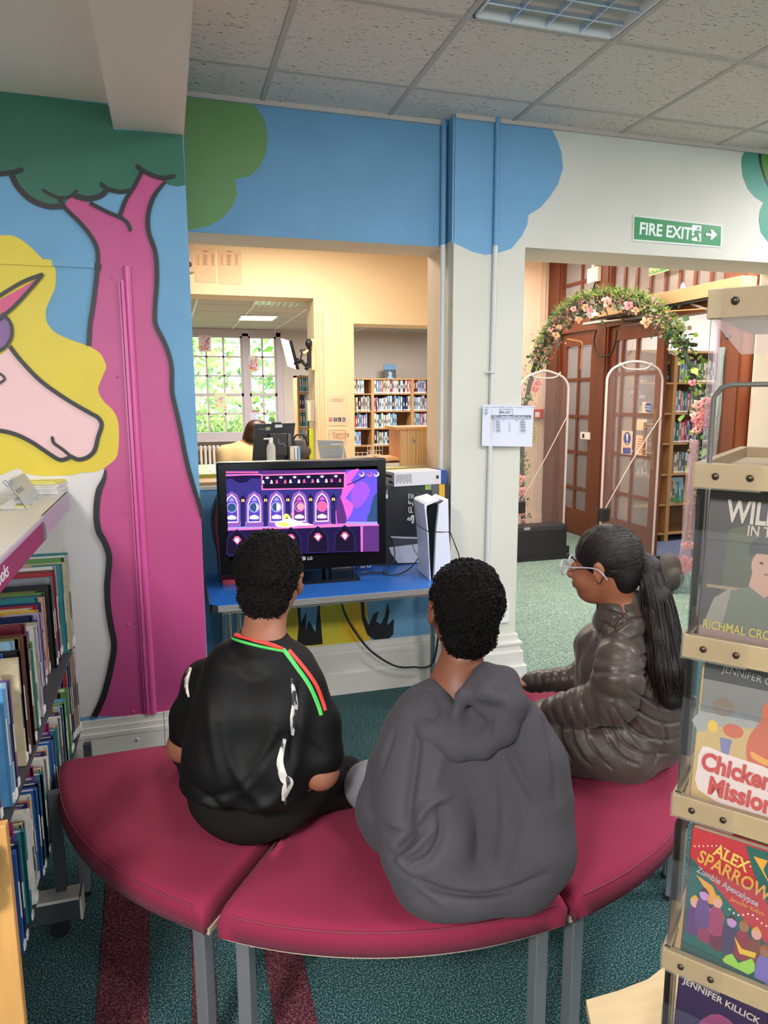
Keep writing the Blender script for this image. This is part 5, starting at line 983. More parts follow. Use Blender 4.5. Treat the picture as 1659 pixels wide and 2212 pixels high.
# ---------------- boy in the black sports shirt ----------------
b1 = thing('person', (.20, 1.70, .431), 'person in a black sports shirt with green and red shoulder stripes, seated with back turned', 'person')
hc = PD(583, 1252, 1.755); R1 = rotm(math.radians(22), math.radians(-4), math.radians(2)); S1 = 1.03
sk1 = skin_m('skin_one', '#8d5a43'); v = Vol(.0052, .018)
T = head_prims(v, hc, R1, S1); neckb = PD(566, 1402, 1.69); v.cap(T((0, -.02, -.06)), neckb, .049, .054, .02)
shL = PD(446, 1474, 1.76); shR = PD(650, 1486, 1.68); pel = np.array((.165, 1.69, .535)); chest = PD(562, 1530, 1.70)
v.ell(chest, (.12, .07, .12), rotm(math.radians(18)), .05); v.cap(chest, pel, .075, .085, .05); v.ell(pel+np.array((0, 0, -.02)), (.125, .085, .085), rotm(math.radians(18)), .04)
elR = PD(692, 1665, 1.66); wrR = np.array((.315, 1.80, .60)); elL = PD(398, 1610, 1.78); wrL = np.array((.20, 1.92, .585))
v.cap(neckb-np.array((0, 0, .02)), shR, .05, .045, .04).cap(neckb-np.array((0, 0, .02)), shL, .05, .045, .04)
v.cap(shR, elR, .045, .040).cap(elR, wrR, .041, .027).cap(shL, elL, .045, .039).cap(elL, wrL, .039, .026)
hand_prims(v, wrR, (-.35, .9, -.1), (0, .1, 1), 1, .85, .6); hand_prims(v, wrL, (.5, .85, .05), (0, -.1, 1), -1, .85, .6)
knR = PD(740, 1688, 1.90); knL = np.array((.03, 2.0, .50)); hipR = pel+np.array((.09, -.01, -.02)); hipL = pel+np.array((-.085, .03, -.02)); anR = np.array((.21, 1.99, .46)); anL = np.array((.27, 1.93, .47))
v.cap(hipR, knR, .070, .052).cap(hipL, knL, .070, .052).cap(knR, anR, .05, .033).cap(knL, anL, .05, .033).cap(anR, anR+np.array((-.13, .03, -.01)), .032, .025).cap(anL, anL+np.array((.12, .03, -.01)), .032, .025)
v.mesh('body', sk1, b1); eyes(T, R1, b1, S1, sk1)
hair_short('one', hc, R1, S1, '#130e0c', b1, 3)
shirt1 = mat('shirt_black', '#080707', .62, noise=.06, nscale=300, spec=.22)
v = Vol(.0052, .03)
def pairs(v, rows, k=.04):
    """torso from left and right tubes: rows of (px, py, depth, half width in m, radius)"""
    for sg_ in (-1, 1):
        P = [PD(x, y, d)+RT*sg_*hw for x, y, d, hw, r in rows]; v.chain(P, [r[4] for r in rows], k)
pairs(v, [(562, 1450, 1.70, .058, .076), (557, 1540, 1.68, .058, .100), (540, 1640, 1.67, .052, .098), (528, 1720, 1.68, .056, .092), (524, 1790, 1.70, .062, .082)])
v.cap(neckb+np.array((0, .0, -.028)), shR, .054, .050, .035).cap(neckb+np.array((0, .0, -.028)), shL, .054, .050, .035)
v.cap(shL, PD(440, 1570, 1.73), .050, .062, .03); v.chain([shR, PD(684, 1560, 1.67), PD(690, 1628, 1.665)], [.050, .054, .058], .022); v.chain([shL, PD(412, 1545, 1.77), PD(406, 1585, 1.775)], [.048, .047, .045], .022)
v.cap(neckb+np.array((0, 0, -.03)), neckb+np.array((0, .002, .03)), .068, .062, .02); v.ell(neckb+np.array((-.01, .0, .082)), (.10, .10, .05), np.array(Matrix.Rotation(math.radians(13), 3, 'Y')), .004, sub=True); v.cap(T((0, -.02, -.06)), neckb+np.array((0, .006, .03)), .048, .050, .004, sub=True)
v.plane((0, 0, .452), (0.06, -.10, 1), .006)
v.L.insert(0, ('c', np.array(chest+np.array((.0, .03, 0))), np.array(pel+np.array((0, .035, 0))), .105, .120, None, None, False))
fl1 = folds([([(600, 1560), (560, 1660), (470, 1745)], 16, .009), ([(640, 1650), (600, 1720), (500, 1770), (430, 1765)], 12, .009), ([(610, 1590), (520, 1700), (420, 1730)], 9, -.007), ([(480, 1560), (500, 1650), (560, 1730), (620, 1740)], 13, .007), ([(450, 1500), (460, 1600), (480, 1690)], 12, .006), ([(648, 1480), (640, 1560), (628, 1640)], 8, -.010), ([(425, 1480), (404, 1520), (400, 1600)], 8, -.009), ([(450, 1405), (520, 1425), (600, 1430)], 14, -.004), ([(410, 1765), (520, 1795), (640, 1770)], 9, .008), ([(640, 1560), (680, 1600), (720, 1625)], 9, .004), ([(420, 1700), (500, 1755), (600, 1760)], 8, -.006)], None)
w1 = wob(4, .0016, 22); v.mesh('shirt', shirt1, b1, lambda V, N: fl1(V, N)+w1(V), 2)
t1 = bvh(v); gr = mat('stripe_green', '#45b552', .55); rd = mat('stripe_red', '#d2372e', .55); 
strip_on(t1, [(612, 1402), (640, 1440), (668, 1480), (686, 1520), (694, 1545)], [9, 9, 9, 9, 8], gr, 'shoulder_stripe', b1, label='green shoulder stripe')
strip_on(t1, [(624, 1404), (655, 1440), (682, 1478), (697, 1515), (703, 1535)], [8, 8, 8, 8, 7], rd, 'shoulder_stripe', b1, label='red shoulder stripe')
camo = mat('panel_camo', '#8d857f', .6); nt = camo.node_tree; n = nt.nodes.new('ShaderNodeTexNoise'); n.inputs['Scale'].default_value = 55; n.inputs['Detail'].default_value = 4; r = nt.nodes.new('ShaderNodeValToRGB'); r.color_ramp.interpolation = 'CONSTANT'
tcx = nt.nodes.new('ShaderNodeTexCoord'); mpx = nt.nodes.new('ShaderNodeMapping'); mpx.inputs['Scale'].default_value = (1, 1, .45); nt.links.new(tcx.outputs['Object'], mpx.inputs[0]); nt.links.new(mpx.outputs[0], n.inputs[0])
nt.links.new(n.outputs[0], r.inputs[0]); e = r.color_ramp.elements; e[0].color = (*lin('#2b2826'), 1); e[1].position = .46; e[1].color = (*lin('#b7aea8'), 1); x = e.new(.56); x.color = (*lin('#e0cfc2'), 1); nt.links.new(r.outputs[0], nt.nodes['Principled BSDF'].inputs['Base Color'])
for pts, ws in (([(629, 1465), (634, 1490), (637, 1520), (633, 1555), (632, 1588)], [4, 9, 13, 13, 6]), ([(615, 1596), (608, 1625), (605, 1650), (613, 1680), (624, 1690), (618, 1705), (612, 1730)], [8, 11, 15, 18, 20, 18, 8]), ([(612, 1712), (616, 1728), (617, 1738)], [9, 8, 4]), ([(412, 1442), (404, 1462), (402, 1482), (408, 1506)], [6, 11, 9, 4]), ([(667, 1706), (668, 1725), (665, 1742)], [9, 12, 5])): strip_on(t1, pts, ws, camo, 'side_panel', b1, label='white and grey mottled side panel')
def collar(name, c0, ax, r, th, m, parent, n=40, sq=(1, 1), **kw):
    ax = nv(ax); a = nv(np.cross(ax, (0, 1, 0.01))); b = np.cross(ax, a); return MB().tube([np.array(c0)+a*math.cos(2*math.pi*i/n)*r*sq[0]+b*math.sin(2*math.pi*i/n)*r*sq[1] for i in range(n)], th, m, 8, closed=True).build(name, parent, **kw)
axn = nv(np.array(T((0, -.02, -.06)))-neckb+np.array((0, -.05, 0)))
strip_on(t1, [(493, 1369), (520, 1374), (560, 1385), (595, 1396), (612, 1402)], [6, 9, 9, 9, 6], rd, 'collar', b1, .003, label='red collar band'); strip_on(t1, [(487, 1373), (515, 1384), (555, 1395), (592, 1403), (612, 1407)], [5, 6, 6, 6, 5], gr, 'collar', b1, .003, label='green collar band')
tr1 = mat('trousers_charcoal', '#161311', .85, noise=.1, nscale=200, spec=.15); v = Vol(.006, .025)
v.ell(pel+np.array((-.005, -.025, -.026)), (.155, .126, .092), rotm(math.radians(18)), .03); v.ell(pel+np.array((-.005, -.01, .03)), (.135, .10, .08), rotm(math.radians(18)), .03); v.cap(hipR+np.array((.01, -.01, 0)), knR, .080, .064).cap(hipL, knL, .080, .062).cap(knR, anR, .06, .045).cap(knL, anL, .06, .045)
w2 = wob(8, .0022, 30); v.plane((0, 0, .4325), (0, 0, 1), .004) if False else None; v.mesh('trousers', tr1, b1, lambda V, N: w2(V), 2)
shoe = mat('trainer_black', '#1f1f22', .5)
for a_, d_ in ((anR, -1), (anL, 1)): q_ = Vol(.005, .012); q_.cap(a_+np.array((d_*.03, .01, -.008)), a_+np.array((d_*.12, .05, -.012)), .034, .028); q_.mesh('shoe', shoe, b1)
# ---------------- boy in the grey hoodie ----------------
b2 = thing('person', (.60, 1.40, .431), 'person in a slate grey hoodie seated in the middle with back turned', 'person')
hc = PD(1001, 1318, 1.60); R2 = rotm(math.radians(6), math.radians(8), math.radians(3)); S2 = 1.02
sk2 = skin_m('skin_two', '#7d4b36'); v = Vol(.0052, .018); T = head_prims(v, hc, R2, S2); neckb = PD(992, 1482, 1.58); v.cap(T((0, -.02, -.06)), neckb, .045, .050, .02)
shL = PD(888, 1585, 1.60); shR = PD(1118, 1580, 1.52); chest = PD(1005, 1620, 1.56); pel = np.array((.605, 1.385, .545))
v.ell(chest, (.12, .07, .12), rotm(math.radians(6)), .05).cap(chest, pel, .075, .09, .05).ell(pel+np.array((0, 0, -.02)), (.13, .09, .085), rotm(math.radians(6)), .04)
elL = PD(822, 1760, 1.60); wrL = np.array((.54, 1.64, .60)); elR = PD(1172, 1745, 1.50); wrR = np.array((.68, 1.62, .60))
v.cap(neckb, shR, .05, .045, .04).cap(neckb, shL, .05, .045, .04).cap(shR, elR, .043, .038).cap(elR, wrR, .036, .026).cap(shL, elL, .043, .038).cap(elL, wrL, .036, .026); hand_prims(v, wrR, (-.3, .9, 0), (0, 0, 1), 1, .85, .6); hand_prims(v, wrL, (.3, .9, 0), (0, 0, 1), -1, .85, .6)
knL = PD(800, 1697, 1.80); knR = np.array((.86, 1.66, .50)); hipL = pel+np.array((-.085, .02, -.02)); hipR = pel+np.array((.085, .02, -.02)); anL = np.array((.68, 1.75, .465)); anR = np.array((.54, 1.76, .465))
v.cap(hipR, knR, .068, .050).cap(hipL, knL, .068, .050).cap(knR, anR, .048, .033).cap(knL, anL, .048, .033).cap(anR, anR+np.array((-.12, .04, 0)), .032, .025).cap(anL, anL+np.array((.12, .04, 0)), .032, .025)
v.mesh('body', sk2, b2); eyes(T, R2, b2, S2, sk2); hair_short('two', hc, R2, S2, '#0e0a09', b2, 9)
hood_m = mat('hoodie_slate', '#464348', .88, noise=.06, nscale=260, bump=.12, bscale=380, sheen=.04, spec=.15)
v = Vol(.0055, .035)
pairs(v, [(1000, 1560, 1.56, .075, .082), (1008, 1640, 1.55, .090, .100), (1020, 1740, 1.52, .105, .098), (1032, 1830, 1.49, .105, .092), (1030, 1885, 1.485, .085, .078)])
v.ell(PD(1012, 1895, 1.49), (.150, .10, .065), rotm(math.radians(4)), .03); v.cap(PD(880, 1800, 1.56), PD(930, 1880, 1.52), .060, .065, .04)
v.cap(neckb-np.array((0, 0, .02)), shR, .052, .056, .04).cap(neckb-np.array((0, 0, .02)), shL, .05, .056, .04)
v.chain([shL, PD(856, 1660, 1.61), PD(838, 1740, 1.60), PD(842, 1785, 1.60)], [.056, .060, .066, .060], .022); v.cap(elL+np.array((0, .02, -.01)), wrL, .05, .036, .02)
v.chain([shR, PD(1158, 1650, 1.50), PD(1172, 1720, 1.49)], [.056, .056, .054], .035); v.cap(elR, wrR, .048, .036, .02)
v.L.insert(0, ('c', np.array(chest+np.array((.0, .03, 0))), np.array(pel+np.array((0, .03, -.01))), .108, .128, None, None, False)); v.cap(T((0, -.02, -.06)), neckb+np.array((0, 0, .0)), .050, .054, .005, sub=True)
fl2 = folds([([(905, 1560), (895, 1650), (880, 1760), (885, 1800)], 12, -.010), ([(965, 1720), (925, 1740), (905, 1770), (890, 1800)], 10, .010), ([(950, 1745), (955, 1800), (930, 1850), (890, 1870)], 9, -.010), ([(900, 1785), (880, 1815), (850, 1850)], 10, -.013), ([(860, 1870), (950, 1925), (1080, 1930), (1180, 1890)], 7, -.010), ([(850, 1830), (880, 1880), (960, 1955)], 8, .006), ([(1090, 1560), (1110, 1640), (1160, 1740)], 12, -.005), ([(1180, 1560), (1200, 1650), (1205, 1730)], 8, -.006), ([(1000, 1600), (1020, 1700), (1010, 1850)], 22, .005), ([(1100, 1700), (1110, 1800), (1080, 1890)], 14, -.004), ([(850, 1580), (830, 1640), (815, 1680)], 5, -.004), ([(935, 1790), (900, 1830), (870, 1850)], 8, .008), ([(1060, 1650), (1070, 1750), (1060, 1850)], 14, -.004), ([(960, 1620), (940, 1680), (930, 1720)], 13, .004), ([(800, 1750), (830, 1790), (870, 1800)], 8, -.006)], None)
w3 = wob(14, .0022, 16); v.mesh('hoodie', hood_m, b2, lambda V, N: fl2(V, N)*1.9+w3(V), 2)
# hood: collar roll round the neck, open pouch hanging at the back
v = Vol(.0045, .018); HM = lambda x, y, d: PD(x, y+6, d-.030)
v.chain([HM(935, 1478, 1.60), HM(905, 1500, 1.585), HM(895, 1535, 1.56), HM(930, 1575, 1.525), HM(985, 1605, 1.50), HM(1040, 1606, 1.488), HM(1085, 1570, 1.488), HM(1105, 1515, 1.50), HM(1090, 1465, 1.53), HM(1050, 1440, 1.57)], [.018, .024, .027, .030, .030, .022, .028, .030, .028, .018])
v.chain([HM(1040, 1450, 1.555), HM(1000, 1500, 1.50), HM(985, 1535, 1.485)], [.018, .014, .010], .014); v.chain([HM(1060, 1470, 1.54), HM(1055, 1505, 1.495), HM(1080, 1530, 1.482)], [.030, .030, .022])
v.chain([HM(930, 1480, 1.585), HM(960, 1515, 1.54), HM(985, 1545, 1.50)], [.016, .016, .014]); v.ell(HM(1010, 1570, 1.525), (.075, .035, .05), rotm(math.radians(6)), .02); v.cap(HM(1035, 1590, 1.495), HM(1046, 1612, 1.487), .018, .010, .015)
v.ell(HM(960, 1495, 1.585), (.045, .03, .03), None, .02); v.chain([HM(990, 1530, 1.476), HM(1040, 1528, 1.468), HM(1080, 1528, 1.464)], [.006, .012, .008]); v.L[-1] = v.L[-1][:7]+(True,); v.L[-2] = v.L[-2][:7]+(True,)
fl3 = folds([([(1062, 1545), (1060, 1580), (1050, 1615)], 3, -.003), ([(1030, 1450), (1008, 1490), (995, 1530)], 3, -.002), ([(1040, 1460), (1070, 1490), (1100, 1500)], 8, -.004), ([(1020, 1500), (1050, 1500), (1075, 1515)], 7, .004), ([(905, 1530), (950, 1560), (1000, 1600)], 8, -.003)], None)
v.mesh('hood', hood_m, b2, lambda V, N: fl3(V, N)+w3(V)*.5, 2)
v.L = v.L[:0]; gp = mat('trousers_grey', '#74727a', .85, noise=.06, nscale=200); v = Vol(.006, .025); v.ell(pel+np.array((0, -.0, -.03)), (.155, .12, .10), rotm(math.radians(6)), .04).cap(hipR, knR, .078, .06).cap(hipL, knL, .076, .060).cap(knR, anR, .055, .042).cap(knL, anL, .055, .042); w4 = wob(21, .002, 28); v.mesh('trousers', gp, b2, lambda V, N: w4(V), 2)
for a_, d_ in ((anR, -1), (anL, 1)): q_ = Vol(.005, .012); q_.cap(a_+np.array((d_*.03, .01, -.01)), a_+np.array((d_*.15, .05, -.014)), .035, .030); q_.mesh('shoe', shoe, b2)
# ---------------- girl in the quilted jacket ----------------
b3 = thing('person', (1.23, 1.72, .431), 'person with a long dark ponytail and clear glasses in a grey-brown quilted jacket', 'person')
hc = PD(1306, 1222, 1.98); R3 = rotm(math.radians(-38), math.radians(-6), math.radians(-2)); S3 = 1.0
sk3 = skin_m('skin_three', '#9a5f42'); v = Vol(.0052, .018); T = head_prims(v, hc, R3, S3); neckb = PD(1345, 1335, 2.0); v.cap(T((0, -.02, -.06)), neckb, .044, .05, .02)
shL = PD(1335, 1425, 1.93); shR = PD(1325, 1410, 2.19); pel = PD(1362, 1590, 2.10); chest = PD(1360, 1470, 2.05)
RJ = rotm(math.radians(-42)); v.ell(chest, (.10, .065, .11), RJ, .05).cap(chest, pel, .07, .08, .05).ell(pel, (.11, .08, .08), RJ, .04)
elL = PD(1322, 1512, 1.93); wrL = PD(1205, 1540, 2.03); elR = PD(1262, 1462, 2.24); wrR = PD(1150, 1474, 2.28)
v.cap(neckb, shR, .045, .04, .04).cap(neckb, shL, .045, .04, .04).cap(shR, elR, .04, .034).cap(elR, wrR, .033, .025).cap(shL, elL, .04, .034).cap(elL, wrL, .034, .025); hand_prims(v, wrL, (-.85, .5, 0), (0, 0, 1), 1, .8, .5); hand_prims(v, wrR, (-.9, .3, -.05), (0, 0, 1), -1, .8, .5)
kL = PD(1190, 1600, 2.05); kR = PD(1185, 1560, 2.30); hL = pel+RJ@np.array((-.08, .0, -.02)); hR = pel+RJ@np.array((.08, .0, -.02)); fL = PD(1120, 1650, 2.16); fR = PD(1125, 1640, 2.30)
fL = kL+np.array((-.04, .09, 0)); fL[2] = .075; fR = kR+np.array((-.05, .07, 0)); fR[2] = .075
v.cap(hL, kL, .065, .05).cap(hR, kR, .065, .05).cap(kL, fL, .047, .032).cap(kR, fR, .047, .032).cap(fL, fL+np.array((-.11, .04, -.005)), .03, .024).cap(fR, fR+np.array((-.11, .05, -.005)), .03, .024)
v.mesh('body', sk3, b3); eyes(T, R3, b3, S3, sk3); sk_t = bvh(v)
jk = mat('jacket_taupe', '#483e37', .36, noise=.06, nscale=40, bump=.14, bscale=70, sheen=.1, spec=.35); jq = .034
v = Vol(.0048, .016)
tor = [PD(1358, 1405, 2.03), PD(1385, 1460, 2.04), PD(1402, 1520, 2.06), PD(1395, 1575, 2.08), PD(1368, 1608, 2.09)]
v.chain(tor, [.092, .108, .112, .112, .096], .03); v.cap(PD(1310, 1450, 2.05), PD(1320, 1560, 2.07), .075, .09, .04).cap(PD(1300, 1400, 2.12), PD(1310, 1500, 2.12), .08, .09, .04)
v.cap(PD(1350, 1600, 2.08), PD(1245, 1602, 2.03), .092, .078, .03).cap(PD(1345, 1590, 2.18), PD(1235, 1575, 2.24), .088, .075, .03); v.cap(PD(1250, 1602, 2.03), PD(1165, 1608, 2.02), .075, .060, .02)
v.cap(hL, kL, .090, .078, .03).cap(hR, kR, .088, .076, .03); v.ell(neckb-np.array((0, 0, .01)), (.086, .080, .055), None, .03); v.cap(PD(1365, 1375, 2.02), shL+np.array((0, 0, .0)), .062, .060, .03).cap(PD(1355, 1375, 2.05), shR, .062, .058, .03)
v.chain([shL+np.array((0, 0, -.005)), PD(1335, 1465, 1.92), elL], [.064, .068, .064], .010, (jq, .009)); v.cap(elL, wrL, .064, .048, .012, (jq, .0085, .3)); v.ell(elL, (.060,)*3, None, .015)
v.chain([shR, elR], [.06, .052], .012, (jq, .006)); v.cap(elR, wrR, .042, .035, .01, (.026, .006))
v.chain([PD(1378, 1350, 1.99), PD(1350, 1340, 1.965), PD(1316, 1332, 1.985)], [.040, .040, .030], .012); v.chain([PD(1385, 1352, 2.03), PD(1360, 1335, 2.07), PD(1322, 1328, 2.05)], [.04, .038, .028], .012); v.chain([PD(1345, 1300, 1.975), PD(1350, 1330, 1.975)], [.020, .03], .012); v.cap(PD(1372, 1300, 1.99), PD(1380, 1345, 1.99), .022, .034, .012)
v.chain([PD(1330, 1318, 1.985), PD(1352, 1322, 2.02), PD(1340, 1320, 2.05)], [.050, .058, .046], .02); v.cap(PD(1352, 1300, 2.0), PD(1360, 1340, 2.01), .052, .062, .02)
QL = [([(1250, 1460), (1300, 1490), (1310, 1480)], 1, 0)]
seams = [[(1293, 1390), (1300, 1345), (1330, 1366)], [(1318, 1366), (1335, 1335), (1352, 1318)], [(1318, 1366), (1370, 1337), (1400, 1332)], [(1360, 1382), (1400, 1371), (1440, 1370)], [(1380, 1420), (1410, 1410), (1440, 1408)], [(1384, 1450), (1412, 1440), (1440, 1440)],
 [(1342, 1508), (1390, 1545), (1440, 1566), (1470, 1560)], [(1325, 1525), (1370, 1580), (1430, 1600), (1478, 1590)], [(1310, 1535), (1345, 1600), (1400, 1630), (1455, 1628)], [(1292, 1548), (1315, 1600), (1350, 1640), (1380, 1652)], [(1262, 1552), (1275, 1600), (1300, 1640), (1325, 1662)], [(1232, 1556), (1240, 1600), (1262, 1640), (1280, 1655)], [(1210, 1566), (1215, 1600), (1235, 1640)], [(1365, 1490), (1410, 1520), (1450, 1535)], [(1435, 1560), (1440, 1600), (1415, 1650)],
 [(1300, 1318), (1330, 1325), (1352, 1340)], [(1335, 1290), (1350, 1318), (1368, 1345)]]
fl4 = folds([(s_, 2.3, -.0115) for s_ in seams]+[([(1370, 1545), (1400, 1585), (1420, 1610)], 5, .005), ([(1340, 1560), (1365, 1600), (1390, 1630)], 5, .005), ([(1320, 1570), (1330, 1610), (1350, 1640)], 6, .004), ([(1395, 1500), (1430, 1520), (1455, 1530)], 6, .004)], None)
w5 = wob(31, .0022, 60); v.mesh('jacket', jk, b3, lambda V, N: fl4(V, N)+w5(V), 1)
MB().tube([PD(1290, 1293, 1.985), PD(1290, 1316, 1.985)], .0018, black, 6).build('zip_pull', b3)
tg = mat('leggings_black', '#232225', .8); v = Vol(.006, .02); v.cap(hL, kL, .070, .056).cap(hR, kR, .070, .056).cap(kL, fL, .053, .040).cap(kR, fR, .053, .040); v.mesh('leggings', tg, b3)
for a_ in (fL, fR): q_ = Vol(.005, .012); q_.cap(a_+np.array((.01, -.02, -.035)), a_+np.array((-.09, .11, -.042)), .038, .031); q_.mesh('shoe', shoe, b3)
# hair: combed cap, band, ponytail of strands
hm3 = mat('hair_dark_brown', '#150e0b', .42, noise=.3, nscale=60, stretch=(1, 1, 1), spec=.4, bump=.3, bscale=300); v = Vol(.0042, .012)
v.ell(T((0, -.016, .034)), (.0755, .093, .084), R3); v.ell(T((0, -.055, -.015)), (.058, .045, .055), R3); v.ell(T((0, -.05, -.045)), (.046, .03, .035), R3, .02); v.ell(T((0, .135, -.032)), (.088, .09, .090), R3, .006, True)
for sx in (-1, 1): v.ell(T((sx*.08, .012, -.042)), (.022, .038, .052), R3, .005, True)
knot = PD(1374, 1192, 1.975); v.cap(T((0, -.07, .03)), knot, .03, .014, .02)
ho_ = v.mesh('hair', hm3, b3, None, 1); tr = bvh(v)
hs = mat('hair_strand', '#1c130f', .38, spec=.45); hs2 = mat('hair_strand_light', '#32231c', .38, spec=.45)
m = MB(); rg2 = np.random.RandomState(5)
for i in range(420):   # combed strands on the cap, running to the knot
    th = rg2.uniform(-2.6, 2.6); ph = rg2.uniform(-.35, 1.45); p0 = np.array((math.sin(th)*math.cos(ph)*.09, math.cos(th)*math.cos(ph)*.105-.01, math.sin(ph)*.1+.02)); a = T(p0); pts = []
    r0_ = tr.find_nearest(Vector(tuple(a)))
    if r0_[0] is None or (np.array(r0_[0])-a)@(np.array(r0_[0])-a) > .0006: continue
    for k in range(7):
        q_ = a*(1-k/6)+knot*(k/6); cc = T((0, -.012, .02)); d_ = nv(q_-cc); q_ = cc+d_*.16; r_ = tr.ray_cast(Vector(tuple(q_)), Vector(tuple(-d_)))
        if r_[0] is None: break
        pts.append(np.array(r_[0])+np.array(r_[1])*.0004)
    if len(pts) > 3: m.tube(pts, [.0004]+[.0011]*(len(pts)-2)+[.0009], hs if i % 3 else hs2, 3, caps=False)
m.build('strands', ho_, kind='stuff')
m = MB(); 
for k in range(3): m.tube([knot+nv(np.cross(nv(knot-T((0, -.06, .02))), (0, 0, 1)))*math.cos(a_)*(.021-.002*k)+np.cross(nv(knot-T((0, -.06, .02))), nv(np.cross(nv(knot-T((0, -.06, .02))), (0, 0, 1))))*math.sin(a_)*(.021-.002*k)+nv(knot-T((0, -.06, .02)))*.009*(k-1) for a_ in np.linspace(0, 6.283, 17)[:-1]], .0058, mat('hair_band_navy', '#2a2740', .8), 6, closed=True)
m.build('hair_band', b3)
tl_pts = [knot, PD(1400, 1225, 1.955), PD(1418, 1290, 1.94), PD(1430, 1370, 1.935), PD(1440, 1440, 1.93), PD(1448, 1500, 1.93)]; tl_r = [.016, .030, .037, .046, .052, .040]
v = Vol(.0055, .02); v.chain(tl_pts, tl_r); v.mesh('ponytail', hm3, b3, lambda V, N: wob(3, .0015, 60)(V), 1); pony = bpy.data.objects[[o.name for o in bpy.data.objects if o.name.startswith('ponytail')][0]]
m = MB(); C_ = smooth_pts(tl_pts, 4); Rr = [r[0] for r in smooth_pts([(r, 0) for r in tl_r], 4)]
for i in range(520):
    a_ = rg2.uniform(0, 6.283); rad = rg2.uniform(.75, 1.08); tw = rg2.uniform(-.5, .5); end = rg2.uniform(.82, 1.0); pts = []; fray = rg2.normal(size=3)*.006
    for k, c0 in enumerate(C_):
        u = k/(len(C_)-1)
        if u > end: break
        aa = a_+tw*u; e1 = RT; e2 = FW; r_ = Rr[k]*rad*(1+.15*math.sin(i+u*5)*u); pts.append(c0+e1*math.cos(aa)*r_+e2*math.sin(aa)*r_+fray*u*u)
    last = pts[-1]; pts.append(last+np.array((0, 0, -1))*rg2.uniform(.01, .05)+RT*rg2.uniform(-.012, .016)+fray)
    n_ = len(pts); m.tube(pts, [.0008]+[.0016]*(n_-2)+[.0002], hs if i % 4 else hs2, 3, caps=False)
m.build('strands', pony, kind='stuff')
# glasses
gl = mat('glasses_clear', '#bdb6bd', .12, spec=.7); m = MB()
for sx in (-1, 1):
    cg = T((sx*.031, .108, .0)); ring_ = [cg+R3@np.array((math.cos(a_)*.024, -abs(math.cos(a_))*.002, math.sin(a_)*.020)) for a_ in np.linspace(0, 6.283, 19)[:-1]]; m.tube(ring_, .0022, gl, 6, closed=True); m.tube(smooth_pts([T((sx*.056, .103, .006)), T((sx*.072, .05, .010)), T((sx*.080, .0, .010)), T((sx*.082, -.022, -.004)), T((sx*.080, -.032, -.02))], 4), .0019, gl, 6)
m.tube([T((-.008, .110, .004)), T((0, .112, .007)), T((.008, .110, .004))], .002, gl, 6); gg = m.build('glasses', b3)
for sx in (-1, 1): cg = T((sx*.031, .108, .0)); MB().poly([cg+R3@np.array((math.cos(a_)*.0235, 0, math.sin(a_)*.0195)) for a_ in np.linspace(0, 6.283, 19)[:-1]], glass('lens', (1, 1, 1), .05)).build('lens', gg)
MB().ell(T((-.081, .002, -.030)), (.002,)*3, chrome, 8, 6).build('earring', b3)
# ================= counter and staff room =================
wd = mat('counter_wood', '#b98e5e', .45, noise=.1, nscale=6, stretch=(1, 6, 1)); ctop = mat('counter_top_cream', '#d6c9ad', .4); 
co = thing('service_counter', (.7, 3.75, 0), 'service counter with cream top and wooden lip beyond the opening', 'counter')
boxo('lip', (XL+.0, YR-.006, 1.076), (XPL-.002, YR+.03, 1.092), skirt_m, co); boxo('shelf', (XL, YR+.03, 1.08), (XPL-.002, 3.62, 1.108), wd, co); boxo('worktop', (XL+.005, 3.625, 1.10), (1.78, 4.15, 1.125), ctop, co); boxo('edge_strip', (XL+.005, 3.615, 1.106), (1.66, 3.627, 1.124), mat('edge_lime', '#a7a83a', .5), co); boxo('front_panel', (-.1, 3.64, 0), (1.66, 3.66, 1.10), wd, co)
CT = 1.125
def pap(x, y, rz, k): 
    m = MB(); m.M = Matrix.Translation((x, y, CT+.0008*k)) @ Matrix.Rotation(rz, 4, 'Z'); m.box((-.1, -.07, 0), (.1, .07, .0012), papr); return m.build('paper_sheet', label='loose white paper on the counter left of the television, %s sheet' % ('lower', 'upper')[k], cat='paper', group='papers on the counter')
pap(.30, 3.74, .1, 0); pap(.33, 3.76, -.12, 1)
# computer monitor seen from behind
mo = thing('computer_monitor', (.95, 4.25, CT), 'black desktop monitor seen from behind with white stickers', 'monitor'); my = 4.2
mp_ = [PY(551, 916, my), PY(638, 914, my), PY(628, 996, my), PY(546, 996, my)]; o_ = np.array((0, .03, 0)); m = MB(); m.add(mp_+[p+o_ for p in mp_], [(0, 1, 2, 3)[::-1], (4, 5, 6, 7), (0, 4, 5, 1)[::-1], (1, 5, 6, 2)[::-1], (2, 6, 7, 3)[::-1], (3, 7, 4, 0)[::-1]], blackm); m.build('casing', mo)
a = PY(583, 937, my-.05); b = PY(622, 985, my-.05); boxo('mount_box', (a[0], my-.05, b[2]), (b[0], my, a[2]), mat('monitor_grey', '#25262a', .5), mo, .004); a = PY(622, 936, my-.01); b = PY(630, 985, my-.01); boxo('side_label', (a[0], my-.008, b[2]), (b[0], my, a[2]), mat('monitor_panel_grey', '#6c6a68', .5), mo)
a = PY(592, 1000, my-.04); MB().box((a[0], my-.04, CT), (a[0]+.06, my+.0, CT+.16), blackm).box((a[0]-.06, my-.08, CT), (a[0]+.12, my+.08, CT+.012), blackm).build('stand', mo); a = PY(587, 915, my); MB().box((a[0], my-.01, a[2]-.004), (a[0]+.055, my+.02, a[2]+.008), blackm).build('webcam', mo)
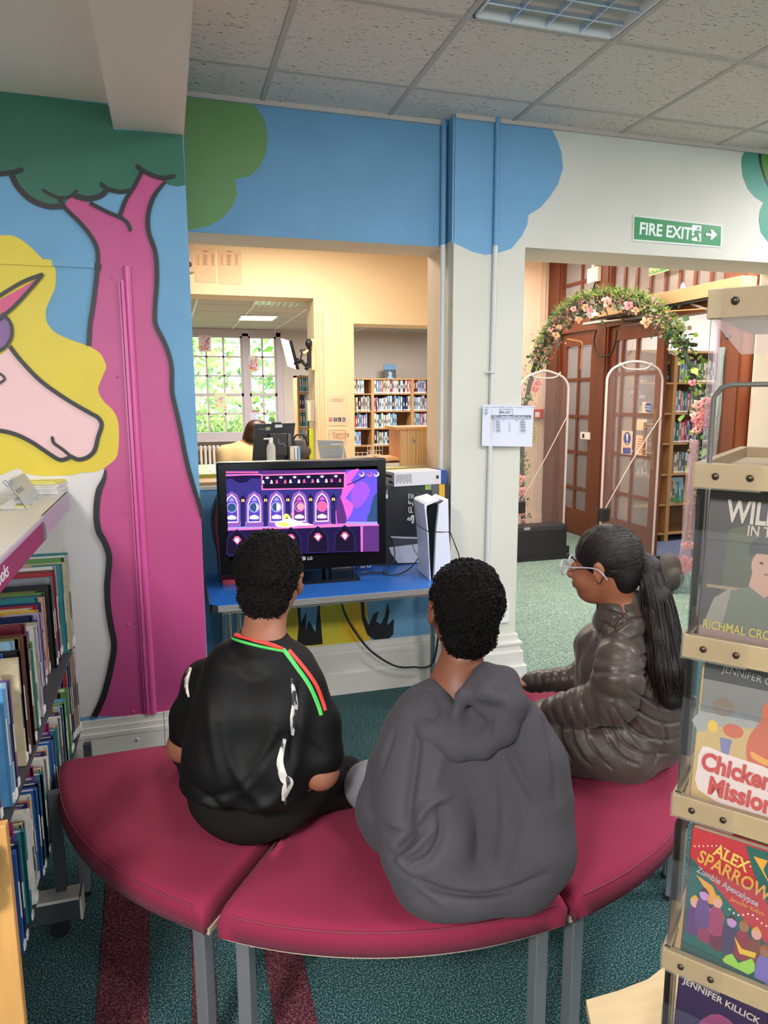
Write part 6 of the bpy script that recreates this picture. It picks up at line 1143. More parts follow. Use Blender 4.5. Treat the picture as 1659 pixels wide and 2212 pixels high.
text('logo', 'Lenovo', .017, PY(557, 928.5, my-.001), (1, 0, 0), (0, 0, 1), gprint, mo, .0003); g = Flat(lambda x, y: PY(x, y, my), (0, -1, 0), .001); g.fill([(574, 923), (584, 922), (584, 929), (574, 930)], mat('sticker_green', '#a9b48c', .7)); g.fill([(594, 917), (610, 917), (610, 923), (594, 924)], wprint); g.build('sticker', mo); m = MB(); m.tube(smooth_pts([PY(601, 948, my-.055), PY(603, 960, my-.06), PY(612, 958, my-.06), PY(616, 965, my-.05)], 4), .003, gprint, 6); m.build('cable', mo)
# sanitiser bottle
bt = thing('pump_bottle', (.9, 3.95, CT), 'small clear pump bottle with white cap before the black monitor', 'bottle'); c0 = PY(586, 990, 3.95); m = MB(); m.tube([(c0[0], 3.95, CT), (c0[0], 3.95, CT+.10), (c0[0], 3.95, CT+.118), (c0[0], 3.95, CT+.125)], [.024, .024, .018, .011], glass('bottle_clear', (.95, .95, .9), .45), 14); m.build('body', bt); m = MB(); m.tube([(c0[0], 3.95, CT+.125), (c0[0], 3.95, CT+.155)], .012, white, 12).tube([(c0[0], 3.95, CT+.15), (c0[0]-.04, 3.94, CT+.15)], .004, white, 6); m.build('pump_cap', bt)
# folders, bag, lime strip, notices
for k, (x0, x1, cc, lb) in enumerate(((625, 634, '#d8cdc0', 'cream folder'), (635, 640, '#e2e4ea', 'white folder'), (641, 647, '#7fb0e6', 'sky-blue folder'))):
    a = PY(x0, 965, 4.15); b = PY(x1, 996, 4.15); f_ = MB(); f_.M = Matrix.Translation((a[0], 4.12, CT)); f_.box((0, 0, 0), (b[0]-a[0], .1, a[2]-CT-.0), mat('folder_%d' % k, cc, .5)); f_.build('folder', label=lb+' standing upright on the counter right of the monitor', cat='folder', group='folders by the monitor')
bg = thing('handbag', (1.35, 4.5, CT), 'dark grey leather bag slumped on the counter beside the folders', 'bag'); a = PY(658, 985, 4.12); q_ = Vol(.008, .02); q_.ell((a[0], 4.3, CT+.05), (.075, .06, .05)).ell((a[0]-.01, 4.3, CT+.10), (.05, .035, .03)); q_.mesh('body', mat('bag_grey', '#5b5452', .5, noise=.15, nscale=30), bg); MB().tube(smooth_pts([(a[0]-.05, 4.28, CT+.09), (a[0]-.02, 4.27, CT+.15), (a[0]+.03, 4.27, CT+.14), (a[0]+.05, 4.28, CT+.08)], 4), .005, blackm, 6).build('handle', bg)
a = PY(671, 925, YQ-.02); b = PY(672, 1000, YQ-.02); boxo('lime_strip', (a[0]-.014, YQ-.03, .9), (a[0]+.018, YQ-.004, a[2]), mat('lime', '#bccf1c', .5), label='tall lime-green strip standing against the peach doorway edge', cat='strip')
bxw = thing('key_cabinet', (1.2, YQ, 1.45), 'small grey cabinet on the doorway edge above the lime strip', 'cabinet'); a = PY(660, 865, YQ); b = PY(677, 910, YQ); boxo('casing', (a[0], YQ-.06, b[2]), (b[0], YQ, a[2]), mat('cab_grey', '#a9a294', .5), bxw, .003); boxo('door', (a[0]+.004, YQ-.064, b[2]+.006), (a[0]+.03, YQ-.058, a[2]-.006), mat('cab_label', '#cfd0bb', .6), bxw)
def sheet(px0, py0, px1, py1, y, label, mt, name='paper_notice', fn=None, cat='notice', lines=None, group=None):
    a = PY(px0, py0, y); b = PY(px1, py1, y); t = thing(name, ((a[0]+b[0])/2, y, (a[2]+b[2])/2), label, cat, group); boxo('sheet', (a[0], y-.004, b[2]), (b[0], y-.0005, a[2]), mt, t)
    if fn: g = Flat(lambda x, z: PY(x, z, y-.0045), (0, -1, 0), .0006); fn(g, t, y-.006); g.build('print', t)
    return t
def lines(x0, x1, y0, n, dy, m=gprint, w=1.0):
    def f(g, t, y):
        for k in range(n): g.stroke([(x0, y0+dy*k), (x1-(k*3 % 7), y0+dy*k+.4)], w, m, 0)
    return f
peachp = mat('paper_peach', '#e3c4a2', .8); tan = mat('print_tan', '#b08d70', .8)
def two_cols(x0): 
    def f(g, t, y):
        for cx, cw in ((x0+3, 6), (x0+17, 9), (x0+36, 5)):
            for k in range(7): g.stroke([(cx, 551+k*3.4), (cx+cw, 551.3+k*3.4)], .9, tan, 0)
        g.stroke([(x0+18, 543), (x0+27, 543.5)], 1.4, tan, 0)
    return f
sheet(420, 536, 467, 611, YQ, 'left of two faint rota sheets pinned above the doorway', peachp, fn=two_cols(422)); sheet(471, 540, 523, 615, YQ, 'right of two faint rota sheets pinned above the doorway', peachp, fn=two_cols(473))
iw = thing('alarm_unit', (.2, YQ, 2.55), 'pale wall unit with a dark red button left of the rota sheets', 'alarm unit'); a = PY(395, 532, YQ); b = PY(420, 590, YQ); boxo('casing', (a[0], YQ-.04, b[2]), (b[0], YQ, a[2]), mat('unit_beige', '#cdb9a0', .5), iw, .004); c0 = PY(409, 571, YQ-.045); MB().ell(c0, (.02, .012, .02), mat('button_dark_red', '#5a1a1c', .4), 12, 8).build('button', iw)
def qrp(g, t, y):
    for k in (855+7, 862+4): g.stroke([(716, k), (741, k)], 1.2, tan, 0)
    for x, cc, s_ in ((714, '#d9604f', ''), (724, '#34519c', 'f'), (733, '#4a3a34', 't'), (742, '#4467a0', 'in')): g.rect(x-3.6, 902, x+3.6, 910, mat('icon_'+cc[1:], cc, .6))
    for x, s_ in ((724, 'f'), (732, 't'), (740, 'in')): text('lettering', s_, .03, PY(x-1, 909, y-.002), (1, 0, 0), (0, 0, 1), wprint, t, .0004)
    g.disc((714, 906), 2.2, wprint); g.disc((714, 906), 1.5, mat('icon_d9604f', '#d9604f', .6))
sheet(706, 854, 750, 919, YQ, 'poster with four small social icons on the peach pier', mat('paper_cream', '#e9cdb2', .8), fn=qrp, name='poster', cat='poster')
def oh(g, t, y): frame(g, 711, 929.5, 746, 957, .8, tan); text('lettering', 'Opening', .044, PY(717, 941, y), (1, 0, 0), (0, 0, 1), tan, t, .0004); text('lettering', 'Hours', .044, PY(720, 948.5, y), (1, 0, 0), (0, 0, 1), tan, t, .0004)
sheet(708, 927, 748, 962, YQ, 'Opening Hours sheet below the icon poster', mat('paper_cream', '#e9cdb2', .8), fn=oh, name='poster', cat='poster')
# clear card holder with grey card, wire trays, wooden box
ch = thing('card_holder', (1.28, 3.95, CT), 'grey card in a clear stand on the counter in front of the peach pier', 'card holder'); y_ = 3.9; pts_ = [PY(688, 952, y_), PY(745, 953, y_), PY(750, 997, y_), PY(694, 999, y_)]; MB().add([p+np.array((0, .04*(i < 2), 0)) for i, p in enumerate(pts_)]+[p+np.array((0, .04*(i < 2)+.003, 0)) for i, p in enumerate(pts_)], [(0, 3, 2, 1), (4, 5, 6, 7), (0, 1, 5, 4)], mat('card_grey', '#868a8c', .4)).build('card', ch)
g = Flat(lambda x, y: PY(x, y, y_-.001)+np.array((0, .04*(997-y)/45, 0)), (0, -1, 0), .001)
for x in (699, 711, 724, 737): g.disc((x, 966), 2.2, mat('dot_ochre', '#b0a24a', .6), 3.5)
g.stroke([(706, 984), (736, 985)], 1, gprint, 0); g.stroke([(704, 988), (738, 989)], 1, gprint, 0); g.build('print', ch)
MB().box((pts_[0][0], 3.88, CT), (pts_[1][0]+.01, 4.0, CT+.004), acry).build('stand', ch)
h2 = thing('card_holder', (1.3, 3.8, CT), 'small clear empty stand overlapping the grey card', 'card holder'); a = PY(714, 960, 3.85); b = PY(744, 999, 3.85); MB().tube([(b[0], 3.85, a[2]), (b[0]-.015, 3.83, CT)], .002, mat('edge_bright', '#e2dcc8', .2), 5).tube([(a[0], 3.85, a[2]), (b[0], 3.85, a[2])], .0018, mat('edge_bright', '#e2dcc8', .2), 5).add([(a[0], 3.85, a[2]), (b[0], 3.85, a[2]), (b[0], 3.84, CT), (a[0], 3.84, CT)], [(0, 3, 2, 1)], acry).build('panel', h2)
for k, (x0, x1, y0, lb) in enumerate(((763, 812, 978, 'wire leaflet tray on the counter left of the wooden box'), (794, 826, 962, 'taller clear wire leaflet rack behind the tray'))):
    t = thing('leaflet_tray', (1.6, 4.0, CT), lb, 'tray'); a = PY(x0, y0, 4.0+.05*k); b = PY(x1, 998, 4.0+.05*k); m = MB(); yy = 4.0+.05*k
    for u in np.linspace(0, 1, 6): m.tube([(a[0]+(b[0]-a[0])*u, yy, CT), (a[0]+(b[0]-a[0])*u, yy, a[2])], .0016, mat('wire_white', '#dcd6cc', .4), 5)
    for u in np.linspace(0, 1, 4): m.tube([(a[0], yy, CT+(a[2]-CT)*u), (b[0], yy, CT+(a[2]-CT)*u)], .0016, mat('wire_white', '#dcd6cc', .4), 5)
    m.build('wire_frame', t); boxo('leaflets', (a[0]+.005, yy+.006, CT), (b[0]-.005, yy+.03, CT+(a[2]-CT)*(.55 if k == 0 else .4)), mat('leaflet_cream', '#d9cdb8', .7), t)
wx = thing('wooden_box', (1.5, 3.9, CT), 'tall pine suggestion box with two cam locks on the counter', 'box'); pine = mat('pine', '#c79f66', .5, wave=3.2, stretch=(6, 1, .8)); pine2 = mat('pine_side', '#cf9258', .5, noise=.08, nscale=8)
a = PY(866, 928, 3.72); b = PY(952, 1004, 3.72); x0, x1, zt = a[0], b[0], a[2]; m = MB(); m.box((x0, 3.72, CT-.005), (x1, 3.735, zt), pine).build('front_panel', wx); xl = PY(855, 935, 3.95)[0]
m = MB(); m.add([(x0, 3.72, CT), (x0, 3.72, zt), (x0, 3.92, zt), (x0, 3.92, CT), (x0-.006, 3.72, CT), (x0-.006, 3.72, zt), (x0-.006, 3.92, zt), (x0-.006, 3.92, CT)], [(0, 1, 2, 3), (4, 7, 6, 5), (0, 4, 5, 1)], pine2); m.box((x1-.012, 3.72, CT), (x1, 3.92, zt), pine2); m.box((x0, 3.9, CT), (x1, 3.92, zt), pine2); m.build('side_panel', wx)
m = MB(); m.M = Matrix.Translation(((x0+x1)/2, 3.82, zt)); m.box((-(x1-x0)/2-.03, -.115, 0), ((x1-x0)/2+.006, .11, .014), pine2); m.build('lid', wx)
for px in (895, 929): c0 = PY(px, 951, 3.719); t_ = MB(); t_.tube([c0, c0+np.array((0, -.007, 0))], .0105, chrome, 16); t_.box((c0[0]-.002, c0[1]-.0085, c0[2]-.008), (c0[0]+.002, c0[1]-.006, c0[2]+.003), blackm); t_.build('cam_lock', wx)
st_ = thing('letter_tray', (1.3, 3.8, CT), 'stack of wooden letter trays beside the pine box', 'tray'); a = PY(834, 1003, 3.75); b = PY(865, 1003, 3.75)
for k in range(2): boxo('tray_board', (a[0]-.03, 3.72, CT+.0+k*.03), (x0-.008, 3.9, CT+.016+k*.03), pine2 if k else ctop, st_)
# librarian bent over behind the monitor
b4 = thing('person', (1.0, 6.9, .5), 'person with short dark hair in a cream jumper bent behind the black monitor', 'person'); py_ = 5.0
hc4 = PY(556, 943, py_); R4 = rotm(math.radians(60), math.radians(-25)); v = Vol(.008, .02); T4 = head_prims(v, hc4, R4, .95); v.cap(T4((0, -.02, -.06)), PY(548, 965, py_), .05, .055); ch4 = PY(536, 1012, py_)
v.ell(ch4, (.19, .12, .2), None, .05); v.ell(ch4+np.array((.0, 0, -.35)), (.19, .13, .14), None, .1); v.cap(ch4, ch4+np.array((0, 0, -.35)), .14, .15); v.cap(ch4+np.array((.15, 0, .1)), ch4+np.array((.30, -.1, -.15)), .05, .04).cap(ch4+np.array((.30, -.1, -.15)), ch4+np.array((.45, -.25, -.12)), .04, .03); v.cap(ch4+np.array((-.15, 0, .1)), ch4+np.array((-.12, -.16, -.15)), .05, .04).cap(ch4+np.array((-.12, -.16, -.15)), ch4+np.array((.1, -.3, -.14)), .04, .03)
hand_prims(v, ch4+np.array((.45, -.25, -.12)), (1, -.3, 0), (0, 0, 1), 1, 1, .3); hand_prims(v, ch4+np.array((.1, -.3, -.14)), (1, -.3, 0), (0, 0, 1), -1, 1, .3); hip4 = ch4+np.array((0, 0, -.38))
for sx in (-1, 1): v.cap(hip4+np.array((sx*.09, 0, 0)), hip4+np.array((sx*.11+.3, -.3, .02)), .08, .06).cap(hip4+np.array((sx*.11+.3, -.3, .02)), np.array((hip4[0]+sx*.11+.3, hip4[1]-.3, .06)), .055, .04)
v.mesh('body', skin_m('skin_four', '#c98f6c'), b4); v = Vol(.008, .02); v.ell(T4((0, -.014, .035)), (.076, .092, .084), R4); v.ell(T4((0, -.055, -.03)), (.068, .045, .062), R4); v.ell(T4((0, .135, -.03)), (.085, .09, .09), R4, .006, True); v.mesh('hair', mat('hair_brown', '#3c2416', .4, noise=.15, nscale=40), b4)
v = Vol(.009, .04); v.ell(ch4+np.array((0, 0, -.02)), (.215, .15, .22)); v.cap(ch4, ch4+np.array((0, 0, -.35)), .17, .17); v.cap(ch4+np.array((.15, 0, .1)), ch4+np.array((.30, -.1, -.15)), .068, .055).cap(ch4+np.array((.30, -.1, -.15)), ch4+np.array((.42, -.23, -.12)), .055, .042); v.cap(ch4+np.array((-.15, 0, .1)), ch4+np.array((-.12, -.16, -.15)), .068, .055).cap(ch4+np.array((-.12, -.16, -.15)), ch4+np.array((.07, -.28, -.14)), .055, .042); v.mesh('jumper', mat('jumper_cream', '#e6c996', .9, noise=.05, nscale=60), b4)
v = Vol(.009, .03); v.ell(hip4, (.2, .15, .12))
for sx in (-1, 1): v.cap(hip4+np.array((sx*.09, 0, 0)), hip4+np.array((sx*.11+.3, -.3, .02)), .09, .07).cap(hip4+np.array((sx*.11+.3, -.3, .02)), np.array((hip4[0]+sx*.11+.3, hip4[1]-.3, .09)), .065, .05)
v.mesh('trousers', tg, b4); sc_ = thing('office_chair', (hip4[0], hip4[1], 0), 'dark chair under the person in the cream jumper', 'chair'); zc_ = hip4[2]-.13; MB().box((hip4[0]-.22, hip4[1]-.2, zc_-.06), (hip4[0]+.22, hip4[1]+.2, zc_), blackm, .02).build('seat', sc_); MB().tube([(hip4[0], hip4[1], .06), (hip4[0], hip4[1], zc_-.06)], .03, blackm, 10).build('column', sc_)
for k in range(5): an = k*1.2566; MB().tube([(hip4[0], hip4[1], .08), (hip4[0]+.28*math.cos(an), hip4[1]+.28*math.sin(an), .04)], .018, blackm, 6).build('leg', sc_)
# chair backs, radiator, wall monitor beyond the peach wall
for k, (px, lb) in enumerate(((438, 'left dark chair back before the radiator'), (463, 'right dark chair back before the radiator'))):
    t = thing('reading_chair', (0, 7, 0), lb, 'chair'); c0 = PY(px, 1005, 7.0); c0[0] += (-.12, .16)[k]; q_ = MB()
    pts = [(-.14, 0), (-.14, .28), (-.09, .42), (0, .46), (.09, .42), (.14, .28), (.14, 0)]; zc_ = PY(px, 985 if k == 0 else 988, 7.0)[2]-.46
    q_.M = Matrix.Translation((c0[0], 7, zc_)) @ Matrix.Rotation(math.radians(90), 4, 'X'); q_.prism(pts, -.02, .02, mat('chair_dark', '#3a3838', .6)); q_.build('backrest', t); boxo('seat', (c0[0]-.14, 6.7, zc_-.06), (c0[0]+.14, 7.02, zc_), mat('chair_dark', '#3a3838', .6), t)
    for sx in (-.12, .12):
        for sy in (6.72, 6.98): MB().tube([(c0[0]+sx, sy, 0), (c0[0]+sx, sy, zc_-.05)], .012, steel, 6).build('leg', t)
ra = thing('radiator', (.6, YW-.12, .3), 'white column radiator under the far window', 'radiator'); radm = mat('radiator_white', '#d9d0c4', .4); rz0, rz1 = .12, PY(480, 963, YW-.12)[2]
for k in range(26):
    x = -.35+k*.062; m = MB()
    for yy in (YW-.16, YW-.09): m.tube([(x, yy, rz0+.03), (x, yy, rz1-.03)], .019, radm, 8)
    m.ell((x, YW-.125, rz1-.02), (.027, .065, .035), radm, 8, 6); m.ell((x, YW-.125, rz0+.03), (.027, .065, .035), radm, 8, 6); m.build('column', ra)
mw = thing('wall_monitor', (1.2, 6.2, 2), 'small screen on a black arm fixed to the doorway edge, seen nearly side on', 'monitor'); ym = 6.05
q4 = [PY(607, 731, ym), PY(623, 736, ym), PY(640, 797, ym), PY(621, 792, ym)]; q4 = [PY(606, 731, 6.6), PY(624, 736, 6.15), PY(640, 798, 6.15), PY(621, 791, 6.6)]; o_ = np.array((.03, .012, 0)); m = MB(); m.add(q4, [(3, 2, 1, 0)], mat('screen_pale', '#6d787b', .7)); m.build('screen', mw); m = MB(); m.add([p+o_ for p in q4]+[p+o_*.03 for p in q4], [(0, 1, 2, 3), (0, 4, 5, 1), (1, 5, 6, 2), (2, 6, 7, 3), (3, 7, 4, 0)], blackm); m.build('casing', mw)
m = MB(); m.tube([PY(638, 785, 6.1), PY(652, 780, 6.0), PY(660, 790, 5.97), PY(668, 780, 5.97)], .016, blackm, 8).tube([PY(668, 740, 5.97), PY(668, 795, 5.97)], .018, blackm, 8).tube([PY(655, 765, 5.96), PY(668, 755, 5.97)], .014, mat('arm_beige', '#d9b98f', .5), 8).ell(PY(667, 742, 5.95), (.03, .03, .04), blackm).tube([PY(660, 792, 5.96), PY(666, 797, 5.96)], .02, blackm, 8); m.build('arm', mw)
a = PY(672, 732, YQ); b = PY(678, 800, YQ); boxo('wall_plate', (a[0]-.005, YQ-.02, b[2]), (b[0]+.01, YQ, a[2]), mat('plate_cream', '#e2c9a4', .5), mw, .006); m = MB(); m.tube(smooth_pts([PY(640, 780, 6.02), PY(643, 774, 6.0), PY(647, 780, 6.0), PY(650, 772, 6.0), PY(652, 762, 5.98), PY(649, 757, 5.98), PY(660, 755, 5.97)], 4), .006, blackm, 6); m.build('cable', mw)
m = MB()
for xx in (1.235, 1.275): m.tube([(xx, YQ-.012, .9), (xx, YQ-.012, 2.2)], .010, pe, 8)
m.build('conduit', label='pair of painted conduits beside the peach doorway edge', cat='pipe')
sheet(541, 885, 558, 915, YW-.02, 'white notice on a clip in the lower pane of the far window', mat('paper_lilac', '#cfd0e6', .7), fn=lines(544, 555, 893, 5, 3.5, gprint, .6)); boxo('clip_bar', tuple(PY(543, 889, YW-.03)-np.array((0, 0, .01))), tuple(PY(557, 886, YW-.02)+np.array((0, .01, .0))), mat('clip_wood', '#a67c58', .6), label='wooden clip bar holding the notice in the far window', cat='clip')
for k, (x0, y0, x1, y1) in enumerate(((428, 722, 456, 760), (537, 768, 560, 803), (463, 848, 490, 884))):
    t = sheet(x0, y0, x1, y1, YW-.012, ('pink and orange child painting in the upper left window pane', 'red-dotted child painting in the right sash of the window', 'faint yellow painting in the lower left window pane')[k], mat('paint_paper%d' % k, ('#efe2ee', '#ece6e4', '#d9dfb8')[k], .8), name='painting', cat='painting'); g = Flat(lambda x, y: PY(x, y, YW-.017), (0, -1, 0), .001); r_ = random.Random(k)
    for j in range(26 if k < 2 else 8): g.disc((r_.uniform(x0+3, x1-3), r_.uniform(y0+3, y1-3)), r_.uniform(1, 3), mat('blob%d' % (j % 4), ('#e58a9c', '#f0b060', '#b48ae0', '#e06060')[j % 4] if k < 2 else '#e6d48a', .8), seg=8)
    g.build('paint', t)
# far room lights
for k, (p, lb) in enumerate((((515, 601, 681, 692), 'lit rectangular ceiling light in the far room'), ((546, 651, 646, 661), 'louvred ceiling light partly hidden by the lintel in the far room'))):
    t = thing('ceiling_light', (1, 9, 2.5), lb, 'light'); x0, x1, y0, y1 = p; a = [PZ(x0+6, y0, 2.496), PZ(x1, y0+1, 2.496), PZ(x1-13, y1, 2.496), PZ(x0, y1-1, 2.496)]
    m = MB(); m.add(a, [(3, 2, 1, 0)], mat('far_light_glow', '#ffffff', .5, emit='#fff2dc', es=2.6) if k == 0 else mat('far_louvre', '#9fb0ac', .3, .6)); m.build('diffuser', t); m = MB()
    for i in range(4): m.tube([a[i], a[(i+1) % 4]], .012, white, 4)
    if k: 
        for i in range(1, 7): m.tube([a[0]+(a[1]-a[0])*i/7, a[3]+(a[2]-a[3])*i/7], .014, white, 4)
    m.build('frame', t)
# bookcases in the far room
bcw = mat('bookcase_oak', '#b98d5a', .5, noise=.08, nscale=5, stretch=(6, 6, 1)); bcd = mat('bookcase_back', '#7a5a3c', .7); YB = 10.6
zs_far = [PY(806, y, YB)[2] for y in (817, 850, 888, 925, 962, 1000)]; bt_, bh = .03, .30
fc_ = [PY(x, 900, YB)[0] for x in (720, 804, 891, 975)]
G1 = 'novels in the far bookcases'; PF = ['pink', 'white', 'navy', 'sky blue', 'black', 'red', 'lilac', 'pale blue', 'cream', 'white', 'teal', 'grey', 'white', 'pale blue']
fills = [[1.0, .82, 0.9, .72], [1, 1, .62, .58], [1, 1, 1, .9]]
def bookcase(x0, x1, label, zs, yb, depth, fills_, where, grp, wr_=(.028, .042), hr=(.19, .235), seed=0, leans=.12, pal=PF, base=True):
    t = thing('bookcase', ((x0+x1)/2, yb, 0), label, 'bookcase'); th = .022
    boxo('side_panel', (x0, yb, 0), (x0+th, yb+depth, zs[0]), bcw, t); boxo('side_panel', (x1-th, yb, 0), (x1, yb+depth, zs[0]), bcw, t); boxo('top_panel', (x0, yb-.004, zs[0]-.022), (x1, yb+depth, zs[0]), bcw, t); boxo('back_panel', (x0, yb+depth, 0), (x1, yb+depth+.01, zs[0]), bcd, t)
    rr = random.Random(seed)
    for k, z in enumerate(zs[1:]):
        boxo('shelf', (x0+th, yb+.002, z-.018), (x1-th, yb+depth, z), bcw, t)
        if k < len(fills_) and fills_[k]:
            f0, f1 = fills_[k] if isinstance(fills_[k], tuple) else (0, fills_[k]); W_ = x1-x0-2*th-.01
            row(x0+th+.005+W_*f0, x0+th+.005+W_*f1, yb+.02, z+.001, wr_, hr, (.12, min(.16, depth-.03)), pal, f"on the {ORD[k]} shelf, {where}", grp, rg=rr, leans=leans)
    return t
bookcase(fc_[0], fc_[1]+.01, 'oak bookcase at the left behind the peach pier in the far room', zs_far, YB, .28, [(.35, .82), (.3, .98), (.3, .9), (.3, .72)], 'far left bookcase', 'novels in the left far bookcase', seed=1)
bookcase(fc_[1]+.01, fc_[2], 'middle oak bookcase in the far room with a picture on top', zs_far, YB, .28, [1, 1, .62, .58], 'far middle bookcase', 'novels in the middle far bookcase', seed=2)
bookcase(fc_[2], fc_[3], 'right oak bookcase in the far room, cut off by the jamb', zs_far, YB, .28, [(0, .55), (0, .55), (0, .55), (0, .55)], 'far right bookcase', 'novels in the right far bookcase', seed=3, pal=['lilac', 'pink', 'white', 'grey', 'maroon', 'pale blue'])
ys = 8.2; zz = [PY(660, y, ys)[2] for y in (811, 849, 887, 925, 963, 1000)]; xa_, xb_2 = PY(642, 850, ys)[0], PY(676, 850, ys)[0]
bookcase(xa_, xb_2+.1, 'narrow oak bookcase glimpsed beside the doorway edge below the wall screen', zz, ys, .25, [(0, .9)]*4, 'narrow bookcase by the doorway', 'novels in the narrow bookcase', seed=6, wr_=(.022, .034), hr=(.18, .21), leans=0, pal=['navy', 'white', 'sky blue', 'teal', 'pale blue'])
pc = thing('painting', (3.0, YB+.1, zs_far[0]), 'small dark landscape picture leaning on top of the middle far bookcase', 'picture'); a = PY(831, 781, YB+.05); b = PY(857, 812, YB+.05); m = MB(); m.M = Matrix.Translation((a[0], YB+.08, zs_far[0]+.001)) @ Matrix.Rotation(math.radians(-8), 4, 'X'); W_, H_ = b[0]-a[0], a[2]-b[2]; m.box((0, 0, 0), (W_, .012, H_), mat('pic_board', '#2f3a3c', .5)); m.build('board', pc)
g = Flat(lambda x, y: np.array(m.M @ Vector((x*W_, -.001, y*H_))), (0, -1, 0), .0008); g.rect(0, .62, 1, 1, mat('pic_sky', '#5d8bb0', .5)); g.rect(0, .0, 1, .5, mat('pic_earth', '#4a4038', .5)); g.fill([(.25, 0), (.4, .2), (.35, .42), (.55, .5), (.7, .3), (.6, .15), (.8, 0)], mat('pic_river', '#7db4d8', .4), 2); g.build('picture', pc)
# ================= entrance hall =================
XD = 4.25; woodd = mat('door_mahogany', '#67341c', .35, noise=.14, nscale=5, stretch=(4, 4, .5)); wood2 = mat('door_mahogany_dark', '#5f3220', .4, noise=.1, nscale=5, stretch=(4, 4, .5)); pane_g = glass('door_glass', (.97, .96, .97), .10)
YH = 7.43
hw = MB(); hw.box((3.02, YH, 0), (XD, YH+.15, 3.1), creamw); hw.box((1.78, 3.6, 3.0), (9, 9, 3.1), plain)
hw.box((XD, 3.60, 0), (XD+.12, 4.42, 3.0), creamw); hw.build('wall_hall', kind='structure')
MB().box((XD+.12, YH, 0), (9, YH+.15, 3.0), greyw).build('wall_lobby', kind='structure')
MB().box((3.0, YH-.02, 0), (XD-.02, YH, .14), creamw).box((3.0, YH-.028, .0), (XD-.02, YH, .1), creamw).build('baseboard_hall', kind='structure')
zH = 2.33
def dposX(px): return PX(px, 900, XD)[1]
# outer frame of the glazed screen
y_f0, y_f1 = 4.42, 7.42; MBf = MB()
ds = thing('door_1', (XD, 6, 0), kind='structure')
def post(y0, y1, m=woodd, z1=3.0, nm='door_post', x0=XD-.05, x1=XD+.08):
    o = MB(); o.box((x0, y0, 0), (x1, y1, z1), m); o.box((x0-.012, y0+.03, 0), (x0, y1-.03, z1), wood2); return o.build(nm, ds)
post(7.14, 7.42); post(6.23, 6.47); post(4.44, 4.68, x0=XD-.08); boxo('door_post', (XD-.04, 4.68, 0), (XD+.04, 4.74, 3.0), wood2, ds)
boxo('transom', (XD-.06, 4.44, 2.17), (XD+.06, 7.42, 2.30), woodd, ds)
# transom glazing: muntins and panes
ymn = [PX(x, 620, XD)[1] for x in (1243, 1265)]; 
def glaz(y0, y1, z0, z1, ys, zs, par, th=.016, xo=0, nmp='pane'):
    ys = sorted([y for y in ys if y0 < y < y1]); zs = sorted([z for z in zs if z0 < z < z1]); Y_ = [y0]+ys+[y1]; Z_ = [z0]+zs+[z1]
    for y in ys: boxo('glazing_bar', (XD-.018+xo, y-th, z0), (XD+.018+xo, y+th, z1), woodd, par)
    for z in zs: boxo('glazing_bar', (XD-.015+xo, y0, z-th), (XD+.015+xo, y1, z+th), woodd, par)
    for i in range(len(Y_)-1):
        for j in range(len(Z_)-1): boxo(nmp, (XD-.003+xo, Y_[i]+th*.7, Z_[j]+th*.7), (XD+.003+xo, Y_[i+1]-th*.7, Z_[j+1]-th*.7), pane_g, par)
zb1 = PX(1255, 610, XD)[2]; glaz(6.47, 7.14, 2.30, 3.0, [6.80], [zb1], ds); glaz(4.74, 6.23, 2.30, 3.0, [PX(x, 620, XD)[1] for x in (1352, 1378, 1408, 1440, 1471, 1504, 1539)], [zb1+.1], ds)
def leaf(name, y0, y1, ys, zs, z0=.10, z1=2.16, wdt=.09, bot=.28, xo=0, label=None):
    t = thing(name, (XD+xo, (y0+y1)/2, 0), label, 'door'); m = MB(); m.box((XD-.022+xo, y0, .01), (XD+.022+xo, y0+wdt, z1), woodd).box((XD-.022+xo, y1-wdt, .01), (XD+.022+xo, y1, z1), woodd); m.build('stile', t); m = MB(); m.box((XD-.022+xo, y0+wdt, z1-.13), (XD+.022+xo, y1-wdt, z1), woodd).box((XD-.022+xo, y0+wdt, .01), (XD+.022+xo, y1-wdt, bot), woodd); m.build('rail', t); glaz(y0+wdt, y1-wdt, bot, z1-.13, ys, zs, t, xo=xo); return t
zbars = [PX(1250, y, XD)[2] for y in (820, 900, 977, 1055)]
L1 = leaf('glazed_door', 6.47, 7.14, [6.80], zbars, label='left fixed glazed mahogany door leaf beside the cream wall')
zb2 = [PX(1370, y, XD)[2] for y in (806, 896, 984, 1072)]
L2 = leaf('glazed_door', 5.42, 6.23, [PX(x, 900, XD)[1] for x in (1341, 1372)], zb2, label='middle glazed mahogany door leaf with brass pull and stickers', wdt=.10)
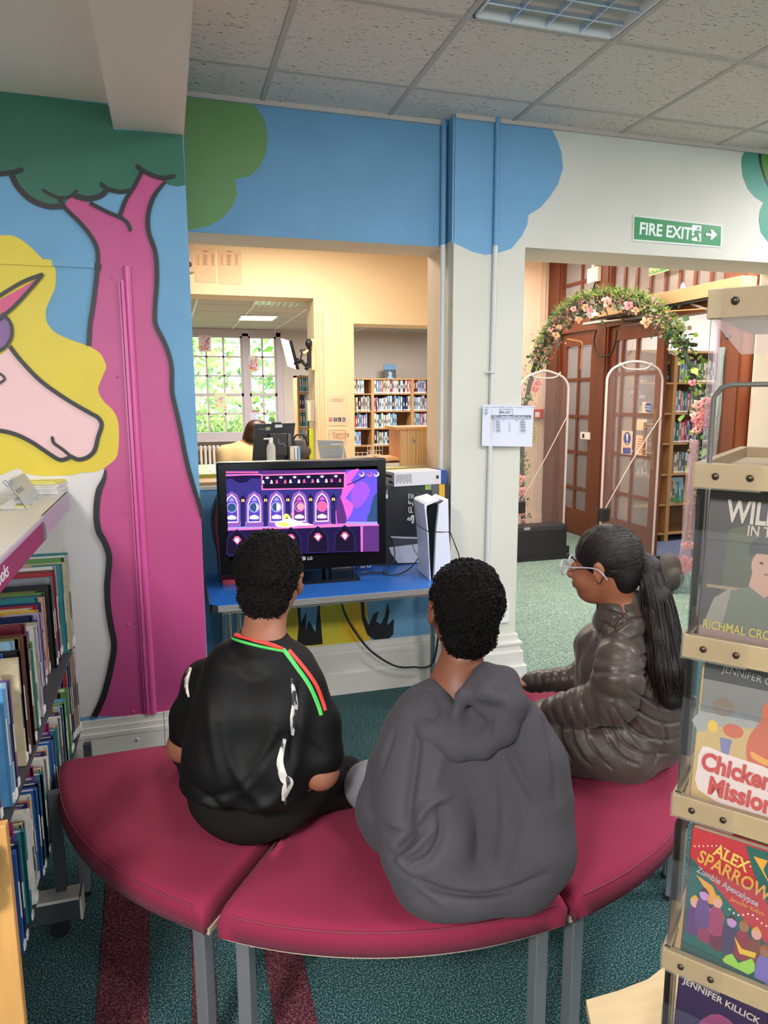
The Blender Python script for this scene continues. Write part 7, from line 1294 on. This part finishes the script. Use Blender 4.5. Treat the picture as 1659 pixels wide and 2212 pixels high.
# brass pull
br = mat('brass', '#a07a48', .3, .85); hy = PX(1388, 950, XD-.1)[1]; za, zb_ = PX(1388, 912, XD-.1)[2], PX(1388, 984, XD-.1)[2]; m = MB(); m.tube([(XD-.08, hy, za), (XD-.08, hy, zb_)], .014, br, 10).tube([(XD-.08, hy, za-.02), (XD-.02, hy-.06, za-.02)], .008, br, 8).tube([(XD-.08, hy, zb_+.02), (XD-.02, hy-.06, zb_+.02)], .008, br, 8); m.ell((XD-.08, hy, za-.05), (.018, .018, .012), br).ell((XD-.08, hy, zb_+.05), (.018, .018, .012), br).ell((XD-.08, hy, (za+zb_)/2), (.017, .017, .012), br); m.box((XD-.03, hy-.09, zb_-.12), (XD-.02, hy-.04, za+.12), br); m.build('pull_handle', L2)
def stick(px0, py0, px1, py1, mt, label, name='sticker', cat='sticker', xo=-.026, fn=None):
    a = PX(px0, py0, XD+xo); b = PX(px1, py1, XD+xo); t = thing(name, (XD+xo, (a[1]+b[1])/2, (a[2]+b[2])/2), label, cat); boxo('sheet', (XD+xo, b[1], b[2]), (XD+xo+.003, a[1], a[2]), mt, t)
    if fn: g = Flat(lambda x, y: PX(x, y, XD+xo), (-1, 0, 0), .0008); fn(g, t); g.build('print', t)
    return t
pk = mat('sticker_peach', '#e6c3a2', .7); nb_ = mat('sticker_blue', '#2e3f94', .5)
def f1(g, t): g.disc((1400, 880), 7, nb_, 11); g.stroke([(1394, 878), (1406, 879)], 1.4, wprint, 0); g.stroke([(1394, 883), (1406, 884)], 1.4, wprint, 0)
def f2(g, t): g.disc((1355, 947), 8, nb_, 14); g.fill([(1353, 937), (1357, 937), (1356, 952), (1354, 952)], wprint); g.disc((1355, 957), 1.7, wprint); g.rect(1346, 967, 1363, 980, nb_); text('lettering', 'Keep clear', .045, PX(1347, 975, XD-.028), (0, -1, 0), (0, 0, 1), wprint, t, .0004, sx=.75)
def f3(g, t):
    rdn = mat('print_reddish', '#b4604c', .7)
    for k in range(6): g.stroke([(1377+(k % 2), 948+k*5.5), (1394-(k*5 % 4), 949+k*5.5)], 1.6, rdn, 0)
stick(1388, 868, 1402, 892, pk, 'blue round notice high on the middle door glass', fn=f1); stick(1344, 930, 1364, 983, pk, 'blue Keep clear notice with exclamation mark on the middle door', fn=f2); stick(1376, 905, 1396, 930, pk, 'blank peach paper behind the top of the brass pull'); stick(1374, 940, 1396, 985, pk, 'peach paper with red handwriting beside the brass pull', fn=f3)
# door operator box above, arms and loops of cable
op = thing('door_operator', (XD-.12, 5.8, 2.35), 'long beige automatic door closer housing over the glazed doors', 'door closer'); bo = mat('operator_beige', '#b39a72', .35, .4)
yo0 = PX(1272, 680, XD-.16)[1]; yo1 = PX(1600, 640, XD-.16)[1]; zo = PX(1400, 658, XD-.16)[2]; boxo('housing', (XD-.16, yo1, zo-.03), (XD-.02, yo0, zo+.08), bo, op, .004); boxo('track', (XD-.14, yo1, zo-.05), (XD-.04, yo0, zo-.03), blackm, op)
arm_m = mat('arm_steel', '#a8a49c', .3, .8)
m = MB(); m.tube([(XD-.10, PX(1315, 690, XD-.1)[1], zo-.06), (XD-.30, PX(1260, 695, XD-.3)[1], zo-.09)], .014, arm_m, 6).tube([(XD-.10, PX(1345, 692, XD-.1)[1], zo-.08), (XD-.30, PX(1260, 695, XD-.3)[1], zo-.10)], .012, arm_m, 6).tube([(XD-.1, PX(1350, 700, XD-.1)[1], zo-.09), (XD-.1, PX(1400, 700, XD-.1)[1], zo-.10)], .022, blackm, 8).tube([(XD-.1, PX(1495, 660, XD-.1)[1], zo-.05), (XD-.1, PX(1530, 672, XD-.1)[1], zo-.12)], .016, arm_m, 6); m.build('arm', op); boxo('label_plate', (XD-.162, PX(1291, 690, XD-.16)[1], zo-.01), (XD-.159, PX(1273, 690, XD-.16)[1], zo+.05), white, op)
cable('black cable looping down from the door closer over the middle door post', [PX(1288, 712, XD-.1), PX(1283, 740, XD-.1), PX(1290, 765, XD-.1), PX(1305, 770, XD-.1), PX(1322, 762, XD-.1), PX(1331, 730, XD-.1), PX(1332, 712, XD-.1)], .009)
cable('short black cable hanging by the right door post', [PX(1567, 700, XD-.1), PX(1566, 720, XD-.1), PX(1571, 730, XD-.1), PX(1578, 722, XD-.1)], .008)
cable('thin orange twine tied across the wreath to the door', [PX(1225, 732, XD-.1), PX(1240, 735, XD-.1), PX(1257, 740, XD-.1), PX(1256, 760, XD-.1), PX(1254, 797, XD-.1)], .006, mm=mat('twine', '#c48a5a', .8), name='twine', cat='twine')
cable('pale twine strung from the wreath to the door closer', [PX(1430, 673, XD-.2), PX(1480, 670, XD-.2), PX(1535, 666, XD-.2)], .005, mm=mat('twine', '#c48a5a', .8), name='twine', cat='twine')
sb4 = thing('detector', (XD-.07, 6.7, 2.6), 'cream wall sensor box high on the door frame', 'sensor'); a = PX(1276, 582, XD-.06); b = PX(1298, 607, XD-.06); boxo('casing', (XD-.10, b[1], b[2]), (XD-.06, a[1], a[2]), mat('sensor_cream', '#e6dcc4', .5), sb4, .004); boxo('lead', (XD-.09, a[1]-.1, a[2]), (XD-.07, a[1]-.06, a[2]+.1), mat('sensor_cream', '#e6dcc4', .5), sb4)
cable('black lead below the cream sensor box', [PX(1288, 605, XD-.08), PX(1283, 620, XD-.08), PX(1279, 640, XD-.08)], .009)
es = thing('exit_sign', (XD-.1, 5.5, 2.7), 'small green exit sign seen edge-on above the glazed doors', 'sign'); a = PX(1401, 583, XD-.09); m = MB(); q4 = [PX(1402, 577, XD-.09), PX(1445, 577, XD-.09), PX(1445, 584, XD-.09), PX(1402, 597, XD-.09)]; m.add(q4, [(0, 3, 2, 1)], mat('sign_pale_green', '#c9d98a', .5)); m.add([PX(1403, 586, XD-.093), PX(1443, 577.5, XD-.093), PX(1443, 582, XD-.093), PX(1403, 594, XD-.093)], [(0, 3, 2, 1)], mat('sign_green', '#1f8a4a', .4)); m.build('board', es); text('lettering', 'exit', .09, PX(1404, 591, XD-.096), (0, -1, .0), (0, 0, 1), mat('sign_pale_green', '#c9d98a', .5), es, .0004)
# wall fittings on the cream hall wall
pipe2 = MB(); xh = PY(1206, 700, YH-.03)[0]; pipe2.tube([(xh, YH-.03, .2), (xh, YH-.03, 3.0)], .018, creamw, 8); pipe2.box((xh-.08, YH-.03, 1.2), (xh, YH-.01, 1.23), creamw); pipe2.build('pipe', label='cream painted pipe running up the hall wall beside the glazed doors', cat='pipe')
for xx in (1165, 1173): a = PY(xx, 700, YH); boxo('wall_batten', (a[0]-.012, YH-.015, .14), (a[0]+.012, YH, 3.0), creamw, label='%s flat painted batten on the cream hall wall' % ('left', 'right')[xx == 1173], cat='batten')
fa = thing('fire_call_point', (3.5, YH, 1.4), 'red fire call point beside the notice on the pillar', 'alarm'); a = PY(1154, 884, YH); b = PY(1170, 904, YH); boxo('casing', (a[0]-.02, YH-.06, b[2]), (b[0], YH, a[2]), mat('alarm_red', '#b8262b', .4), fa, .004); c0 = PY(1158, 890, YH-.06); boxo('button_plate', (c0[0]-.01, YH-.064, b[2]+.02), (c0[0]+.045, YH-.058, a[2]-.03), white, fa)
gn = sheet(1150, 910, 1165, 955, YH-.005, 'yellow-green framed notice under the red call point', mat('paper_green', '#cfc98a', .8), fn=lines(1153, 1162, 925, 5, 6, mat('print_green', '#5c7a4a', .7), 1.4)); 
kc = thing('key_safe', (3.8, YH, 1.1), 'grey steel key safe on the cream hall wall', 'key safe'); a = PY(1178, 967, YH); b = PY(1190, 1000, YH); boxo('casing', (a[0], YH-.07, b[2]), (b[0]+.03, YH, a[2]), steel, kc, .004); MB().ell(((a[0]+b[0])/2+.02, YH-.072, (a[2]+b[2])/2+.04), (.02, .01, .02), black).build('lock', kc)
ls = thing('push_plate', (XD-.05, 6.55, 1.0), 'white push-button plate on the left fixed door leaf', 'switch'); a = PX(1257, 933, XD-.03); b = PX(1277, 950, XD-.03); boxo('plate', (XD-.05, b[1], b[2]), (XD-.025, a[1], a[2]), white, ls, .003); boxo('button', (XD-.056, a[1]-.08, (a[2]+b[2])/2-.02), (XD-.05, a[1]-.05, (a[2]+b[2])/2+.02), blackm, ls)
fx = thing('extinguisher_sign', (XD, 4.36, 1.45), 'red fire extinguisher sign on the cream wall behind the clear panel', 'sign'); XS = XD
zxs = lambda x, y: PX(1400+x/5.529, 600+y/5.529, XS-.002)
a = zxs(1236, 1403); b = zxs(1342, 1403); c0 = zxs(1312, 1780); d0 = zxs(1211, 1775); MB().add([a, b, c0, d0], [(0, 3, 2, 1)], mat('sign_red', '#c2262a', .5)).build('board', fx)
g = Flat(zxs, (-1, 0, 0), .0015); g.fill([(1244, 1465), (1326, 1465), (1300, 1745), (1222, 1745)], mat('sign_ivory', '#ecd9c6', .6)); sr = mat('sign_red', '#c2262a', .5); g.fill([(1262, 1545), (1295, 1545), (1300, 1570), (1290, 1680), (1250, 1680)], sr); g.fill([(1270, 1510), (1290, 1510), (1295, 1540), (1262, 1540)], sr); g.stroke([(1262, 1525), (1250, 1560), (1246, 1640)], 5, sr, 0); g.rect(1252, 1476, 1312, 1490, sr); g.stroke([(1232, 1722), (1292, 1722)], 10, sr, 0); g.stroke([(1244, 1430), (1300, 1430)], 10, mat('sign_ivory', '#ecd9c6', .6), 0); g.stroke([(1306, 1420), (1326, 1440)], 16, mat('sign_ivory', '#ecd9c6', .6), 0); g.build('print', fx)
# lobby bookcases seen through the doors
YL2 = 6.1; zL = [PY(1461, y, YL2)[2] for y in (757, 826, 892, 957, 1023, 1088, 1150)]; xs_ = [PY(1461, 760, YL2)[0]-2.35, PY(1461, 760, YL2)[0]-1.17, PY(1461, 760, YL2)[0]+.012, PY(1461, 760, YL2)[0]+1.2]
PL = ['navy', 'white', 'sky blue', 'cream', 'teal', 'black', 'pink', 'pale blue', 'white', 'red', 'green', 'lilac', 'white', 'grey', 'mint']; kw_ = dict(wr_=(.022, .040), hr=(.185, .24), pal=PL)
bookcase(4.44, xs_[2], 'left lobby bookcase behind the door glass', zL, YL2, .30, [(.0, .28), (.0, .25), (0, .3), (0.0, .45), 0], 'left lobby bookcase', 'books in the left lobby bookcase', seed=11, leans=.2, **kw_)
bookcase(xs_[2], xs_[3], 'right lobby bookcase seen through the open doorway', zL, YL2, .30, [(0, .98), (0, .98), (0, .98), (0, .98), (0, .12)], 'right lobby bookcase', 'books in the right lobby bookcase', seed=12, leans=.06, **kw_)
def facing(px0, py0, px1, py1, colr, label, fn, y=YL2-.0):
    a = PY(px0, py0, y); b = PY(px1, py1, y); t = thing('book', ((a[0]+b[0])/2, y+.03, b[2]), label, 'book'); m = MB(); m.M = Matrix.Translation((a[0], y+.02, b[2])) @ Matrix.Rotation(math.radians(-8), 4, 'X'); W_, H_ = b[0]-a[0], a[2]-b[2]; m.box((0, 0, 0), (W_, .018, H_), mat('faced_'+colr, PAL[colr], .4)); m.build('cover', t); g = Flat(lambda x, y_: np.array(m.M @ Vector((x*W_, -.001, y_*H_))), (0, -1, 0), .0008); fn(g); g.build('print', t); return t, m.M, W_, H_
t, M_, W_, H_ = facing(1432, 776, 1450, 825, 'black', 'black faced-out book with pale yellow letters in the lobby bookcase', lambda g: (g.rect(.1, .12, .9, .3, mat('fp_grey', '#77818a', .6)), g.stroke([(.1, .42), (.9, .44)], .02, mat('fp_y', '#c9c48a', .6), 0)))
for s_, y_ in (('ON', .80), ('SE', .58)): text('lettering', s_, .075, M_ @ Vector((.08*W_, -.004, y_*H_)), (1, 0, 0), (0, 0, 1), mat('fp_y', '#c9c48a', .6), t, .0004, sx=.9)
facing(1452, 1033, 1480, 1084, 'green', 'faced-out book with a green dragon-like landscape on the lower lobby shelf', lambda g: (g.rect(0, .5, 1, 1, mat('fp_sky', '#a9c4cc', .6)), g.fill([(0, .1), (.2, .6), (.4, .7), (.5, .5), (.7, .45), (1, .3), (1, 0), (0, 0)], mat('fp_gr', '#4f7a44', .6), 2)))
facing(1362, 835, 1398, 868, 'navy', 'blue faced-out book behind the middle door glass', lambda g: (g.rect(.1, .55, .7, .75, mat('fp_w', '#aebfd4', .6)), g.rect(.3, .25, .95, .45, mat('fp_w', '#aebfd4', .6))), y=YL2-.02)
# security gates
gf = mat('gate_frame_pale', '#b5a8a4', .35); gpan = glass('gate_acrylic', (.93, .91, .92), .05, .06)
def gate(xa, xb, y, zt, label, x_br):
    t = thing('security_gate', ((xa+xb)/2, y, 0), label, 'security gate'); r = .09; P = [(xa, y, .06)]
    P += [(xa, y, zt-r-.05), (xa+.02, y, zt-.09), (xa+.07, y, zt-.04), (xa+.18, y, zt), ((xa+xb)/2, y, zt+.012), (xb-.18, y, zt), (xb-.07, y, zt-.04), (xb-.02, y, zt-.09), (xb, y, zt-r-.05), (xb, y, .06)]
    P2 = [P[0]]+[tuple(p) for p in smooth_pts(P[1:-1], 4)]+[P[-1]]; MB().tube(P2, .011, gf, 8).build('frame', t); m = MB(); m.add(P2, [tuple(range(len(P2)))], gpan); m.build('clear_panel', t)
    xm_ = (xa+xb)/2; MB().tube(smooth_pts([(xm_-.16, y, zt+.0), (xm_-.11, y, zt-.045), (xm_, y, zt-.055), (xm_+.11, y, zt-.045), (xm_+.16, y, zt)], 4), .008, gf, 6).build('top_grip', t)
    MB().tube([(xa+.02, y-.01, .50), (xa+.28, y-.01, .93), (xb-.005, y-.01, 1.32)], .005, gf, 6).build('cord', t); boxo('sensor_pod', (xa-.02, y-.03, .41), (xa+.075, y+.03, .53), blackm, t, .012); boxo('base', (xa-.03, y-.06, 0), (xb+.04, y+.06, .07), blackm, t, .004); return t
yg = 5.35; gate(PY(1303, 1000, yg)[0], PY(1421, 1000, yg)[0], yg, PY(1365, 784, yg)[2], 'right clear security gate in front of the middle glazed door', 0)
yg = 5.98; gate(PY(1120, 1000, yg)[0], PY(1222, 1000, yg)[0], yg, PY(1175, 804, yg)[2], 'left clear security gate beside the white pillar', 0)
bb = thing('base_cabinet', (3.25, 5.7, 0), 'long black box at the foot of the left security gate', 'box'); a = Z_ = PZ(1114, 1214, 0); b = PZ(1224, 1206, 0); ya = a[1]; zt_ = PY(1170, 1136, ya)[2]
boxo('casing', (a[0]-.03, ya, .02), (b[0], ya+.16, zt_), blackm, bb, .006); boxo('plinth', (a[0]-.04, ya-.03, 0), (b[0]+.05, ya+.18, .03), blackm, bb); boxo('lid_panel', (a[0]-.02, ya-.004, zt_-.045), (b[0]-.03, ya, zt_-.006), mat('cab_panel', '#2c2c30', .4), bb); c0 = PY(1138, 1142, ya); boxo('label_plate', (c0[0]-.03, ya-.008, c0[2]-.012), (c0[0]+.03, ya-.003, c0[2]+.012), gprint, bb)
# ---------------- flower arch ----------------
ar = thing('flower_arch', (3.5, 5.2, 0), 'metal arch wound with ivy, pine sprigs and pink flowers in the entrance hall', 'flower arch')
def yar(px): # the arch stands roughly along y, from far left foot to near right foot
    return 6.25-(px-1135)/(1515-1135)*1.3
AP = [(1132, 1180), (1129, 1100), (1128, 1000), (1131, 900), (1140, 850), (1152, 800), (1163, 775), (1180, 735), (1205, 695), (1235, 665), (1270, 648), (1310, 641), (1350, 644), (1385, 652), (1415, 672), (1445, 700), (1470, 740), (1490, 790), (1505, 850), (1512, 920), (1514, 1000), (1508, 1080), (1500, 1160), (1494, 1250)]
A3 = smooth_pts([PY(x, y, yar(x)) for x, y in AP], 4); MB().tube(A3, .022, mat('arch_dark', '#2e3a34', .6), 8).build('arch_tube', ar)
lm = [mat('ivy_green', '#5f8a34', .5), mat('ivy_light', '#93b04e', .5), mat('ivy_dark', '#2f5230', .5), mat('eucalyptus', '#5f6a58', .6)]; pnk = [mat('flower_pink', '#d2918c', .7), mat('flower_rose', '#c9757c', .7), mat('flower_peach', '#bd8768', .7)]
rgl = np.random.RandomState(12)
def at_arch(u): k = u*(len(A3)-1); i = min(int(k), len(A3)-2); return A3[i]*(1-(k-i))+A3[i+1]*(k-i)
def leaf_mesh(i):
    if ('leaf', i) in BM: return BM[('leaf', i)]
    m = MB(); m.add([(0, 0, 0), (.25, .30, .08), (.55, .42, .04), (1, 0, -.08), (.55, -.42, .04), (.25, -.30, .08), (.5, 0, -.05)], [(0, 6, 1), (1, 6, 2), (2, 6, 3), (3, 6, 4), (4, 6, 5), (5, 6, 0)], lm[i], True); o = m.build('tmp'); me = o.data; bpy.data.objects.remove(o); BM[('leaf', i)] = me; return me
for k in range(86):   # big ivy leaves on the right leg
    u = rgl.uniform(.66, .93) if k < 70 else rgl.uniform(.02, .26); c0 = at_arch(u)+rgl.normal(size=3)*np.array((.055, .05, .05)); o = link('leaf', leaf_mesh(rgl.randint(3)), ar); s_ = rgl.uniform(.055, .10) if k < 70 else rgl.uniform(.03, .05)
    o.matrix_basis = Matrix.Translation(tuple(c0)) @ Matrix.Rotation(rgl.uniform(0, 6.28), 4, 'Z') @ Matrix.Rotation(rgl.uniform(-1.3, 1.3), 4, 'Y') @ Matrix.Rotation(rgl.uniform(-1, 1), 4, 'X') @ Matrix.Scale(s_, 4)
m = MB()
for k in range(5200):  # pine sprigs over the crown, needles
    u = rgl.uniform(.27, .68); c0 = at_arch(u); n_ = nv(np.array((RT*rgl.normal()+UP*(rgl.normal()*.5+.55)+FW*rgl.normal()))); a_ = c0+n_*rgl.uniform(.01, .085); tip = a_+nv(n_+rgl.normal(size=3)*.6)*rgl.uniform(.03, .07); w_ = np.cross(n_, FW)*.0045; m.add([a_-w_, a_+w_, tip], [(0, 1, 2)], [mat('pine_needle', '#6f8f38', .6), mat('pine_needle_dark', '#3e5e2c', .6), mat('pine_needle_light', '#93a84a', .6)][rgl.randint(3)])
m.build('pine_needles', ar, kind='stuff'); m = MB()
for k in range(900):   # rounded grey-green leaves, inner side
    u = rgl.uniform(.26, .70); c0 = at_arch(u)+RT*rgl.normal()*.05+UP*(rgl.normal()*.05-.03)+FW*rgl.normal()*.05; r_ = rgl.uniform(.012, .024); a_ = nv(rgl.normal(size=3)); b_ = nv(np.cross(a_, rgl.normal(size=3))); m.add([c0+a_*r_*math.cos(t)+b_*r_*math.sin(t) for t in np.linspace(0, 6.28, 7)[:-1]], [tuple(range(6))], [lm[3], mat('euc_brown', '#6c5f50', .6), lm[2]][rgl.randint(3)])
m.build('round_leaves', ar, kind='stuff'); m = MB()
for k in range(520):   # tiny muted blossoms tucked under the crown
    u = rgl.uniform(.26, .66); c0 = at_arch(u)+RT*rgl.normal()*.05+UP*(rgl.normal()*.045-.03)-FW*rgl.uniform(.0, .08); r_ = rgl.uniform(.008, .016)
    for q_ in range(3): a_ = nv(rgl.normal(size=3)); b_ = nv(np.cross(a_, rgl.normal(size=3))); m.add([c0, c0+a_*r_+b_*r_*.6, c0+a_*r_*1.5, c0+a_*r_-b_*r_*.6], [(0, 1, 2, 3)], [mat('bud_dusty', '#b08078', .7), mat('bud_rose', '#c07a7c', .7), mat('bud_mauve', '#8a6a74', .7)][rgl.randint(3)])
m.build('small_blossoms', ar, kind='stuff'); m = MB()
for k in range(700):   # small ivy on both legs
    u = rgl.choice([rgl.uniform(.0, .28), rgl.uniform(.66, 1.0)]); c0 = at_arch(u)+rgl.normal(size=3)*.04; r_ = rgl.uniform(.012, .028); a_ = nv(rgl.normal(size=3)); b_ = nv(np.cross(a_, rgl.normal(size=3))); m.add([c0, c0+a_*r_+b_*r_*.5, c0+a_*r_*2, c0+a_*r_-b_*r_*.5], [(0, 1, 2, 3)], lm[rgl.randint(3)])
m.build('ivy_leaves', ar, kind='stuff')
def flower(c0, r, mt, np_=18):
    m = MB()
    for k in range(np_):
        a_ = k*2.4+rgl.uniform(-.4, .4); q = r*(.3+.6*k/np_)*rgl.uniform(.8, 1.15); tl_ = .9-.6*k/np_; o = np.array((math.cos(a_), math.sin(a_), 0)); o = RT*o[0]+UP*o[1]; c1 = c0+o*q*.25-FW*r*.5*tl_*rgl.uniform(.6, 1.2); sd_ = np.cross(o, FW); m.add([c1, c1+o*q*.5+sd_*q*.45-FW*.2*r, c1+o*q*.95+sd_*q*.15, c1+o*q*.95-sd_*q*.15, c1+o*q*.5-sd_*q*.45-FW*.2*r], [(0, 1, 2, 3, 4)], mt)
    return m.build('flower', ar)
for px, py, r, k in ((1160, 828, .055, 0), (1156, 842, .04, 1), (1310, 652, .05, 0), (1357, 660, .045, 1), (1264, 665, .035, 2), (1250, 690, .035, 2), (1208, 707, .03, 2), (1200, 725, .04, 2), (1238, 668, .03, 0), (1395, 697, .05, 2), (1372, 672, .035, 2), (1495, 828, .035, 1), (1122, 1035, .06, 0), (1126, 1062, .05, 0), (1125, 1110, .035, 0), (1129, 1125, .03, 1), (1190, 712, .03, 0), (1275, 672, .03, 1)): flower(PY(px, py, yar(px)-.09), r, pnk[k])
for k in range(26): px, py = rgl.uniform(1502, 1548), rgl.uniform(862, 935); flower(PY(px, py, 4.85), .05, pnk[0 if k % 3 else 1])
for k in range(14): px, py = rgl.uniform(1470, 1510), rgl.uniform(1170, 1245); flower(PY(px, py, 4.6), .04, pnk[0 if k % 3 else 1])
# sheer fabric drape hanging from the right of the arch
dr = thing('fabric_drape', (4.0, 4.8, 0), 'sheer iridescent pink and aqua fabric hung down the right leg of the arch', 'drape'); shm = glass('sheer_pink', (.93, .80, .86), .18, .25); shm2 = glass('sheer_aqua', (.72, .88, .90), .2, .25)
def drape(pts, wds, y, mt, nm, amp=.02):
    P = smooth_pts([(x, yy, w_) for (x, yy), w_ in zip(pts, wds)], 5); vs = []; n = 12
    for i, p in enumerate(P):
        for k in range(n+1): u = k/n-.5; vs.append(PY(p[0]+u*p[2], p[1], y)+np.array((0, amp*math.sin(k*1.9+i*.25), 0)))
    return MB().add(vs, [(i*(n+1)+k, i*(n+1)+k+1, (i+1)*(n+1)+k+1, (i+1)*(n+1)+k) for i in range(len(P)-1) for k in range(n)], mt, True).build(nm, dr)
drape([(1555, 680), (1552, 760), (1548, 860), (1540, 960), (1535, 1040)], [16, 14, 18, 26, 34], 4.7, shm, 'upper_swag'); drape([(1562, 750), (1558, 850), (1552, 950), (1548, 1020)], [16, 20, 34, 40], 4.62, shm2, 'upper_swag'); drape([(1500, 950), (1492, 1050), (1488, 1140), (1485, 1200), (1478, 1250), (1490, 1280)], [12, 16, 22, 40, 44, 40], 4.5, shm, 'lower_swag', .03); drape([(1478, 1240), (1482, 1280), (1485, 1320)], [26, 44, 50], 4.4, shm2, 'lower_swag', .03)
q = Vol(.008, .02); c0 = PY(1486, 1305, 4.4); q.ell(c0, (.09, .06, .05)).ell(c0+np.array((.08, 0, .04)), (.07, .05, .05)); q.mesh('knot_bundle', mat('fabric_mint', '#6fae98', .4, noise=.3, nscale=20), dr)
wsx = thing('wooden_stool', (4.0, 4.3, 0), 'low wooden stool edge under the mint fabric', 'stool'); c0 = PY(1488, 1330, 4.35); boxo('seat', (c0[0]-.06, 4.28, c0[2]-.02), (c0[0]+.3, 4.6, c0[2]), oak, wsx)
for dx_, dy_ in ((-.03, .04), (.27, .04), (-.03, .28), (.27, .28)): boxo('leg', (c0[0]+dx_-.02, 4.28+dy_-.02, 0), (c0[0]+dx_+.02, 4.28+dy_+.02, c0[2]-.02), oak, wsx)
rb = thing('rucksack', (3.7, 4.5, 0), 'grey rucksack on the hall floor behind the ponytail', 'bag'); c0 = PY(1452, 1275, 4.45); q = Vol(.008, .02); q.ell((c0[0], 4.5, .15), (.10, .08, .15)); q.ell((c0[0], 4.43, .11), (.075, .045, .085)); q.mesh('body', mat('rucksack_grey', '#3d3a38', .7, noise=.1, nscale=20), rb)
hx = thing('heart_decoration', (XD-.1, 5, 2.45), 'small pink rabbit-ear shaped decoration on top of the door closer', 'decoration'); c0 = PX(1474, 630, XD-.1); MB().ell(c0, (.012, .035, .075), mat('decor_pink', '#e59ab0', .6)).ell(c0+np.array((0, .045, -.02)), (.012, .025, .04), mat('decor_pink', '#e59ab0', .6)).build('shape', hx)
flush_text()
# ================= leave out far books the photograph shows nothing of =================
def cull_hidden():
    bpy.context.view_layer.update(); dg = bpy.context.evaluated_depsgraph_get(); clear = set(n for n in MATS if 'glass' in n or 'clear' in n or 'acrylic' in n or 'sheer' in n or 'lens' in n)
    o0 = Vector((0, 0, EYE)); drop = []
    for o in [q for q in bpy.data.objects if q.get('category') == 'book' and q.type == 'MESH']:
        M = o.matrix_world; seen = 0
        for x in (.5,):
            for z in (.06, .2, .35, .5, .65, .8, .97):
                for y in (.0, .3, .8) if M.translation.y < 3 else (.0,):
                    p = M @ Vector((x, y, z)); d = p-o0; v = Vector(d)
                    D = np.array(d); zc = D@FW; px = CXP+F_PX*(D@RT)/zc; py = CYP-F_PX*(D@UP)/zc
                    if not (-15 < px < 1674 and -15 < py < 2227): continue
                    L = d.length; d.normalize(); s = o0.copy(); go = 0
                    for _ in range(8):
                        ok, loc, nn, fi, ob, mm = S.ray_cast(dg, s, d, distance=L-go+.02)
                        if not ok: seen += 1; break
                        if ob.name == o.name or (loc-p).length < .012: seen += 1; break
                        ms = ob.data.materials; nm = ms[min(ob.data.polygons[fi].material_index if fi < len(ob.data.polygons) else 0, len(ms)-1)].name if ms else ''
                        if nm not in clear: break
                        s = loc+d*.001; go = (s-o0).length
                    if seen: break
                if seen: break
        if not seen: drop.append(o)
    for o in drop: bpy.data.objects.remove(o)
    print('books left out', len(drop))
cull_hidden()
